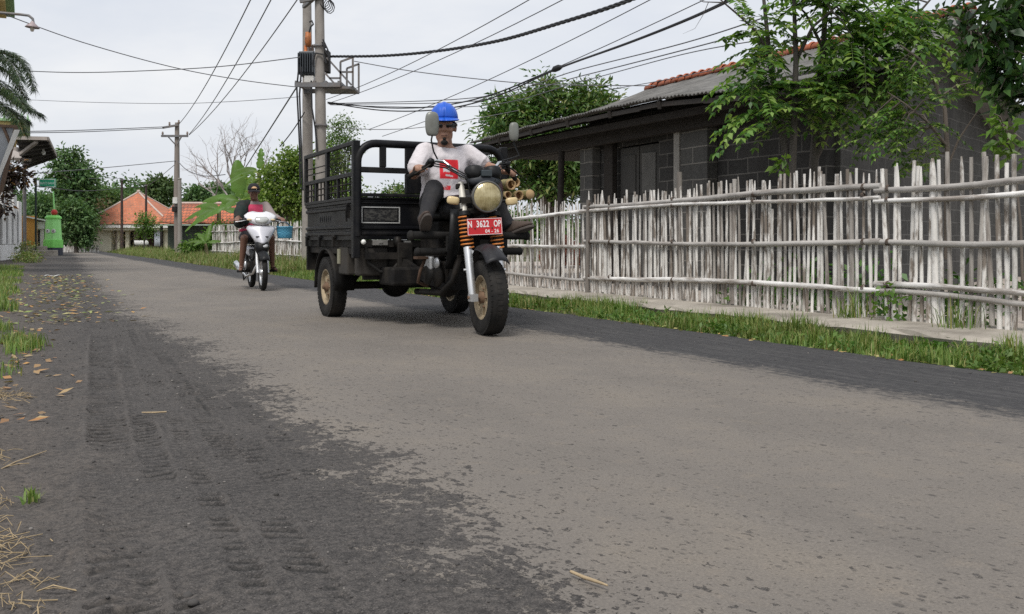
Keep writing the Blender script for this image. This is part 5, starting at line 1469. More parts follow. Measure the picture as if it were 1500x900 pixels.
# street lamp on its arm
zl = 20.0
lp = thing('street_lamp', 'small street lamp with flared shade on a bent arm at top left', 'lamp', W(0, 20, zl))
MB().tube([W(-60, 14, zl), W(0, 19, zl), W(30, 21.5, zl), (W(42, 23, zl)), W(48, 28, zl), W(49, 34, zl)], .028, 8).build('arm', m_steel, lp)
c = W(47.5, 38.5, zl)
MB().lathe([(.03, .10), (.05, .06), (.10, .02), (.145, -.03), (.14, -.035), (.05, .0)], c, (.08, 0, 1), 18).build('shade', mat('faded_red_enamel', (.33, .27, .27), .5, .2, .2, 6), lp)
MB().lathe([(.04, 0), (.045, -.06), (.03, -.11), (0, -.12)], c, (.08, 0, 1), 12).build('bulb', mat('bulb_glass', (.6, .55, .5), .2), lp)
MB().tube([W(-60, 10, zl), W(-60, 360, zl)], .06, 8).build('post', m_steel, lp)

# palm whose fronds reach in from the left
lm_palm = leaf_mat('palm_leaves', [(.02, .045, .018), (.035, .065, .024), (.055, .09, .03), (.08, .105, .04)], .4, .2)
zp = 26.0
pm = thing('palm_tree', 'palm tree with arching feathery fronds at the left edge', 'palm', (W(-70, 354, zp).x, zp, 0))
top = W(-68, 120, zp)
MB().tube([(W(-85, 354, zp).x, zp, -.05), (W(-78, 354, zp).x, zp, 3.0), tuple(top)], [.18, .14, .11], 12).build('trunk', m_barkg, pm)


def frond(tip_pts, seed, ll=.42):
    r_ = random.Random(seed); P, D, Nn = [], [], []
    pts = [V(p) for p in tip_pts]; fine = []
    for i in range(len(pts) - 1):
        p0, p1, p2, p3 = pts[max(0, i - 1)], pts[i], pts[i + 1], pts[min(len(pts) - 1, i + 2)]
        for j in range(22):
            t = j / 22; fine.append(.5 * ((2 * p1) + (p2 - p0) * t + (2 * p0 - 5 * p1 + 4 * p2 - p3) * t * t + (3 * p1 - p0 - 3 * p2 + p3) * t ** 3))
    fine.append(pts[-1])
    for i in range(4, len(fine) - 1):
        tg = (fine[i + 1] - fine[i]).normalized(); sd = tg.cross(V((0, 0, 1))).normalized(); up = sd.cross(tg)
        for sg in (-1, 1, 1, -1, -1, 1, 1, -1, 1, -1):
            d = (sd * sg * r_.uniform(.5, 1.0) + up * r_.uniform(-.2, .75) + tg * r_.uniform(.6, 1.0)).normalized()
            P.append(tuple(fine[i])); D.append(tuple(d)); Nn.append(tuple((up + V((r_.gauss(0, .4), r_.gauss(0, .4), 0))).normalized()))
    P, D, Nn = np.array(P), np.array(D), np.array(Nn); k = len(P); L = ll * np.array([r_.uniform(.7, 1.1) for i in range(k)]) * (.55 + .45 * np.sin(np.linspace(.5, 3.0, k)))
    v = leaf_verts(P, D, Nn, L, L * .045 + .007, .55, .05)
    f_ = np_mesh('frond', v, 4, lm_palm, pm)
    MB().tube(fine, [.03 * (1 - .8 * i / len(fine)) for i in range(len(fine))], 5).build('rib', m_banstem, f_)


frond([top, W(-35, 85, zp), W(0, 78, zp), W(32, 92, zp), W(50, 132, zp)], 1)
frond([top, W(-45, 100, zp), W(-10, 118, zp - .5), (W(20, 140, zp - .8)), W(40, 162, zp - 1)], 2, .38)
frond([top, W(-40, 118, zp), W(-5, 135, zp), W(28, 152, zp + .3), W(60, 170, zp + .5)], 3)
frond([top, W(-45, 125, zp), W(-15, 150, zp + .6), W(20, 166, zp + 1), W(42, 180, zp + 1.2)], 6, .36)
frond([top, W(-50, 80, zp + .8), W(-20, 92, zp + 1.2), W(15, 110, zp + 1.6), W(38, 145, zp + 2)], 8, .4)
frond([top, W(-40, 128, zp), W(-8, 150, zp - .4), W(22, 172, zp - .8), W(34, 196, zp - 1)], 9, .38)
frond([top, W(-40, 95, zp), W(-12, 84, zp - .3), W(14, 92, zp - .6), W(30, 118, zp - .8)], 10, .4)
frond([top, W(-80, 70, zp), W(-110, 60, zp), W(-145, 80, zp), W(-170, 130, zp)], 4)
frond([top, W(-95, 130, zp), W(-125, 150, zp), W(-150, 190, zp)], 5)
frond([top, W(-60, 70, zp), W(-50, 30, zp - .5), W(-45, 0, zp - 1.2), W(-35, 10, zp - 2)], 7)
# ================================================================== cargo tricycle; local x forward, y to its left, z up
TM = Matrix.Translation((-1.195, 9.8, 0)) @ Matrix.Rotation(R(-63.7), 4, 'Z')
m_blk = mat('black_paint', (.006, .0063, .008), .42, 0, .2, 5, (.05, .045, .038), .32, 2.6, .15, 60, .2)
m_blk2 = mat('dusty_black_steel', (.010, .0095, .0095), .6, 0, .25, 6, (.065, .056, .046), .45, 3.2, .2, 50, .15)
m_rub = mat('tyre_rubber', (.013, .0125, .012), .85, 0, .2, 8, (.05, .044, .038), .45, 4, .3, 60, .25)
m_rim = mat('dusty_rim', (.36, .29, .19), .6, .25, .18, 6, (.16, .12, .08), .6, 4)
m_hub = mat('rusty_hub', (.17, .105, .065), .75, .3, .3, 9)
m_alu = mat('cast_aluminium', (.62, .63, .64), .35, .75, .08, 5, (.3, .27, .23), .35, 4)
m_chr = mat('chrome', (.72, .72, .72), .12, 1.0, .04, 5)
m_org = mat('orange_spring', (.62, .20, .035), .45, 0, .12, 8, (.25, .13, .06), .4, 5)
m_plas = mat('black_plastic', (.008, .0085, .0095), .4, 0, .2, 6, (.045, .043, .04), .25, 4, spec=.22)
m_red = mat('plate_red', (.52, .018, .025), .45, 0, .06, 8, (.25, .02, .02), .3, 6)
m_lets = mat('plate_white', (.82, .78, .76), .5, 0, .05)
m_lensa = mat('faded_lens', (.66, .52, .29), .25, 0, .12, 12, (.45, .30, .12), .4, 8)
m_oil = mat('oily_engine', (.016, .015, .014), .5, .3, .35, 8, (.05, .038, .028), .45, 5, .3, 40, .2)
m_rust = mat('rusty_iron', (.085, .05, .032), .8, .1, .35, 8)
m_seat = mat('black_vinyl', (.01, .01, .01), .5, 0, .2, 7, spec=.2)

tk = thing('cargo_tricycle', 'black three-wheeled motor cargo cart with red number plate and railed box', 'cargo tricycle', (0, 0, 0), TM)


def wheel(parent, c, r, w, rim_r, steer=None, lugs=44, name='wheel', out=-1):
    """wheel with its axis along local y; the wheel itself is the tyre carcass, rim and hub are its sub-parts"""
    c = V(c); M_ = steer or ID
    prof = [(rim_r, -w * .40), (rim_r + (r - rim_r) * .3, -w * .5), (rim_r + (r - rim_r) * .7, -w * .5), (r * .965, -w * .44), (r * .992, -w * .34), (r, -w * .15), (r, w * .15), (r * .992, w * .34), (r * .965, w * .44), (rim_r + (r - rim_r) * .7, w * .5), (rim_r + (r - rim_r) * .3, w * .5), (rim_r, w * .40)]
    mb = MB(); mb.lathe(prof, c, (0, 1, 0), 48)
    for i in range(lugs):                              # tread blocks
        a = 2 * math.pi * i / lugs
        for y0, y1, ph in ((-w * .47, -w * .2, 0), (w * .2, w * .47, .5), (-w * .15, w * .15, .25)):
            th = a + ph * 2 * math.pi / lugs; rr = r * .992 if abs(y0 + y1) < .01 else r * .972
            d = V((math.cos(th), 0, math.sin(th))); tgt = V((-math.sin(th), 0, math.cos(th))); hw = math.pi * r / lugs * .68
            p = c + d * rr
            mb.add([p + tgt * sx * hw + V((0, yy, 0)) + d * dd for dd in (-.01, .0045) for sx, yy in ((-1, y0), (1, y0), (1, y1), (-1, y1))], [(4, 5, 6, 7), (0, 1, 5, 4), (1, 2, 6, 5), (2, 3, 7, 6), (3, 0, 4, 7)])
    wobj = tag(mb.xf(M_).build(name, m_rub, parent))
    mb = MB()
    mb.lathe([(rim_r + .004, -w * .42), (rim_r - .012, -w * .42), (rim_r - .014, -w * .36), (rim_r * .82, -w * .28), (rim_r * .80, 0), (rim_r * .82, w * .28), (rim_r - .014, w * .36), (rim_r - .012, w * .42), (rim_r + .004, w * .42)], c, (0, 1, 0), 40)
    for sg in (-1, 1):
        mb.lathe([(rim_r * .82, .0), (rim_r * .74, .012), (rim_r * .45, .004), (rim_r * .30, .02), (rim_r * .30, .0)], c + V((0, sg * w * .16, 0)), (0, sg, 0), 40)
        for k in range(6):                             # pressed ribs between the vent slots
            a = k * math.pi / 3 + .3; d = V((math.cos(a), 0, math.sin(a))); mb.bar(c + d * rim_r * .28 + V((0, sg * w * .20, 0)), c + d * rim_r * .80 + V((0, sg * w * .20, 0)), .05, .022, up=(0, 1, 0))
    mb.xf(M_).build('rim', m_rim, wobj)
    mb = MB()
    mb.lathe([(0, -w * .62), (.022, -w * .62), (.022, -w * .5), (.042, -w * .48), (.05, -w * .25), (.06, -w * .2), (.06, w * .2), (.05, w * .25), (.042, w * .48), (.022, w * .5), (.022, w * .62), (0, w * .62)], c, (0, 1, 0), 20)
    for k in range(5):
        a = k * 2 * math.pi / 5
        for sg in (-1, 1): mb.lathe([(0, .02), (.009, .02), (.009, 0)], c + V((math.cos(a) * .075, sg * w * .22, math.sin(a) * .075)), (0, sg, 0), 8)
    mb.xf(M_).build('hub', m_hub, wobj)
    return wobj


# ---- cargo box
X0, X1, YB = -.727, 1.057, .75
PZ0, PZ1, TZ = .765, 1.125, 1.655
box = MB().box(X0 + .02, X1 - .05, -YB + .03, YB - .03, .70, .765).build('box_floor', m_blk2, tk)
for sg in (-1, 1):                                     # side panels with pressed ribs
    mb = MB(); y = sg * (YB - .02)
    def yy(a): return sorted((y, y + sg * a))
    prof = [(.765, .0), (.765, .018), (.80, .018), (.812, .030), (.835, .030), (.845, .012), (.862, .012), (.872, .028), (.890, .028), (.90, .006), (1.035, .006), (1.045, .026), (1.066, .026), (1.076, .012), (1.092, .012), (1.10, .03), (1.125, .03), (1.125, 0)]
    mb.prism([(b_, a) for a, b_ in prof], lambda a, b_, d: V((d, y + sg * a, b_)), X0 + .045, X1 - .075)
    sp = mb.build('side_panel', m_blk, tk)
    mb = MB()
    for x in (X0 + .12, X0 + .62, X0 + 1.13): mb.box(x - .02, x + .02, *sorted((y + sg * .02, y + sg * .045)), .70, .80); mb.tube([(x - .04, y + sg * .03, .795), (x + .04, y + sg * .03, .795)], .014, 8)
    mb.build('hinges', m_blk2, sp)
    mb = MB(); mb.box(X1 - .17, X1 - .14, *sorted((y + sg * .025, y + sg * .05)), .96, 1.10); mb.box(X1 - .175, X1 - .135, *sorted((y + sg * .03, y + sg * .055)), 1.075, 1.09); mb.tube([(X1 - .155, y + sg * .05, 1.08), (X1 - .15, y + sg * .06, 1.0), (X1 - .16, y + sg * .05, .93)], .008, 6)
    mb.build('latch', m_blk2, sp)
    # worn embossed lettering patch
    mb = MB()
    for i in range(6): x = X0 + .52 + i * .075; mb.box(x, x + .05, *sorted((y + sg * .006, y + sg * .0095)), .94, 1.0); mb.box(x + .014, x + .036, *sorted((y + sg * .0096, y + sg * .0115)), .955, .985)
    mb.build('embossing', m_blk, sp)
    mb = MB()                                          # rails above the panel
    for z in (1.355, TZ - .02): mb.box(X0, X1 - .06, *yy(.035), z - .02, z + .02)
    mb.box(X0, X1 - .06, *yy(.03), 1.128, 1.158)
    for x in (X0 + .02, X0 + .86, ): mb.box(x - .03 if x > X0 + .1 else X0, x + .035, *yy(.034), 1.16, TZ - .041)
    mb.box(X0 + .42, X0 + .47, *yy(.03), 1.16, 1.334); mb.box(X0 + 1.22, X0 + 1.26, *yy(.03), 1.16, 1.334)
    rl_ = mb.build('side_rail', m_blk, tk, bevel=.005)
    mb = MB()                                          # wire mesh
    for i in range(17):
        x = X0 + .93 + i * .045
        if x < X1 - .07: mb.tube([(x, y + sg * .012, 1.37), (x, y + sg * .012, TZ - .04)], .0035, 4, False)
    for i in range(6): z = 1.40 + i * .045; mb.tube([(X0 + .89, y + sg * .014, z), (X1 - .07, y + sg * .014, z)], .0035, 4, False)
    for i in range(13): x = X0 + .10 + i * .125; mb.tube([(x, y + sg * .01, 1.155), (x, y + sg * .01, 1.34)], .008, 5, False)
    for z in (1.215, 1.275): mb.tube([(X0 + .02, y + sg * .012, z), (X1 - .07, y + sg * .012, z)], .008, 5, False)
    for z in (1.44, 1.50): mb.tube([(X0 + .02, y + sg * .012, z), (X0 + .85, y + sg * .012, z)], .006, 5, False)
    mb.build('mesh', m_blk2, rl_)
    MB().box(X1 - .075, X1 - .0, *sorted((y - sg * .03, y + sg * .035)), .60, TZ).build('corner_post', m_blk, tk, bevel=.008)
# front wall of the box
mb = MB(); prof = [(.80, 0), (.80, .02), (.815, .03), (.83, .03), (.84, .012), (.855, .012), (.866, .026), (.88, .026), (.89, .004), (1.085, .004), (1.095, .022), (1.108, .022), (1.115, .010), (1.125, .010), (1.135, .028), (1.15, .028), (1.15, 0)]
mb.prism([(b_, a) for a, b_ in prof], lambda a, b_, d: V((X1 - .045 + a, d, b_)), -YB + .06, YB - .06)
fp_ = mb.build('front_panel', m_blk, tk)
mb = MB(); y0, y1, z0, z1 = -.68, -.315, .915, 1.065
for r_ in ((y0, y1, z0, z0 + .010), (y0, y1, z1 - .010, z1), (y0, y0 + .010, z0 + .01, z1 - .01), (y1 - .010, y1, z0 + .01, z1 - .01)): mb.box(X1 - .040, X1 - .034, *r_)
mb.build('badge_border', mat('worn_silver', (.50, .50, .48), .5, .3, .1, 6), fp_)
m_print, nt_, nd_, lk_, bb_ = new_mat('worn_grey_print')
tcp = scaled(nt_, N(nt_, 'TexCoord').outputs['Object'], (1, 1, 2.2))
lk_.new(ramp(nt_, noise(nt_, tcp, 26, 5, .65), [(.46, (.008, .008, .009)), (.56, (.06, .058, .052))]).outputs[0], bb_.inputs['Base Color']); bb_.inputs['Roughness'].default_value = .6
MB().box(X1 - .0405, X1 - .038, y0 + .025, y1 - .025, z0 + .024, z1 - .024).build('worn_print', m_print, fp_)
# front frame: bent tube with rounded corners
yb, zt0, rc = YB - .03, TZ - .02, .17
arc = [(X1 - .02, -yb + rc - rc * math.cos(a), zt0 - rc + rc * math.sin(a)) for a in [math.pi / 2 * i / 7 for i in range(8)]]
pts = [(X1 - .02, -yb, .80), (X1 - .02, -yb, zt0 - rc - .1)] + arc + [(X1 - .02, -p[1], p[2]) for p in reversed(arc)] + [(X1 - .02, yb, zt0 - rc - .1), (X1 - .02, yb, .80)]
mb = MB(); mb.tube(pts, .036, 10); fr = mb.build('front_frame', m_blk, tk)
mb = MB(); mb.box(X1 - .045, X1 + .005, -yb, yb, 1.37, 1.42); mb.box(X1 - .045, X1 + .005, -yb, yb, 1.153, 1.185)
for y in (-.485, .485): mb.box(X1 - .043, X1 + .003, y - .028, y + .028, 1.422, zt0 - .02)
mb.build('cross_bars', m_blk, fr, bevel=.006)
mb = MB(); mb.box(X1 - .044, X1 + .001, -.27, .27, 1.188, 1.368); mb.box(X1 - .044, X1 + .001, -.27, .27, 1.423, zt0 - .02); mb.build('backrest_plate', m_blk, tk, bevel=.006)
# tailgate side frame seen through the rails
mb = MB()
mb.box(X0, X0 + .03, -YB + .05, YB - .05, .77, 1.13); mb.build('tailgate', m_blk, tk, bevel=.004)
# skirts, mudguards, boxes under the floor
for sg in (-1, 1):
    mb = MB(); mb.box(X0 + .01, X0 + .05, *sorted((sg * .56, sg * .74)), .45, .70); mb.box(X0, X0 + .55, *sorted((sg * .71, sg * .735)), .46, .70) if False else None
    mb.build('mud_flap', m_blk2, tk)
    rows = []
    for i in range(13):
        a = R(-5 + 190 * i / 12); r_ = .375
        rows.append([(math.cos(a) * r_, sg * y, .31 + math.sin(a) * r_ * .98) for y in (.55, .72, .745)])
    mb = MB(); mb.grid(rows); mb.build('rear_mudguard', m_blk2, tk, solid=.012)
    MB().box(X0 + .02, X1 - .08, *sorted((sg * .66, sg * .71)), .63, .70).build('side_rail_beam', m_blk2, tk, bevel=.008)
MB().box(.42, .72, -.72, -.50, .44, .70).build('battery_box', mat('grimy_grey', (.030, .027, .023), .8, 0, .25, 5, (.06, .05, .04), .6, 4), tk, bevel=.015)
MB().box(.43, .50, -.735, -.722, .54, .68).build('label_plate', mat('yellowed_plate', (.25, .24, .17), .7, 0, .2, 9), tk)
MB().box(.86, 1.0, -.70, -.42, .44, .70).build('tool_tank', mat('grimy_grey2', (.034, .030, .026), .8, 0, .25, 5, (.065, .054, .042), .6, 4), tk, bevel=.02)
mb = MB(); mb.box(1.01, 1.05, -.58, -.44, .715, .765); mb.box(1.05, 1.056, -.53, -.49, .73, .75); mb.build('regulator', mat('dull_metal', (.26, .25, .23), .5, .5, .15, 8), tk, bevel=.005)
mb = MB(); mb.lathe([(0, 0), (.035, 0), (.04, .05), (.03, .09), (0, .1)], (1.03, -.34, .70)); mb.lathe([(0, 0), (.02, 0), (.02, .05), (0, .05)], (1.04, -.30, .60)); mb.build('filter_canister', m_oil, tk)
mb = MB(); mb.box(1.02, 1.06, -.28, -.22, .68, .755); mb.build('relay', mat('dull_metal2', (.22, .22, .21), .5, .5, .15, 8), tk, bevel=.004)
MB().tube([(1.02, -.64, .70), (1.04, -.62, .56), (1.06, -.52, .475), (1.06, -.40, .49), (1.05, -.32, .58), (1.04, -.30, .66)], .016, 8).build('hose', m_rub, tk)
MB().tube([(1.06, -.34, .50), (1.08, -.28, .455), (1.10, -.20, .43), (1.10, -.16, .45)], .008, 6).build('cable', m_alu, tk)
for sg in (-1, 1): MB().lathe([(0, .02), (.02, .018), (.024, 0)], (X1 - .01, sg * -.67, .745), (1, 0, 0), 12).build('reflector', mat('white_reflector', (.8, .8, .75), .3), tk)
MB().box(.90, .96, -.64, .62, .40, .72).build('cross_plate', m_blk2, tk, bevel=.01)
mb = MB()
for y in (-.30, .30): mb.bar((-.70, y, .56), (1.1, y, .56), .05, .09); mb.bar((1.1, y, .56), (1.45, y * .6, .40), .05, .07); mb.bar((1.4, y * .62, .41), (1.75, y * .5, .36), .05, .06)
for x in (-.6, .35, 1.05): mb.bar((x, -.66, .62), (x, .66, .62), .05, .06)
mb.bar((1.75, -.15, .36), (1.75, .15, .36), .05, .05); mb.bar((1.72, -.12, .36), (1.95, -.05, .95), .045, .045); mb.bar((1.72, .12, .36), (1.95, .05, .95), .045, .045)
mb.build('chassis', m_blk2, tk)
mb = MB(); mb.tube([(0, -.60, .31), (0, -.14, .31)], .04, 10); mb.tube([(0, .14, .31), (0, .60, .31)], .04, 10); mb.ell((0, 0, .31), (.13, .15, .13)); mb.tube([(.1, 0, .32), (1.25, 0, .40)], .03, 10)
mb.build('rear_axle', m_oil, tk)
for sg in (-1, 1):
    mb = MB()
    for k in range(4): L = .52 - .1 * k; mb.tube([(-L, sg * .46, .50 - .02 * k - .0), (-L * .5, sg * .46, .42 - .022 * k), (0, sg * .46, .395 - .022 * k), (L * .5, sg * .46, .42 - .022 * k), (L, sg * .46, .50 - .02 * k)], .012, 4)
    mb.build('leaf_spring', m_blk2, tk)
wheel(tk, (0, -.665, .30), .30, .15, .172); wheel(tk, (0, .665, .30), .30, .15, .172)

# ---- engine, tank, seat, guards
mb = MB(); mb.box(1.30, 1.72, -.15, .15, .34, .58); mb.lathe([(0, 0), (.11, 0), (.11, .05), (.08, .07), (0, .07)], (1.42, -.15, .45), (0, -1, 0), 20); mb.lathe([(0, 0), (.09, 0), (.09, .05), (0, .06)], (1.62, -.15, .44), (0, -1, 0), 20); mb.ell((1.35, 0, .35), (.2, .13, .10)); mb.build('engine', m_oil, tk, bevel=.02)
mb = MB()
for k in range(8): mb.box(1.60 - .01 * (k % 2), 1.78, -.11, .11, .60 + k * .028, .612 + k * .028)
mb.box(1.63, 1.75, -.08, .08, .58, .86); mb.build('cylinder_fins', m_oil, tk)
mb = MB(); mb.box(1.36, 1.52, -.215, -.17, .50, .62); mb.lathe([(0, 0), (.055, 0), (.05, .03), (0, .035)], (1.6, -.17, .56), (0, -1, 0), 16); mb.build('engine_cover', m_alu, tk, bevel=.015)
mb = MB(); mb.tube([(1.76, -.06, .66), (1.88, -.10, .60), (1.86, -.14, .42), (1.7, -.18, .31), (1.2, -.22, .30)], .028, 10); mb.build('exhaust_pipe', m_oil, tk)
mb = MB(); mb.rings([((1.66, 0, .93), .13, .26), ((1.66, 0, 1.00), .16, .29), ((1.66, 0, 1.10), .15, .27), ((1.66, 0, 1.16), .09, .18)], 20); mb.build('fuel_tank', m_blk, tk, subs=1)
mb = MB(); mb.rings([((1.29, 0, .93), .17, .24), ((1.29, 0, .98), .19, .25), ((1.28, 0, 1.03), .17, .23)], 20); mb.build('seat', m_seat, tk, subs=1)
MB().box(1.07, 1.5, -.14, .14, .60, .93).build('seat_base', m_blk2, tk, bevel=.02)
# splash shields either side of the front frame
for sg in (-1, 1):
    rows = []
    for i in range(9):
        t = i / 8; rows.append([(1.80 + .13 * math.sin(t * 3.0) + .10 * t, sg * (.10 + .09 * u + .04 * math.sin(t * 3.1)), .52 + .50 * t) for u in (0, .5, 1)])
    mb = MB(); mb.grid(rows); mb.build('leg_shield', m_plas, tk, solid=.01)
    mb = MB()
    mb.tube([(1.80, sg * .12, .80), (1.89, sg * .30, .80), (1.90, sg * .49, .80), (1.90, sg * .53, .80)], [.030, .033, .034, .034], 12); mb.ell((1.90, sg * .535, .80), (.042, .03, .042))
    mb.tube([(1.82, sg * .12, .665), (1.88, sg * .28, .665), (1.89, sg * .46, .665)], [.026, .031, .032], 12); mb.ell((1.89, sg * .47, .665), (.037, .03, .037))
    mb.tube([(1.89, sg * .2, .80), (1.89, sg * .2, .665)], .02, 8)
    mb.build('foot_bar', m_rub, tk)
mb = MB(); mb.tube([(1.62, -.30, .60), (1.66, -.36, .50), (1.60, -.36, .40), (1.52, -.24, .36)], .014, 8); mb.box(1.60, 1.70, -.40, -.30, .60, .622); mb.build('brake_pedal', m_rust, tk)
mb = MB(); mb.tube([(1.56, .26, .38), (1.66, .34, .45), (1.72, .36, .52)], .012, 8); mb.build('gear_pedal', m_rust, tk)
mb = MB(); mb.tube([(1.08, .0, .38), (1.2, 0, .36), (1.3, 0, .34)], [.03, .04, .03], 10); mb.build('sump', m_oil, tk)
MB().box(.965, 1.34, -.50, .42, .36, .52).build('under_tray', m_blk2, tk, bevel=.02)
MB().box(1.06, 1.10, -.36, -.22, .37, .74).build('frame_upright', m_blk2, tk, bevel=.006)

# ---- front end, turned a little towards the camera
pv = V((2.05, 0, 0))
SM = Matrix.Translation(pv) @ Matrix.Rotation(R(-6), 4, 'Z') @ Matrix.Translation(-pv)
AX, AZ, RK = 2.32, .30, .335
def fk(z, y, dx=0.0): return V((AX - (z - AZ) * RK + dx, y, z))
wheel(tk, (AX, 0, AZ), .30, .152, .175, SM)
for sg in (-1, 1):
    y = sg * .13
    mb = MB(); mb.tube([fk(.285, y), fk(.31, y), fk(.50, y), fk(.68, y), fk(.70, y)], [.026, .031, .033, .036, .036], 16)
    mb.tube([fk(.52, y) + V((.0, -sg * .03, 0)), fk(.52, y) + V((-.01, sg * .05, 0))], .010, 8); mb.box(AX - .03, AX + .05, *sorted((y - .03, y + .03)), .27, .33)
    fl = mb.xf(SM).build('fork_leg', m_alu, tk)
    mb = MB(); n_ = 170; mb.tube([fk(.70 + .255 * i / n_, y) + V((math.cos(i / n_ * 2 * math.pi * 8) * .050, math.sin(i / n_ * 2 * math.pi * 8) * .050, 0)) for i in range(n_ + 1)], .0066, 6)
    mb.xf(SM).build('fork_spring', m_org, fl)
    MB().tube([fk(.69, y), fk(.97, y)], .034, 12).xf(SM).build('spring_core', m_blk2, fl)
    MB().tube([fk(.955, y), fk(.99, y)], .052, 14).xf(SM).build('spring_cap', m_plas, fl)
    MB().tube([fk(.985, y), fk(1.24, y)], [.030, .027], 14).xf(SM).build('fork_tube', mat('cream_fork_tube', (.66, .63, .56), .4, .2, .1, 6), fl)
MB().tube([V((AX, -.17, AZ)), V((AX, .17, AZ))], .014, 10).xf(SM).build('front_axle', m_hub, tk)
mb = MB()
for z in (1.00, 1.21): mb.bar(fk(z, -.16, -.03), fk(z, .16, -.03), .10, .045)
mb.tube([fk(.97, 0, -.05), fk(1.24, 0, -.05)], .035, 12); mb.xf(SM).build('fork_yoke', m_blk2, tk, bevel=.008)
# front mudguard: short, flared at its leading edge
rows = []
for i in range(15):
    a = R(44 + 74 * i / 14); r_ = .415; hw = .092 + (.006 * (1 - i / 4) if i < 4 else 0)
    rows.append([(AX + math.cos(a) * (r_ - .035 * abs(u) ** 3) - .03, hw * u, AZ + .015 + math.sin(a) * (r_ - .05 * abs(u) ** 2.5)) for u in (-1, -.85, -.6, -.3, 0, .3, .6, .85, 1)])
mb = MB(); mb.grid(rows); mb.xf(SM).build('front_mudguard', mat('scuffed_plastic', (.012, .012, .014), .35, 0, .2, 6, (.05, .05, .055), .45, 4, spec=.25), tk, solid=.006)
mb = MB()
for sg in (-1, 1): mb.bar((AX - .10, sg * .10, .68), fk(.63, sg * .125), .02, .03)
mb.xf(SM).build('mudguard_stay', m_alu, tk)
# headlamp
hc = V((2.235, .02, 1.115)); hd = V((1, 0, -.02)).normalized()
hl = MB().lathe([(0, -.20), (.05, -.195), (.095, -.15), (.118, -.08), (.125, -.01), (.127, .0)], hc, hd, 36).xf(SM).build('headlamp', m_plas, tk)
MB().lathe([(.127, -.012), (.132, -.005), (.132, .012), (.124, .020), (.117, .016)], hc, hd, 36).xf(SM).build('lamp_ring', mat('tarnished_ring', (.14, .135, .125), .35, .7, .1, 5), hl)


def lens_mat():
    m, nt, nd, lk, b = new_mat('yellowed_lamp_glass')
    tc = N(nt, 'TexCoord').outputs['Object']
    wv = N(nt, 'TexWave'); wv.wave_type = 'BANDS'; wv.bands_direction = 'Y'; wv.inputs['Scale'].default_value = 16; wv.inputs['Distortion'].default_value = 2.5; wv.inputs['Detail'].default_value = 2
    lk.new(tc, wv.inputs['Vector'])
    n_ = noise(nt, tc, 12, 5, .6)
    o = ramp(nt, n_, [(.30, (.30, .235, .10)), (.5, (.50, .42, .22)), (.68, (.66, .58, .36))]).outputs[0]
    o = mixc(nt, math_(nt, 'MULTIPLY', wv.outputs['Fac'], .18), o, (.24, .19, .09))
    lk.new(o, b.inputs['Base Color']); b.inputs['Roughness'].default_value = .22; b.inputs['Metallic'].default_value = .35; b.inputs['Coat Weight'].default_value = .8; b.inputs['Coat Roughness'].default_value = .06
    bump(nt, b, wv.outputs['Fac'], .15, .004); return m


MB().lathe([(.122, .008), (.110, .022), (.08, .036), (.04, .043), (0, .045)], hc, hd, 36).xf(SM).build('lens', lens_mat(), hl)
MB().bar((2.10, -.17, 1.09), (2.10, .17, 1.09), .03, .05).xf(SM).build('lamp_bracket', m_blk2, tk)
for sg, yc in ((-1, -.235), (1, .275)):
    st_ = MB().tube([(2.10, sg * .15, 1.088), (2.11, yc - sg * .04, 1.088)], .013, 8).xf(SM).build('turn_signal', m_plas, tk)
    mb = MB(); mb.rings([((0, 0, -.034), .042, .022), ((0, 0, -.02), .055, .030), ((0, 0, .02), .055, .030), ((0, 0, .034), .042, .022)], 18); mb.xf(SM @ Matrix.Translation((2.125, yc, 1.085)) @ Matrix.Rotation(R(8 * sg), 4, 'X')).build('amber_lens', m_lensa, st_, subs=1)
# instruments
ip = MB(); ip.rings([((2.08, .045, 1.205), .13, .06), ((2.07, .045, 1.24), .155, .085), ((2.05, .045, 1.30), .15, .085), ((2.03, .045, 1.335), .11, .06)], 24)
dash = ip.xf(SM).build('instrument_cluster', mat('blue_black_plastic', (.018, .022, .028), .35, 0, .15, 6, (.07, .07, .075), .3, 4), tk, subs=1)
for yc in (-.035, .125):
    MB().lathe([(0, -.06), (.06, -.055), (.078, -.02), (.08, .03), (.074, .045), (0, .045)], (2.06, yc, 1.315), (-.35, 0, .94), 24).xf(SM).build('gauge', m_plas, dash)
MB().box(2.10, 2.155, -.0, .095, 1.285, 1.34).xf(SM).build('centre_lamp', mat('smoky_plastic', (.035, .045, .05), .2), dash, bevel=.008)
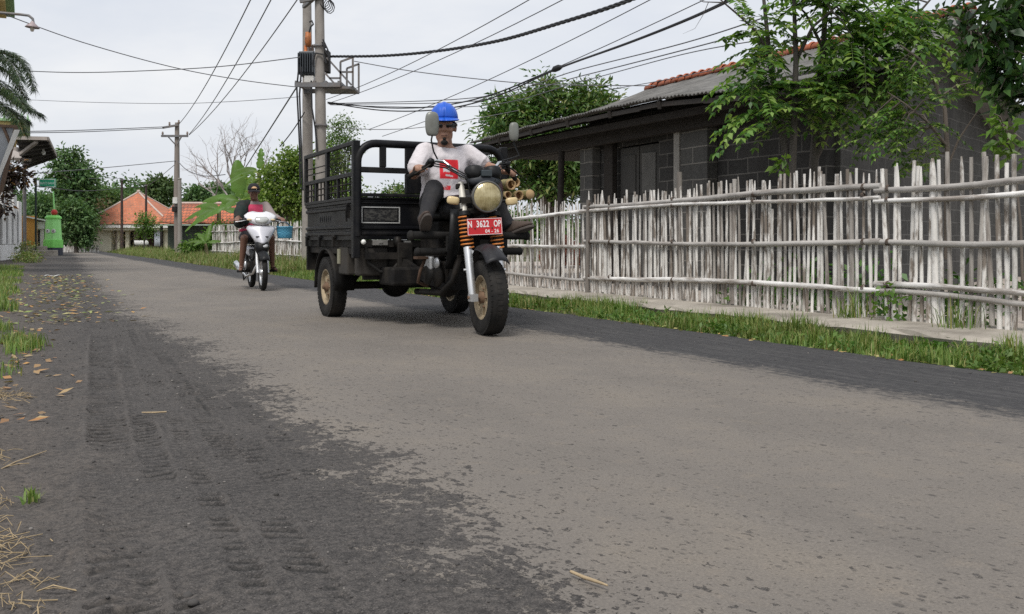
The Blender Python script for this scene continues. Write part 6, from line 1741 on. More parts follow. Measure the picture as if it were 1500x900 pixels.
# handlebar, grips, levers, cables, mirrors
hp = lambda sg: [(2.0, sg * .04, 1.265), (1.985, sg * .11, 1.28), (1.945, sg * .17, 1.345), (1.885, sg * .245, 1.425), (1.84, sg * .29, 1.435), (1.79, sg * .34, 1.405), (1.72, sg * .41, 1.355), (1.66, sg * .47, 1.315)]
mb = MB(); mb.tube(list(reversed(hp(-1))) + hp(1), .0125, 12); hb = mb.xf(SM).build('handlebar', m_chr, tk)
for sg in (-1, 1):
    p = hp(sg)
    MB().tube([V(p[5]).lerp(V(p[6]), .3), V(p[7]), V(p[7]) + (V(p[7]) - V(p[6])) * .25], [.019, .020, .021], 12).xf(SM).build('grip', m_rub, hb)
    mb = MB(); q = V(p[5]); mb.ell(q, (.035, .04, .032)); mb.ell(q + V((.035, 0, .02)), (.03, .035, .028)); mb.xf(SM).build('switch_housing', m_plas, hb)
    mb = MB(); mb.tube([q + V((.045, 0, .0)), q + V((.06, sg * .05, -.035)), q + V((.03, sg * .14, -.09))], [.009, .008, .006], 6); mb.xf(SM).build('lever', m_blk2, hb)
    mb = MB()
    for k, (dx, dz) in enumerate(((.0, 0), (.02, -.02), (-.01, .02))):
        mb.tube([q + V((.06, -sg * .02, dz)), q + V((.12 + dx, -sg * .10, -.02 + dz)), (2.12 + dx, sg * .12, 1.28 + dz), (2.08, sg * .07, 1.14)], .0065, 6)
    mb.xf(SM).build('control_cable', m_plas, hb)
    base = V(p[4]) + V((.01, 0, .01))
    if sg < 0: mid, hd_ = (1.855, -.345, 1.60), V((1.845, -.335, 1.735))
    else: mid, hd_ = (1.83, .455, 1.50), V((1.83, .405, 1.70))
    ms = MB().tube([base, base.lerp(V(mid), .4) + V((0, sg * .012, .0)), V(mid), hd_ + V((0, 0, -.10)), hd_ + V((-.01, 0, -.03))], .0075, 8).xf(SM).build('mirror', m_plas, tk)
    mb = MB(); hw = .062 if sg < 0 else .045
    prof2 = [(z * (1 if sg < 0 else .8), k_) for z, k_ in [(-.10, .55), (-.085, .8), (-.04, .98), (.02, 1.0), (.07, .95), (.098, .72), (.108, .35)]]
    mb.rings([(hd_ + V((0, 0, z)), hw * k_, .032 * k_) for z, k_ in prof2], 18); mb.xf(SM).build('mirror_shell', mat('scuffed_mirror_shell', (.20, .205, .185), .35, .2, .2, 9, (.12, .12, .10), .5, 7), ms, subs=1)
# number plate
pM = SM @ Matrix.Translation((2.235, .0, .872)) @ Matrix.Rotation(R(2.5), 4, 'X') @ Matrix.Rotation(R(-4), 4, 'Y')
pl = MB().box(-.002, .002, -.150, .150, -.068, .068).xf(pM).build('number_plate', m_red, tk, bevel=.001)
mb = MB()
for r_ in ((-.147, .147, -.066, -.0625), (-.147, .147, .0625, .066), (-.147, -.1435, -.0625, .0625), (.1435, .147, -.0625, .0625)): mb.box(.0021, .0032, *r_)
mb.xf(pM).build('plate_border', m_lets, pl)
TX = Matrix(((0, 0, 1, .0034), (1, 0, 0, 0), (0, 1, 0, 0), (0, 0, 0, 1)))          # text plane: x to local y, y to z, facing forward
for body, size, y, z, xs in (('N', .074, -.125, .019, .62), ('3622', .074, -.017, .019, .70), ('OP', .074, .108, .019, .60), ('04 - 26', .040, .060, -.040, .95)):
    text_obj('plate_lettering', body, size, m_lets, pl, pM @ TX @ Matrix.Translation((y, z, 0)), .0008, 1.08, xs, .0018 if size > .06 else .0006)
MB().box(2.10, 2.232, -.02, .02, .86, .88).xf(SM).build('plate_bracket', m_blk2, tk)
mb = MB()
for y, z in ((-.085, -.012), (.062, -.012)): mb.lathe([(0, .006), (.006, .005), (.007, 0)], pM @ V((.0022, y, z)), (1, 0, 0), 8)
mb.build('plate_bolts', m_rust, pl)
# side cowls by the tank seen left and right of the lamp
MB().rings([((1.85, .26, 1.10), .05, .10), ((1.84, .27, 1.2), .06, .11), ((1.82, .26, 1.32), .05, .08)], 14).build('tank_cowl', mat('dark_maroon', (.045, .012, .014), .4, 0, .2, 5), tk, subs=1)

# ---- bamboo poles resting in the box and through its front frame
m_culm = mat('green_bamboo', (.24, .20, .085), .5, 0, .2, 4, (.20, .20, .07), .6, 3, stretch=(1, 6, 6)); m_cut = mat('cut_bamboo', (.46, .31, .16), .8, 0, .15, 12); m_hole = mat('culm_hollow', (.16, .075, .035), .9)
spots = [((1.58, .545, 1.262), .050, 'thick bamboo pole with a dark hollow end, uppermost left of the bundle', 0), ((1.56, .60, 1.285), .044, 'bamboo pole behind the uppermost one in the bundle', 0), ((1.62, .605, 1.165), .046, 'bamboo pole with hollow end in the lower middle of the bundle', 0),
         ((1.66, .695, 1.175), .045, 'bamboo pole with a pale closed cut end, rightmost of the bundle', 1), ((1.66, .475, 1.165), .036, 'thin dark bamboo pole, lowest left of the bundle beside the headlamp', 0)]
for (e, r, lab, closed) in spots:
    e = V(e); tail = V((-.45, e.y * .55 + .18, e.z - .10 + (.06 if e.z > 1.2 else .07)))
    d = (e - tail).normalized(); bp_ = thing('bamboo_pole', lab, 'bamboo pole', tail, TM, 'bamboo poles carried on the tricycle')
    pts, rr = [], []
    L = (e - tail).length; k = 9
    for i in range(k + 1):
        for du, s_ in ((0, 1), (.006, 1.09), (.014, 1.0)):
            x = L * i / k + du
            if x <= L: pts.append(tail + d * x); rr.append(r * s_ * (.9 + .1 * i / k))
    mb = MB(); mb.tube(pts, rr, 14, False); mb.build('culm', m_culm, bp_)
    if closed: MB().lathe([(r * 1.0, -.002), (r * .97, .003), (0, .004)], e, d, 16).build('cut_end', m_cut, bp_)
    else:
        MB().lathe([(r * 1.0, -.02), (r * 1.0, .003), (r * .74, .003), (r * .72, -.05)], e, d, 16).build('cut_end', m_cut, bp_)
        MB().lathe([(r * .74, -.045), (0, -.05)], e, d, 14).build('hollow', m_hole, bp_)

# ================================================================== rider of the tricycle
m_skin = mat('brown_skin', (.32, .175, .118), .5, 0, .08, 8)


def shirt_mat(name, base, prt, x_min, ry, rz, marks=True):
    m, nt, nd, lk, b = new_mat(name)
    tc = N(nt, 'TexCoord').outputs['Object']; sep = N(nt, 'SeparateXYZ'); lk.new(tc, sep.inputs[0]); x, y, z = sep.outputs
    X = lambda *a: math_(nt, 'MULTIPLY', *a)
    def inside(v, lo, hi, e=.004): return X(mapr(nt, v, lo - e, lo + e), mapr(nt, v, hi + e, hi - e))
    fr_ = mapr(nt, x, x_min, x_min + .01)
    m1 = X(X(inside(y, *ry), inside(z, *rz)), fr_)
    if marks:
        w1 = X(inside(y, ry[0] + .03, ry[1] - .08), inside(math_(nt, 'ADD', z, X(noise(nt, tc, 30, 2), .03)), rz[0] + .075, rz[0] + .11))
        w2 = X(inside(y, ry[0] + .05, ry[1] - .05), inside(math_(nt, 'ADD', z, X(noise(nt, tc, 45, 2), .03)), rz[0] + .035, rz[0] + .05))
        m1 = X(m1, math_(nt, 'SUBTRACT', 1.0, math_(nt, 'MAXIMUM', w1, w2)))
        m2 = X(X(inside(y, ry[0] - .01, ry[0] + .10), inside(z, rz[0] - .10, rz[0] - .06)), fr_)
        m1 = math_(nt, 'MAXIMUM', m1, X(m2, mapr(nt, noise(nt, tc, 40, 3), .42, .5)))
    bc = ramp(nt, noise(nt, tc, 5, 5, .6), [(.3, tuple(c * .9 for c in base)), (.7, base)]).outputs[0]
    lk.new(mixc(nt, m1, bc, prt), b.inputs['Base Color']); b.inputs['Roughness'].default_value = .9; b.inputs['Specular IOR Level'].default_value = .15
    h = math_(nt, 'ADD', noise(nt, scaled(nt, tc, (1, 1.6, .8)), 9, 3, .5, .8), X(noise(nt, tc, 220, 2), .06)); bump(nt, b, h, .45, .03); return m


seat_o = (1.25, 0, 1.05)
pr = thing('person', 'man in blue hard hat, sunglasses and white shirt with red print riding the tricycle', 'person', seat_o, TM)
# continuous body: head, neck, torso, arms, hands, legs
SH = {-1: V((1.355, -.205, 1.545)), 1: V((1.355, .205, 1.555))}
EL = {-1: V((1.44, -.335, 1.335)), 1: V((1.46, .37, 1.425))}
HA = {sg: SM @ (V(hp(sg)[6]) + V((-.045, 0, .012))) for sg in (-1, 1)}
HIP = {-1: V((1.27, -.11, 1.09)), 1: V((1.27, .11, 1.09))}
KN = {-1: V((1.66, -.235, 1.205)), 1: V((1.66, .30, 1.16))}
AN = {-1: V((1.86, -.405, .90)), 1: V((1.84, .41, .86))}
HC_ = V((1.40, -.035, 1.768))
FW = V((.93, -.36, 0)).normalized()                        # the face looks ahead and slightly to the camera's left
HR = Matrix.Rotation(math.atan2(FW.y, FW.x), 4, 'Z')
mb = MB()
mb.rings([((1.27, 0, 1.04), .16, .12), ((1.28, 0, 1.12), .17, .13), ((1.31, 0, 1.25), .16, .125), ((1.335, 0, 1.40), .185, .125), ((1.35, 0, 1.50), .185, .11), ((1.355, 0, 1.575), .12, .085), ((1.36, -.01, 1.61), .068, .066), ((1.375, -.02, 1.68), .062, .064)])
Hm = Matrix.Translation(HC_) @ HR @ Matrix.Scale(1.15, 4)
hd_v = MB()
hd_v.ell((-.012, 0, .035), (.112, .088, .105)); hd_v.ell((.02, 0, -.055), (.085, .068, .085)); hd_v.ell((.068, 0, -.115), (.032, .036, .028))   # skull, jaw, chin
hd_v.ell((.103, 0, -.005), (.016, .014, .036)); hd_v.ell((.108, 0, -.030), (.018, .021, .014))                                             # nose
hd_v.ell((.095, .033, .025), (.022, .034, .012)); hd_v.ell((.095, -.033, .025), (.022, .034, .012))                                         # brow
hd_v.ell((.086, .042, -.03), (.026, .026, .024)); hd_v.ell((.086, -.042, -.03), (.026, .026, .024)); hd_v.ell((.094, 0, -.066), (.018, .03, .008)); hd_v.ell((.092, 0, -.080), (.018, .026, .009))
for sg in (-1, 1): hd_v.ell((-.005, sg * .088, -.005), (.022, .012, .033))
hd_v.xf(Hm); mb.v, off = mb.v + hd_v.v, len(mb.v); mb.f += [tuple(i + off for i in f) for f in hd_v.f]; mb.m += hd_v.m; mb.s += hd_v.s


def hand(mb, wrist, d, palm_n, sg, s=1.0, curl=1.0):
    """palm, four bent fingers of unequal length and a thumb; d: towards the knuckles, palm_n: the way the palm faces, sg: thumb side"""
    d = V(d).normalized(); pn = V(palm_n).normalized(); sd = d.cross(pn).normalized() * sg
    M_ = Matrix((tuple(d) + (0,), tuple(sd) + (0,), tuple(pn) + (0,), (0, 0, 0, 1))).transposed()
    mb.ell(V(wrist) + d * .045 * s, (.052 * s, .044 * s, .020 * s), 14, 8, M_.to_3x3())
    for k, (o, L) in enumerate(((.032, .072), (.011, .080), (-.011, .075), (-.031, .060))):
        b = V(wrist) + d * .078 * s + sd * o * s; a1 = b + (d * .75 + pn * .5 * curl).normalized() * L * .45 * s; a2 = a1 + (d * .1 + pn * curl).normalized() * L * .32 * s; a3 = a2 + (-d * .6 * curl + pn * .7).normalized() * L * .25 * s
        mb.limb(b, a1, .0098 * s, .0092 * s, 8); mb.limb(a1, a2, .0092 * s, .0085 * s, 8); mb.limb(a2, a3, .0085 * s, .0075 * s, 8)
    t0 = V(wrist) + d * .025 * s + sd * .034 * s; t1 = t0 + (d * .7 + sd * .7).normalized() * .035 * s; t2 = t1 + (d * .7 + pn * .8 + sd * .1).normalized() * .035 * s
    mb.limb(t0, t1, .013 * s, .0105 * s, 8); mb.limb(t1, t2, .0105 * s, .009 * s, 8)


for sg in (-1, 1):
    mb.limb(V((1.35, sg * .10, 1.53)), SH[sg], .07, .068); mb.limb(SH[sg], EL[sg], .060, .045); mb.limb(EL[sg], HA[sg], .046, .029)
    f = (HA[sg] - EL[sg]).normalized(); hand(mb, HA[sg] - f * .055, f + V((0, 0, .25)), V((.25, 0, -1)), -sg, 1.12)
    mb.limb(HIP[sg], KN[sg], .085, .060); mb.limb(KN[sg], AN[sg], .056, .038)
mb.build('body', m_skin, pr, remesh=.0085, smooth_it=3)
# T-shirt
m_shirt = shirt_mat('white_tee', (.66, .62, .635), (.68, .035, .045), 1.36 - 1.25, (-.105, .065), (1.305 - 1.05, 1.475 - 1.05))
mb = MB()
mb.rings([((1.28, 0, 1.05), .205, .17), ((1.285, 0, 1.13), .212, .185), ((1.31, 0, 1.24), .200, .175), ((1.33, 0, 1.38), .212, .155), ((1.35, 0, 1.50), .212, .130), ((1.356, 0, 1.555), .165, .108), ((1.360, 0, 1.578), .118, .098), ((1.362, -.004, 1.586), .098, .092)])
for sg in (-1, 1):
    e = SH[sg].lerp(EL[sg], .72); mb.limb(V((1.35, sg * .11, 1.525)), SH[sg], .085, .090); mb.limb(SH[sg], SH[sg].lerp(e, .5), .090, .088); mb.limb(SH[sg].lerp(e, .5), e - (e - SH[sg]).normalized() * .02, .088, .092)
    u = (e - SH[sg]).normalized(); mb.tube([e - u * .04, e + u * .018], [.086, .093], 14)
mb.ell((1.40, 0, 1.14), (.10, .19, .07))
sh_ = mb.build('shirt', m_shirt, pr, remesh=.011, smooth_it=4)
tx = bpy.data.textures.new('cloth_folds', 'CLOUDS'); tx.noise_scale = .2; tx.noise_depth = 2
dm = sh_.modifiers.new('folds', 'DISPLACE'); dm.texture = tx; dm.strength = .05; dm.mid_level = .5
MB().lathe([(.088, -.008), (.094, .002), (.086, .010)], (1.365, -.004, 1.586), (.22, 0, 1), 24).build('collar', mat('collar_rib', (.66, .63, .64), .9), pr)
# trousers
m_tr = mat('black_trousers', (.017, .017, .020), .85, 0, .3, 6, (.05, .046, .042), .4, 4, .5, 25)
mb = MB(); mb.rings([((1.25, 0, 1.0), .17, .14), ((1.26, 0, 1.07), .19, .155), ((1.28, 0, 1.15), .185, .15)])
for sg in (-1, 1):
    mb.limb(HIP[sg], KN[sg], .112, .083); mb.limb(KN[sg], KN[sg].lerp(AN[sg], .85), .081, .066); u = (AN[sg] - KN[sg]).normalized(); mb.tube([AN[sg] - u * .10, AN[sg] - u * .015], [.066, .070], 14)
o = mb.build('trousers', m_tr, pr, remesh=.011, smooth_it=4); dm = o.modifiers.new('folds', 'DISPLACE'); dm.texture = tx; dm.strength = .03; dm.mid_level = .5
# shoes: soles towards the camera, heels on the foot bars
m_shoe = mat('brown_shoe', (.055, .036, .028), .65, 0, .25, 8, (.14, .11, .09), .5, 5); m_sole = mat('worn_sole', (.085, .072, .064), .85, 0, .2, 10)
for sg, td, sn in ((-1, V((.80, -.22, .52)), V((.55, .0, -.80))), (1, V((.74, .56, .34)), V((.42, .05, -.90)))):
    td = td.normalized(); sn = (sn - td * sn.dot(td)).normalized(); sd = td.cross(sn).normalized()
    heel = AN[sg] - td * .05 + sn * .055
    M_ = Matrix((tuple(td) + (0,), tuple(sd) + (0,), tuple(-sn) + (0,), (0, 0, 0, 1))).transposed(); M_.translation = heel
    mb = MB(); mb.rings([((.125, 0, .006), .046, .145), ((.125, 0, .03), .050, .15), ((.115, 0, .055), .047, .135), ((.07, 0, .085), .042, .085), ((.045, 0, .12), .045, .055)], 20)
    s_ = mb.xf(M_).build('shoe', m_shoe, pr, subs=1)
    mb = MB(); mb.rings([((.125, 0, -.014), .049, .150), ((.125, 0, .008), .052, .153)], 20); mb.xf(M_).build('sole', m_sole, s_, bevel=.005)
# beard, sunglasses, hard hat
mb = MB(); mb.ell((.074, 0, -.121), (.0285, .030, .026)); mb.ell((.098, 0, -.098), (.008, .014, .010)); mb.xf(Hm).build('goatee', mat('black_hair', (.012, .011, .010), .8), pr)
mb = MB()
rows = [[(.108 - .055 * abs(u) ** 2.2 - .010 * abs(v), u * .088, .012 + v * (.028 - .006 * abs(u))) for u in [i / 8 for i in range(-8, 9)]] for v in (-1, -.4, .3, 1)]
mb.grid(rows)
for sg in (-1, 1): mb.bar((.06, sg * .088, .02), (-.02, sg * .099, .02), .006, .014)
mb.xf(Hm).build('sunglasses', mat('dark_glasses', (.008, .008, .009), .12, 0, .05, 5, spec=.6), pr, solid=.008)
mb = MB(); mb.ell((.098, 0, -.073), (.0125, .027, .004)); mb.xf(Hm).build('mouth', mat('lip', (.13, .055, .045), .5), pr)
m_hat = mat('blue_hard_hat', (.016, .105, .56), .32, 0, .06, 5, (.02, .07, .36), .3, 5)
hat = thing('hard_hat', 'bright blue hard hat on the head of the tricycle rider', 'hard hat', HC_ + V((0, 0, .072)), TM)
HM2 = Matrix.Translation(HC_ + V((0, 0, .074))) @ HR @ Matrix.Rotation(R(3), 4, 'Y') @ Matrix.Scale(1.0, 4)
mb = MB(); a_, b_ = .150, .122
rows = []
for i in range(13):
    ph = math.pi / 2 * i / 12
    row = []
    for k in range(41):
        th = 2 * math.pi * k / 40
        rid = .010 * math.exp(-((math.sin(th) * math.cos(ph) * b_) / .016) ** 2) * min(1, ph * 2) + .005 * math.exp(-((abs(math.sin(th)) * math.cos(ph) * b_ - .048) / .010) ** 2) * min(1, ph * 2)
        row.append(((a_ + rid) * math.cos(th) * math.cos(ph) ** .9, (b_ + rid) * math.sin(th) * math.cos(ph) ** .9, .142 * math.sin(ph) ** .92 + rid))
    rows.append(row)
mb.grid(rows); mb.xf(HM2).build('shell', m_hat, hat, solid=.006)
mb = MB(); rows = []
for q in range(5):
    row = []
    for k in range(41):
        th = 2 * math.pi * k / 40; e = q / 4 * (.014 + .050 * max(0, math.cos(th)) ** 1.5)
        row.append(((a_ + e) * math.cos(th), (b_ + e * .8) * math.sin(th), .002 - q / 4 * (.010 + .022 * max(0, math.cos(th)) ** 2)))
    rows.append(row)
mb.grid(rows); mb.xf(HM2).build('brim', m_hat, hat, solid=.007)
MB().tube([HA[-1].lerp(EL[-1], .22) + V((0, 0, .0)), HA[-1].lerp(EL[-1], .34)], .039, 14).build('wristwatch', mat('watch_strap', (.03, .03, .03), .5), pr)
# ================================================================== underbone motorbike coming up behind
psi = 23.0
front = V((-3.80, 14.58, 0)); fw = V((math.sin(R(psi)), -math.cos(R(psi)), 0)); WB = 1.22
FM = Matrix.Translation(front - fw * WB) @ Matrix.Rotation(math.atan2(fw.y, fw.x), 4, 'Z')
m_wht = mat('white_fairing', (.74, .74, .76), .28, 0, .05, 5, (.5, .5, .5), .25, 3)
m_sil = mat('silver_fairing', (.60, .60, .64), .3, .15, .06, 5)
mo = thing('motorbike', 'white and black underbone motorbike ridden behind the cargo tricycle', 'motorbike', (0, 0, 0), FM)


def bike_wheel(c, r, w, nm='wheel'):
    c = V(c); k = r - w
    mb = MB(); mb.lathe([(k, -w * .35), (k + w * .35, -w * .5), (r - w * .25, -w * .46), (r - w * .05, -w * .25), (r, 0), (r - w * .05, w * .25), (r - w * .25, w * .46), (k + w * .35, w * .5), (k, w * .35)], c, (0, 1, 0), 40)
    wv = mb.build(nm, m_rub, mo)
    mb = MB(); mb.lathe([(k + .004, -w * .36), (k - .02, -w * .3), (k - .026, 0), (k - .02, w * .3), (k + .004, w * .36)], c, (0, 1, 0), 36)
    for i in range(10):
        a = i * math.pi / 5; d = V((math.cos(a), 0, math.sin(a))); mb.bar(c + d * .03, c + d * (k - .02), .028, .014, up=(0, 1, 0))
    mb.lathe([(0, -.05), (.045, -.05), (.05, 0), (.045, .05), (0, .05)], c, (0, 1, 0), 16); mb.build('rim', m_alu, wv)
    return wv


bike_wheel((0, 0, .275), .275, .085); bike_wheel((WB, 0, .28), .28, .08)
kx = lambda z: WB - (z - .28) * .42
for sg in (-1, 1): MB().tube([(WB, sg * .075, .27), (kx(.45), sg * .075, .45), (kx(.68), sg * .07, .68)], [.024, .026, .02], 12).build('fork_leg', m_alu, mo)
rows = []
for i in range(12):
    a = R(35 + 120 * i / 11); rows.append([(WB + math.cos(a) * (.335 - .05 * abs(u) ** 2.5) - .01, .072 * u, .28 + math.sin(a) * (.335 - .05 * abs(u) ** 2.5)) for u in (-1, -.7, -.3, 0, .3, .7, 1)])
MB().grid(rows).build('front_mudguard', m_plas, mo, solid=.006)
mb = MB(); mb.rings([((1.10, 0, .52), .06, .07), ((1.13, 0, .60), .10, .11), ((1.12, 0, .70), .12, .12), ((1.06, 0, .78), .10, .1)], 18); mb.build('lower_cowl', m_plas, mo, subs=1)
MB().rings([((1.20, .02, .64), .045, .035), ((1.19, .02, .68), .07, .045), ((1.17, .02, .72), .06, .04)], 16).build('badge', m_alu, mo, subs=1)
# front shield, an inverted trapezium with pointed foot
def shield(pts, x0, dx, th=.03):
    return MB().prism(pts, lambda a, b_, d: V((x0 - (b_ - .75) * .42 - abs(a) * dx + d, a, b_)), 0, th)
fs_ = MB(); rows = []
for z, hw in ((.715, .045), (.74, .10), (.80, .135), (.88, .185), (.935, .215), (.965, .205), (.985, .15)):
    rows.append([(1.21 - (z - .72) * .45 - .10 * abs(u) ** 1.8, hw * u, z + (.0 if abs(u) < .9 else .01)) for u in [i / 6 for i in range(-6, 7)]])
fs = fs_.grid(rows).build('front_shield', m_sil, mo, solid=.02)
mb = MB()
for sg in (-1, 1): mb.box(1.135, 1.165, *sorted((sg * .045, sg * .095)), .815, .83); mb.box(1.115, 1.13, *sorted((sg * .035, sg * .06)), .875, .887)
mb.build('intake_slots', m_plas, fs)
mb = MB()                                               # handlebar cowl, wide hexagon
rows = []
for z, hw, x in ((1.0, .09, 1.075), (1.03, .15, 1.11), (1.075, .225, 1.10), (1.12, .24, 1.05), (1.165, .18, 1.00), (1.19, .10, .965)):
    rows.append([(x - .12 * abs(u) ** 1.7, hw * u, z + .02 * abs(u) ** 2) for u in [i / 6 for i in range(-6, 7)]])
cw = mb.grid(rows).build('handlebar_cowl', m_wht, mo, solid=.03)
rows = []
for z, hw, x in ((1.022, .05, 1.122), (1.05, .09, 1.128), (1.09, .105, 1.115), (1.125, .08, 1.08)):
    rows.append([(x - .03 * abs(u) ** 2, hw * u, z) for u in [i / 5 for i in range(-5, 6)]])
MB().grid(rows).build('headlamp', mat('clear_lamp', (.52, .53, .50), .12, .3, .12, 10), cw, solid=.012)
for sg in (-1, 1): MB().ell((1.04, sg * .175, 1.085), (.03, .04, .018)).build('turn_signal', mat('pale_amber', (.62, .50, .30), .25), cw)
mb = MB(); mb.tube([(.93, -.36, 1.08), (1.0, -.22, 1.07), (1.02, 0, 1.06), (1.0, .22, 1.07), (.93, .36, 1.08)], .013, 10); hb2 = mb.build('handlebar', m_blk2, mo)
for sg in (-1, 1):
    MB().tube([(.96, sg * .27, 1.078), (.92, sg * .385, 1.082)], .019, 10).build('grip', m_rub, hb2)
    MB().tube([(1.01, sg * .22, 1.08), (1.02, sg * .30, 1.06), (1.0, sg * .38, 1.05)], .007, 6).build('lever', m_alu, hb2)
    MB().ell((.985, sg * .24, 1.085), (.035, .04, .03)).build('switch_housing', m_plas, hb2)
# body, seat, engine, exhaust
mb = MB(); mb.rings([((1.0, 0, .55), .05, .05), ((.95, 0, .75), .07, .07), ((.97, 0, .95), .09, .06)], 14); mb.build('steering_cover', m_plas, mo)
mb = MB(); mb.tube([(.98, 0, .80), (.82, 0, .58), (.62, 0, .50), (.40, 0, .60)], [.08, .085, .09, .10], 14); mb.build('leg_spine', m_plas, mo)
mb = MB(); mb.rings([((.18, 0, .50), .07, .32), ((.12, 0, .60), .13, .44), ((.08, 0, .70), .14, .50)], 18); mb.build('rear_body', m_sil, mo, subs=1)
mb = MB(); mb.rings([((.14, 0, .70), .13, .46), ((.14, 0, .76), .14, .46), ((.14, 0, .79), .12, .42)], 18); mb.build('seat', m_seat, mo, subs=1)
mb = MB(); mb.box(.48, .80, -.12, .12, .26, .44); mb.lathe([(0, 0), (.10, 0), (.09, .05), (0, .06)], (.60, -.12, .36), (0, -1, 0), 18); mb.tube([(.72, 0, .40), (.95, 0, .46)], [.07, .06], 12)
for i in range(5): mb.lathe([(.05, 0), (.085, .004), (.085, .010), (.05, .014)], (.78 + i * .03, 0, .415 + i * .01), (1, 0, .25), 16)
mb.build('engine', m_oil, mo, bevel=.015)
MB().lathe([(0, 0), (.085, 0), (.09, .03), (.05, .045), (0, .045)], (.60, -.165, .38), (0, -1, 0), 18).build('engine_cover', m_alu, mo)
mb = MB(); mb.tube([(.92, -.05, .38), (.88, -.10, .26), (.6, -.16, .20), (.3, -.17, .24), (.15, -.18, .28)], .02, 8); mb.tube([(.22, -.18, .26), (.16, -.18, .28), (-.35, -.20, .38), (-.38, -.20, .385)], [.03, .05, .055, .04], 14); mb.build('exhaust', m_chr, mo)
mb = MB(); mb.tube([(.62, -.30, .28), (.62, .30, .28)], .014, 8)
for sg in (-1, 1): mb.tube([(.62, sg * .18, .285), (.62, sg * .31, .285)], .022, 10)
mb.tube([(.55, -.16, .2), (.72, -.22, .15), (.80, -.24, .24)], .01, 6); mb.build('foot_pegs', m_rub, mo)
rows = []
for i in range(9): a = R(40 + 120 * i / 8); rows.append([(math.cos(a) * .33, y, .29 + math.sin(a) * .33) for y in (-.07, 0, .07)])
MB().grid(rows).build('rear_mudguard', m_plas, mo, solid=.008)
mb = MB()
for sg in (-1, 1): mb.tube([(.0, sg * .11, .28), (-.06, sg * .11, .58)], .028, 10)
mb.tube([(.0, -.09, .275), (.5, -.09, .34)], .018, 8); mb.tube([(.0, .09, .275), (.5, .09, .34)], .018, 8); mb.build('rear_shock', m_alu, mo)
mb = MB(); mb.box(-.45, -.42, -.08, .08, .60, .68); mb.build('tail_lamp', mat('tail_red', (.4, .02, .02), .3), mo, bevel=.01)

# ---- rider
m_skin2 = mat('dark_brown_skin', (.17, .088, .06), .5, 0, .12, 8)
r2 = thing('person', 'man in dark cap and pink shirt, dark jacket over one shoulder, riding the motorbike', 'person', (.28, 0, .80), FM)
SH2 = {-1: V((.30, -.175, 1.32)), 1: V((.30, .175, 1.32))}; EL2 = {-1: V((.56, -.28, 1.12)), 1: V((.54, .28, 1.11))}
HA2 = {sg: V((.865, sg * .335, 1.105)) for sg in (-1, 1)}
HP2 = {sg: V((.24, sg * .10, .84)) for sg in (-1, 1)}; KN2 = {-1: V((.74, -.215, .80)), 1: V((.74, .20, .80))}; AN2 = {sg: V((.60, sg * .24, .36)) for sg in (-1, 1)}
H2 = Matrix.Translation((.38, -.02, 1.545)) @ Matrix.Rotation(R(-3), 4, 'Z') @ Matrix.Rotation(R(5), 4, 'Y')
mb = MB(); mb.rings([((.25, 0, .80), .16, .12), ((.25, 0, .95), .15, .12), ((.28, 0, 1.15), .165, .115), ((.30, 0, 1.29), .17, .10), ((.31, 0, 1.36), .10, .075), ((.33, 0, 1.41), .06, .06), ((.35, -.01, 1.47), .058, .06)])
hv = MB(); hv.ell((-.01, 0, .03), (.105, .082, .10)); hv.ell((.02, 0, -.05), (.08, .064, .08)); hv.ell((.066, 0, -.10), (.03, .034, .028)); hv.ell((.10, 0, -.012), (.016, .018, .034)); hv.ell((.088, .036, -.03), (.024, .026, .022)); hv.ell((.088, -.036, -.03), (.024, .026, .022)); hv.ell((.09, 0, .022), (.022, .055, .012)); hv.ell((.09, 0, -.068), (.016, .028, .012))
for sg in (-1, 1): hv.ell((-.005, sg * .083, -.005), (.02, .012, .03))
hv.xf(H2); off = len(mb.v); mb.v += hv.v; mb.f += [tuple(i + off for i in f) for f in hv.f]; mb.m += hv.m; mb.s += hv.s
for sg in (-1, 1):
    mb.limb(V((.30, sg * .1, 1.31)), SH2[sg], .065, .062); mb.limb(SH2[sg], EL2[sg], .056, .043); mb.limb(EL2[sg], HA2[sg], .043, .028)
    f = (HA2[sg] - EL2[sg]).normalized(); hand(mb, HA2[sg] - f * .03, f, V((.2, 0, -1)), -sg, 1.1)
    mb.limb(HP2[sg], KN2[sg], .088, .060); mb.limb(KN2[sg], KN2[sg].lerp(AN2[sg], .35), .058, .054); mb.limb(KN2[sg].lerp(AN2[sg], .35), AN2[sg], .054, .036)
    mb.limb(AN2[sg] + V((-.03, 0, -.03)), AN2[sg] + V((.14, sg * .03, -.055)), .035, .03)
mb.build('body', m_skin2, r2, remesh=.010)
m_pk = shirt_mat('brown_grey_tee', (.27, .225, .215), (.58, .07, .14), .345 - .28, (-.15, .12), (.98 - .80, 1.345 - .80), True)
mb = MB(); mb.rings([((.25, 0, .84), .19, .155), ((.25, 0, .95), .185, .155), ((.28, 0, 1.14), .19, .14), ((.30, 0, 1.28), .19, .118), ((.31, 0, 1.345), .13, .09), ((.32, 0, 1.39), .082, .075)])
for sg in (-1, 1):
    e = SH2[sg].lerp(EL2[sg], .8); mb.limb(V((.30, sg * .1, 1.30)), SH2[sg], .08, .082); mb.limb(SH2[sg], e, .082, .075)
    if sg > 0: mb.limb(e, EL2[sg].lerp(HA2[sg], .6), .07, .05)
o = mb.build('shirt', m_pk, r2, remesh=.013, smooth_it=4); dm = o.modifiers.new('folds', 'DISPLACE'); dm.texture = tx; dm.strength = .025; dm.mid_level = .5
m_hem = mat('pink_hem', (.55, .05, .12), .85, 0, .25, 12)
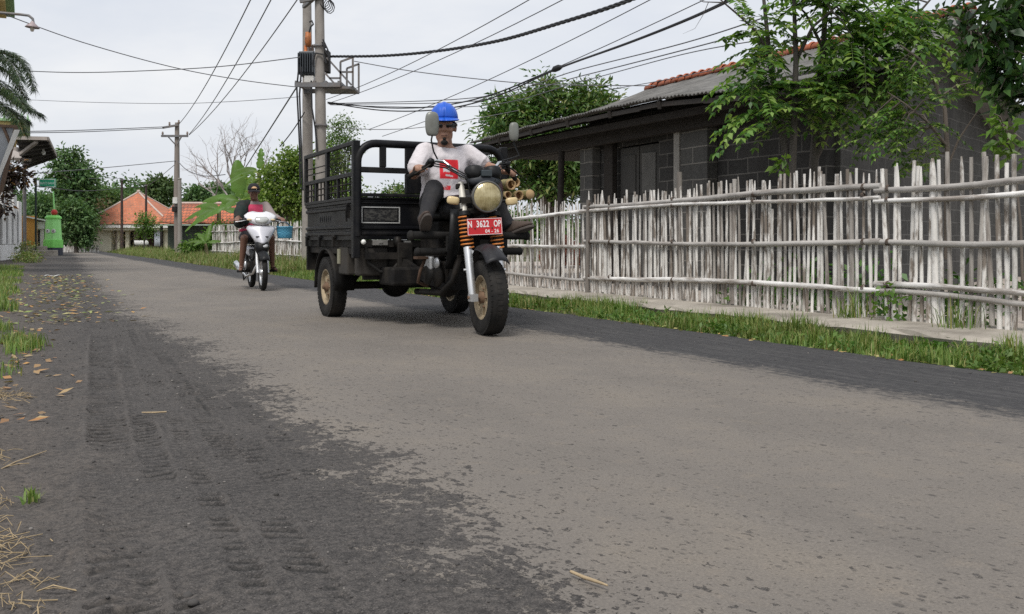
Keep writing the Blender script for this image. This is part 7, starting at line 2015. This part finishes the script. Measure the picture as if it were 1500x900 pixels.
mb = MB(); mb.rings([((.30, -.05, .89), .19, .16), ((.30, -.05, .93), .195, .168), ((.29, -.05, .965), .19, .16)], 20); mb.build('shirt_hem', m_hem, r2, subs=1)
mb = MB(); mb.rings([((.22, 0, .78), .17, .16), ((.24, 0, .86), .18, .15)])
for sg in (-1, 1): mb.limb(HP2[sg], HP2[sg].lerp(KN2[sg], .80), .115, .098)
mb.build('shorts', mat('black_shorts', (.018, .017, .02), .85, 0, .3, 6), r2, remesh=.013)
# dark jacket draped over the right shoulder and arm
m_jk = mat('dark_green_jacket', (.010, .022, .018), .9, 0, .35, 7, (.035, .02, .022), .5, 6, .6, 20)
mb = MB(); mb.limb((.30, -.10, 1.34), SH2[-1], .085, .098); mb.limb(SH2[-1], SH2[-1].lerp(EL2[-1], .55), .10, .108); mb.limb(SH2[-1].lerp(EL2[-1], .5), SH2[-1].lerp(EL2[-1], 1.0) + V((-.02, .02, .0)), .108, .085); mb.limb((.35, -.17, 1.30), (.40, -.19, 1.06), .075, .085); mb.limb((.40, -.22, 1.2), (.45, -.26, 1.03), .09, .085)
o = mb.build('jacket', m_jk, r2, remesh=.013); dm = o.modifiers.new('folds', 'DISPLACE'); dm.texture = tx; dm.strength = .05; dm.mid_level = .5
m_cap = mat('black_cap', (.014, .013, .016), .85)
mb = MB(); rows = []
for i in range(9):
    ph = math.pi / 2 * i / 8; rows.append([(.116 * math.cos(2 * math.pi * k / 28) * math.cos(ph) ** .75, .094 * math.sin(2 * math.pi * k / 28) * math.cos(ph) ** .75, .032 + .105 * math.sin(ph)) for k in range(29)])
mb.grid(rows); cap = mb.xf(H2).build('cap', m_cap, r2, solid=.008)
rows = [[(.10 + q * .075 * max(.2, math.cos(u * 1.3)), .085 * u, .038 - q * .022 - .018 * u * u) for u in [i / 6 for i in range(-6, 7)]] for q in (0, .35, .7, 1)]
MB().grid(rows).xf(H2).build('cap_peak', m_cap, cap, solid=.006)
rows = [[(.122 - .018 * abs(u) ** 2 - .020 * q, .045 * u, .058 + .034 * q) for u in [i / 4 for i in range(-4, 5)]] for q in (0, .5, 1)]
MB().grid(rows).xf(H2).build('cap_print', mat('orange_cream_print', (.58, .36, .20), .8, 0, .5, 60), cap, solid=.004)
for sg in (-1, 1):
    mb = MB(); c = AN2[sg] + V((.06, sg * .02, -.072)); mb.rings([(c + V((0, 0, -.012)), .042, .135), (c + V((0, 0, .008)), .043, .135)], 18); mb.tube([c + V((.06, -.04, .01)), c + V((.05, 0, .06)), c + V((.06, .04, .01))], .008, 6); mb.build('sandal', m_rub, r2)
# lower the peg height to the soles
# basket hanging from the left grip
m_bsk, nt_, nd_, lk_, b_ = new_mat('blue_woven_plastic')
tcb = N(nt_, 'TexCoord').outputs['Object']; ck = N(nt_, 'TexChecker'); ck.inputs['Scale'].default_value = 48; lk_.new(tcb, ck.inputs['Vector'])
ck.inputs['Color1'].default_value = col((.10, .36, .52)); ck.inputs['Color2'].default_value = col((.05, .20, .32)); lk_.new(ck.outputs[0], b_.inputs['Base Color']); b_.inputs['Roughness'].default_value = .45
bc_ = V((.97, .37, .955))
bk = thing('basket', 'blue woven plastic basket hanging from the left handlebar grip of the motorbike', 'basket', bc_ - V((0, 0, .16)), FM)
mb = MB(); rows = []
for z, k in ((-.155, .0), (-.155, .82), (-.15, .86), (-.07, .93), (.01, .98), (.015, 1.03), (.03, 1.03), (.03, .98), (-.145, .82)):
    rows.append([bc_ + V((.095 * k * math.cos(2 * math.pi * i / 32), .128 * k * math.sin(2 * math.pi * i / 32), z)) for i in range(33)])
mb.grid(rows).build('bowl', m_bsk, bk)
mb = MB()
for dx in (-.03, .03): mb.tube([bc_ + V((dx, -.12, .02)), bc_ + V((dx * .8, -.085, .075)), bc_ + V((dx * .3, -.06, .105)), bc_ + V((dx * .8, .03, .09)), bc_ + V((dx, .10, .02))], .007, 6)
mb.build('handle', mat('blue_black_handle', (.03, .09, .14), .5), bk)
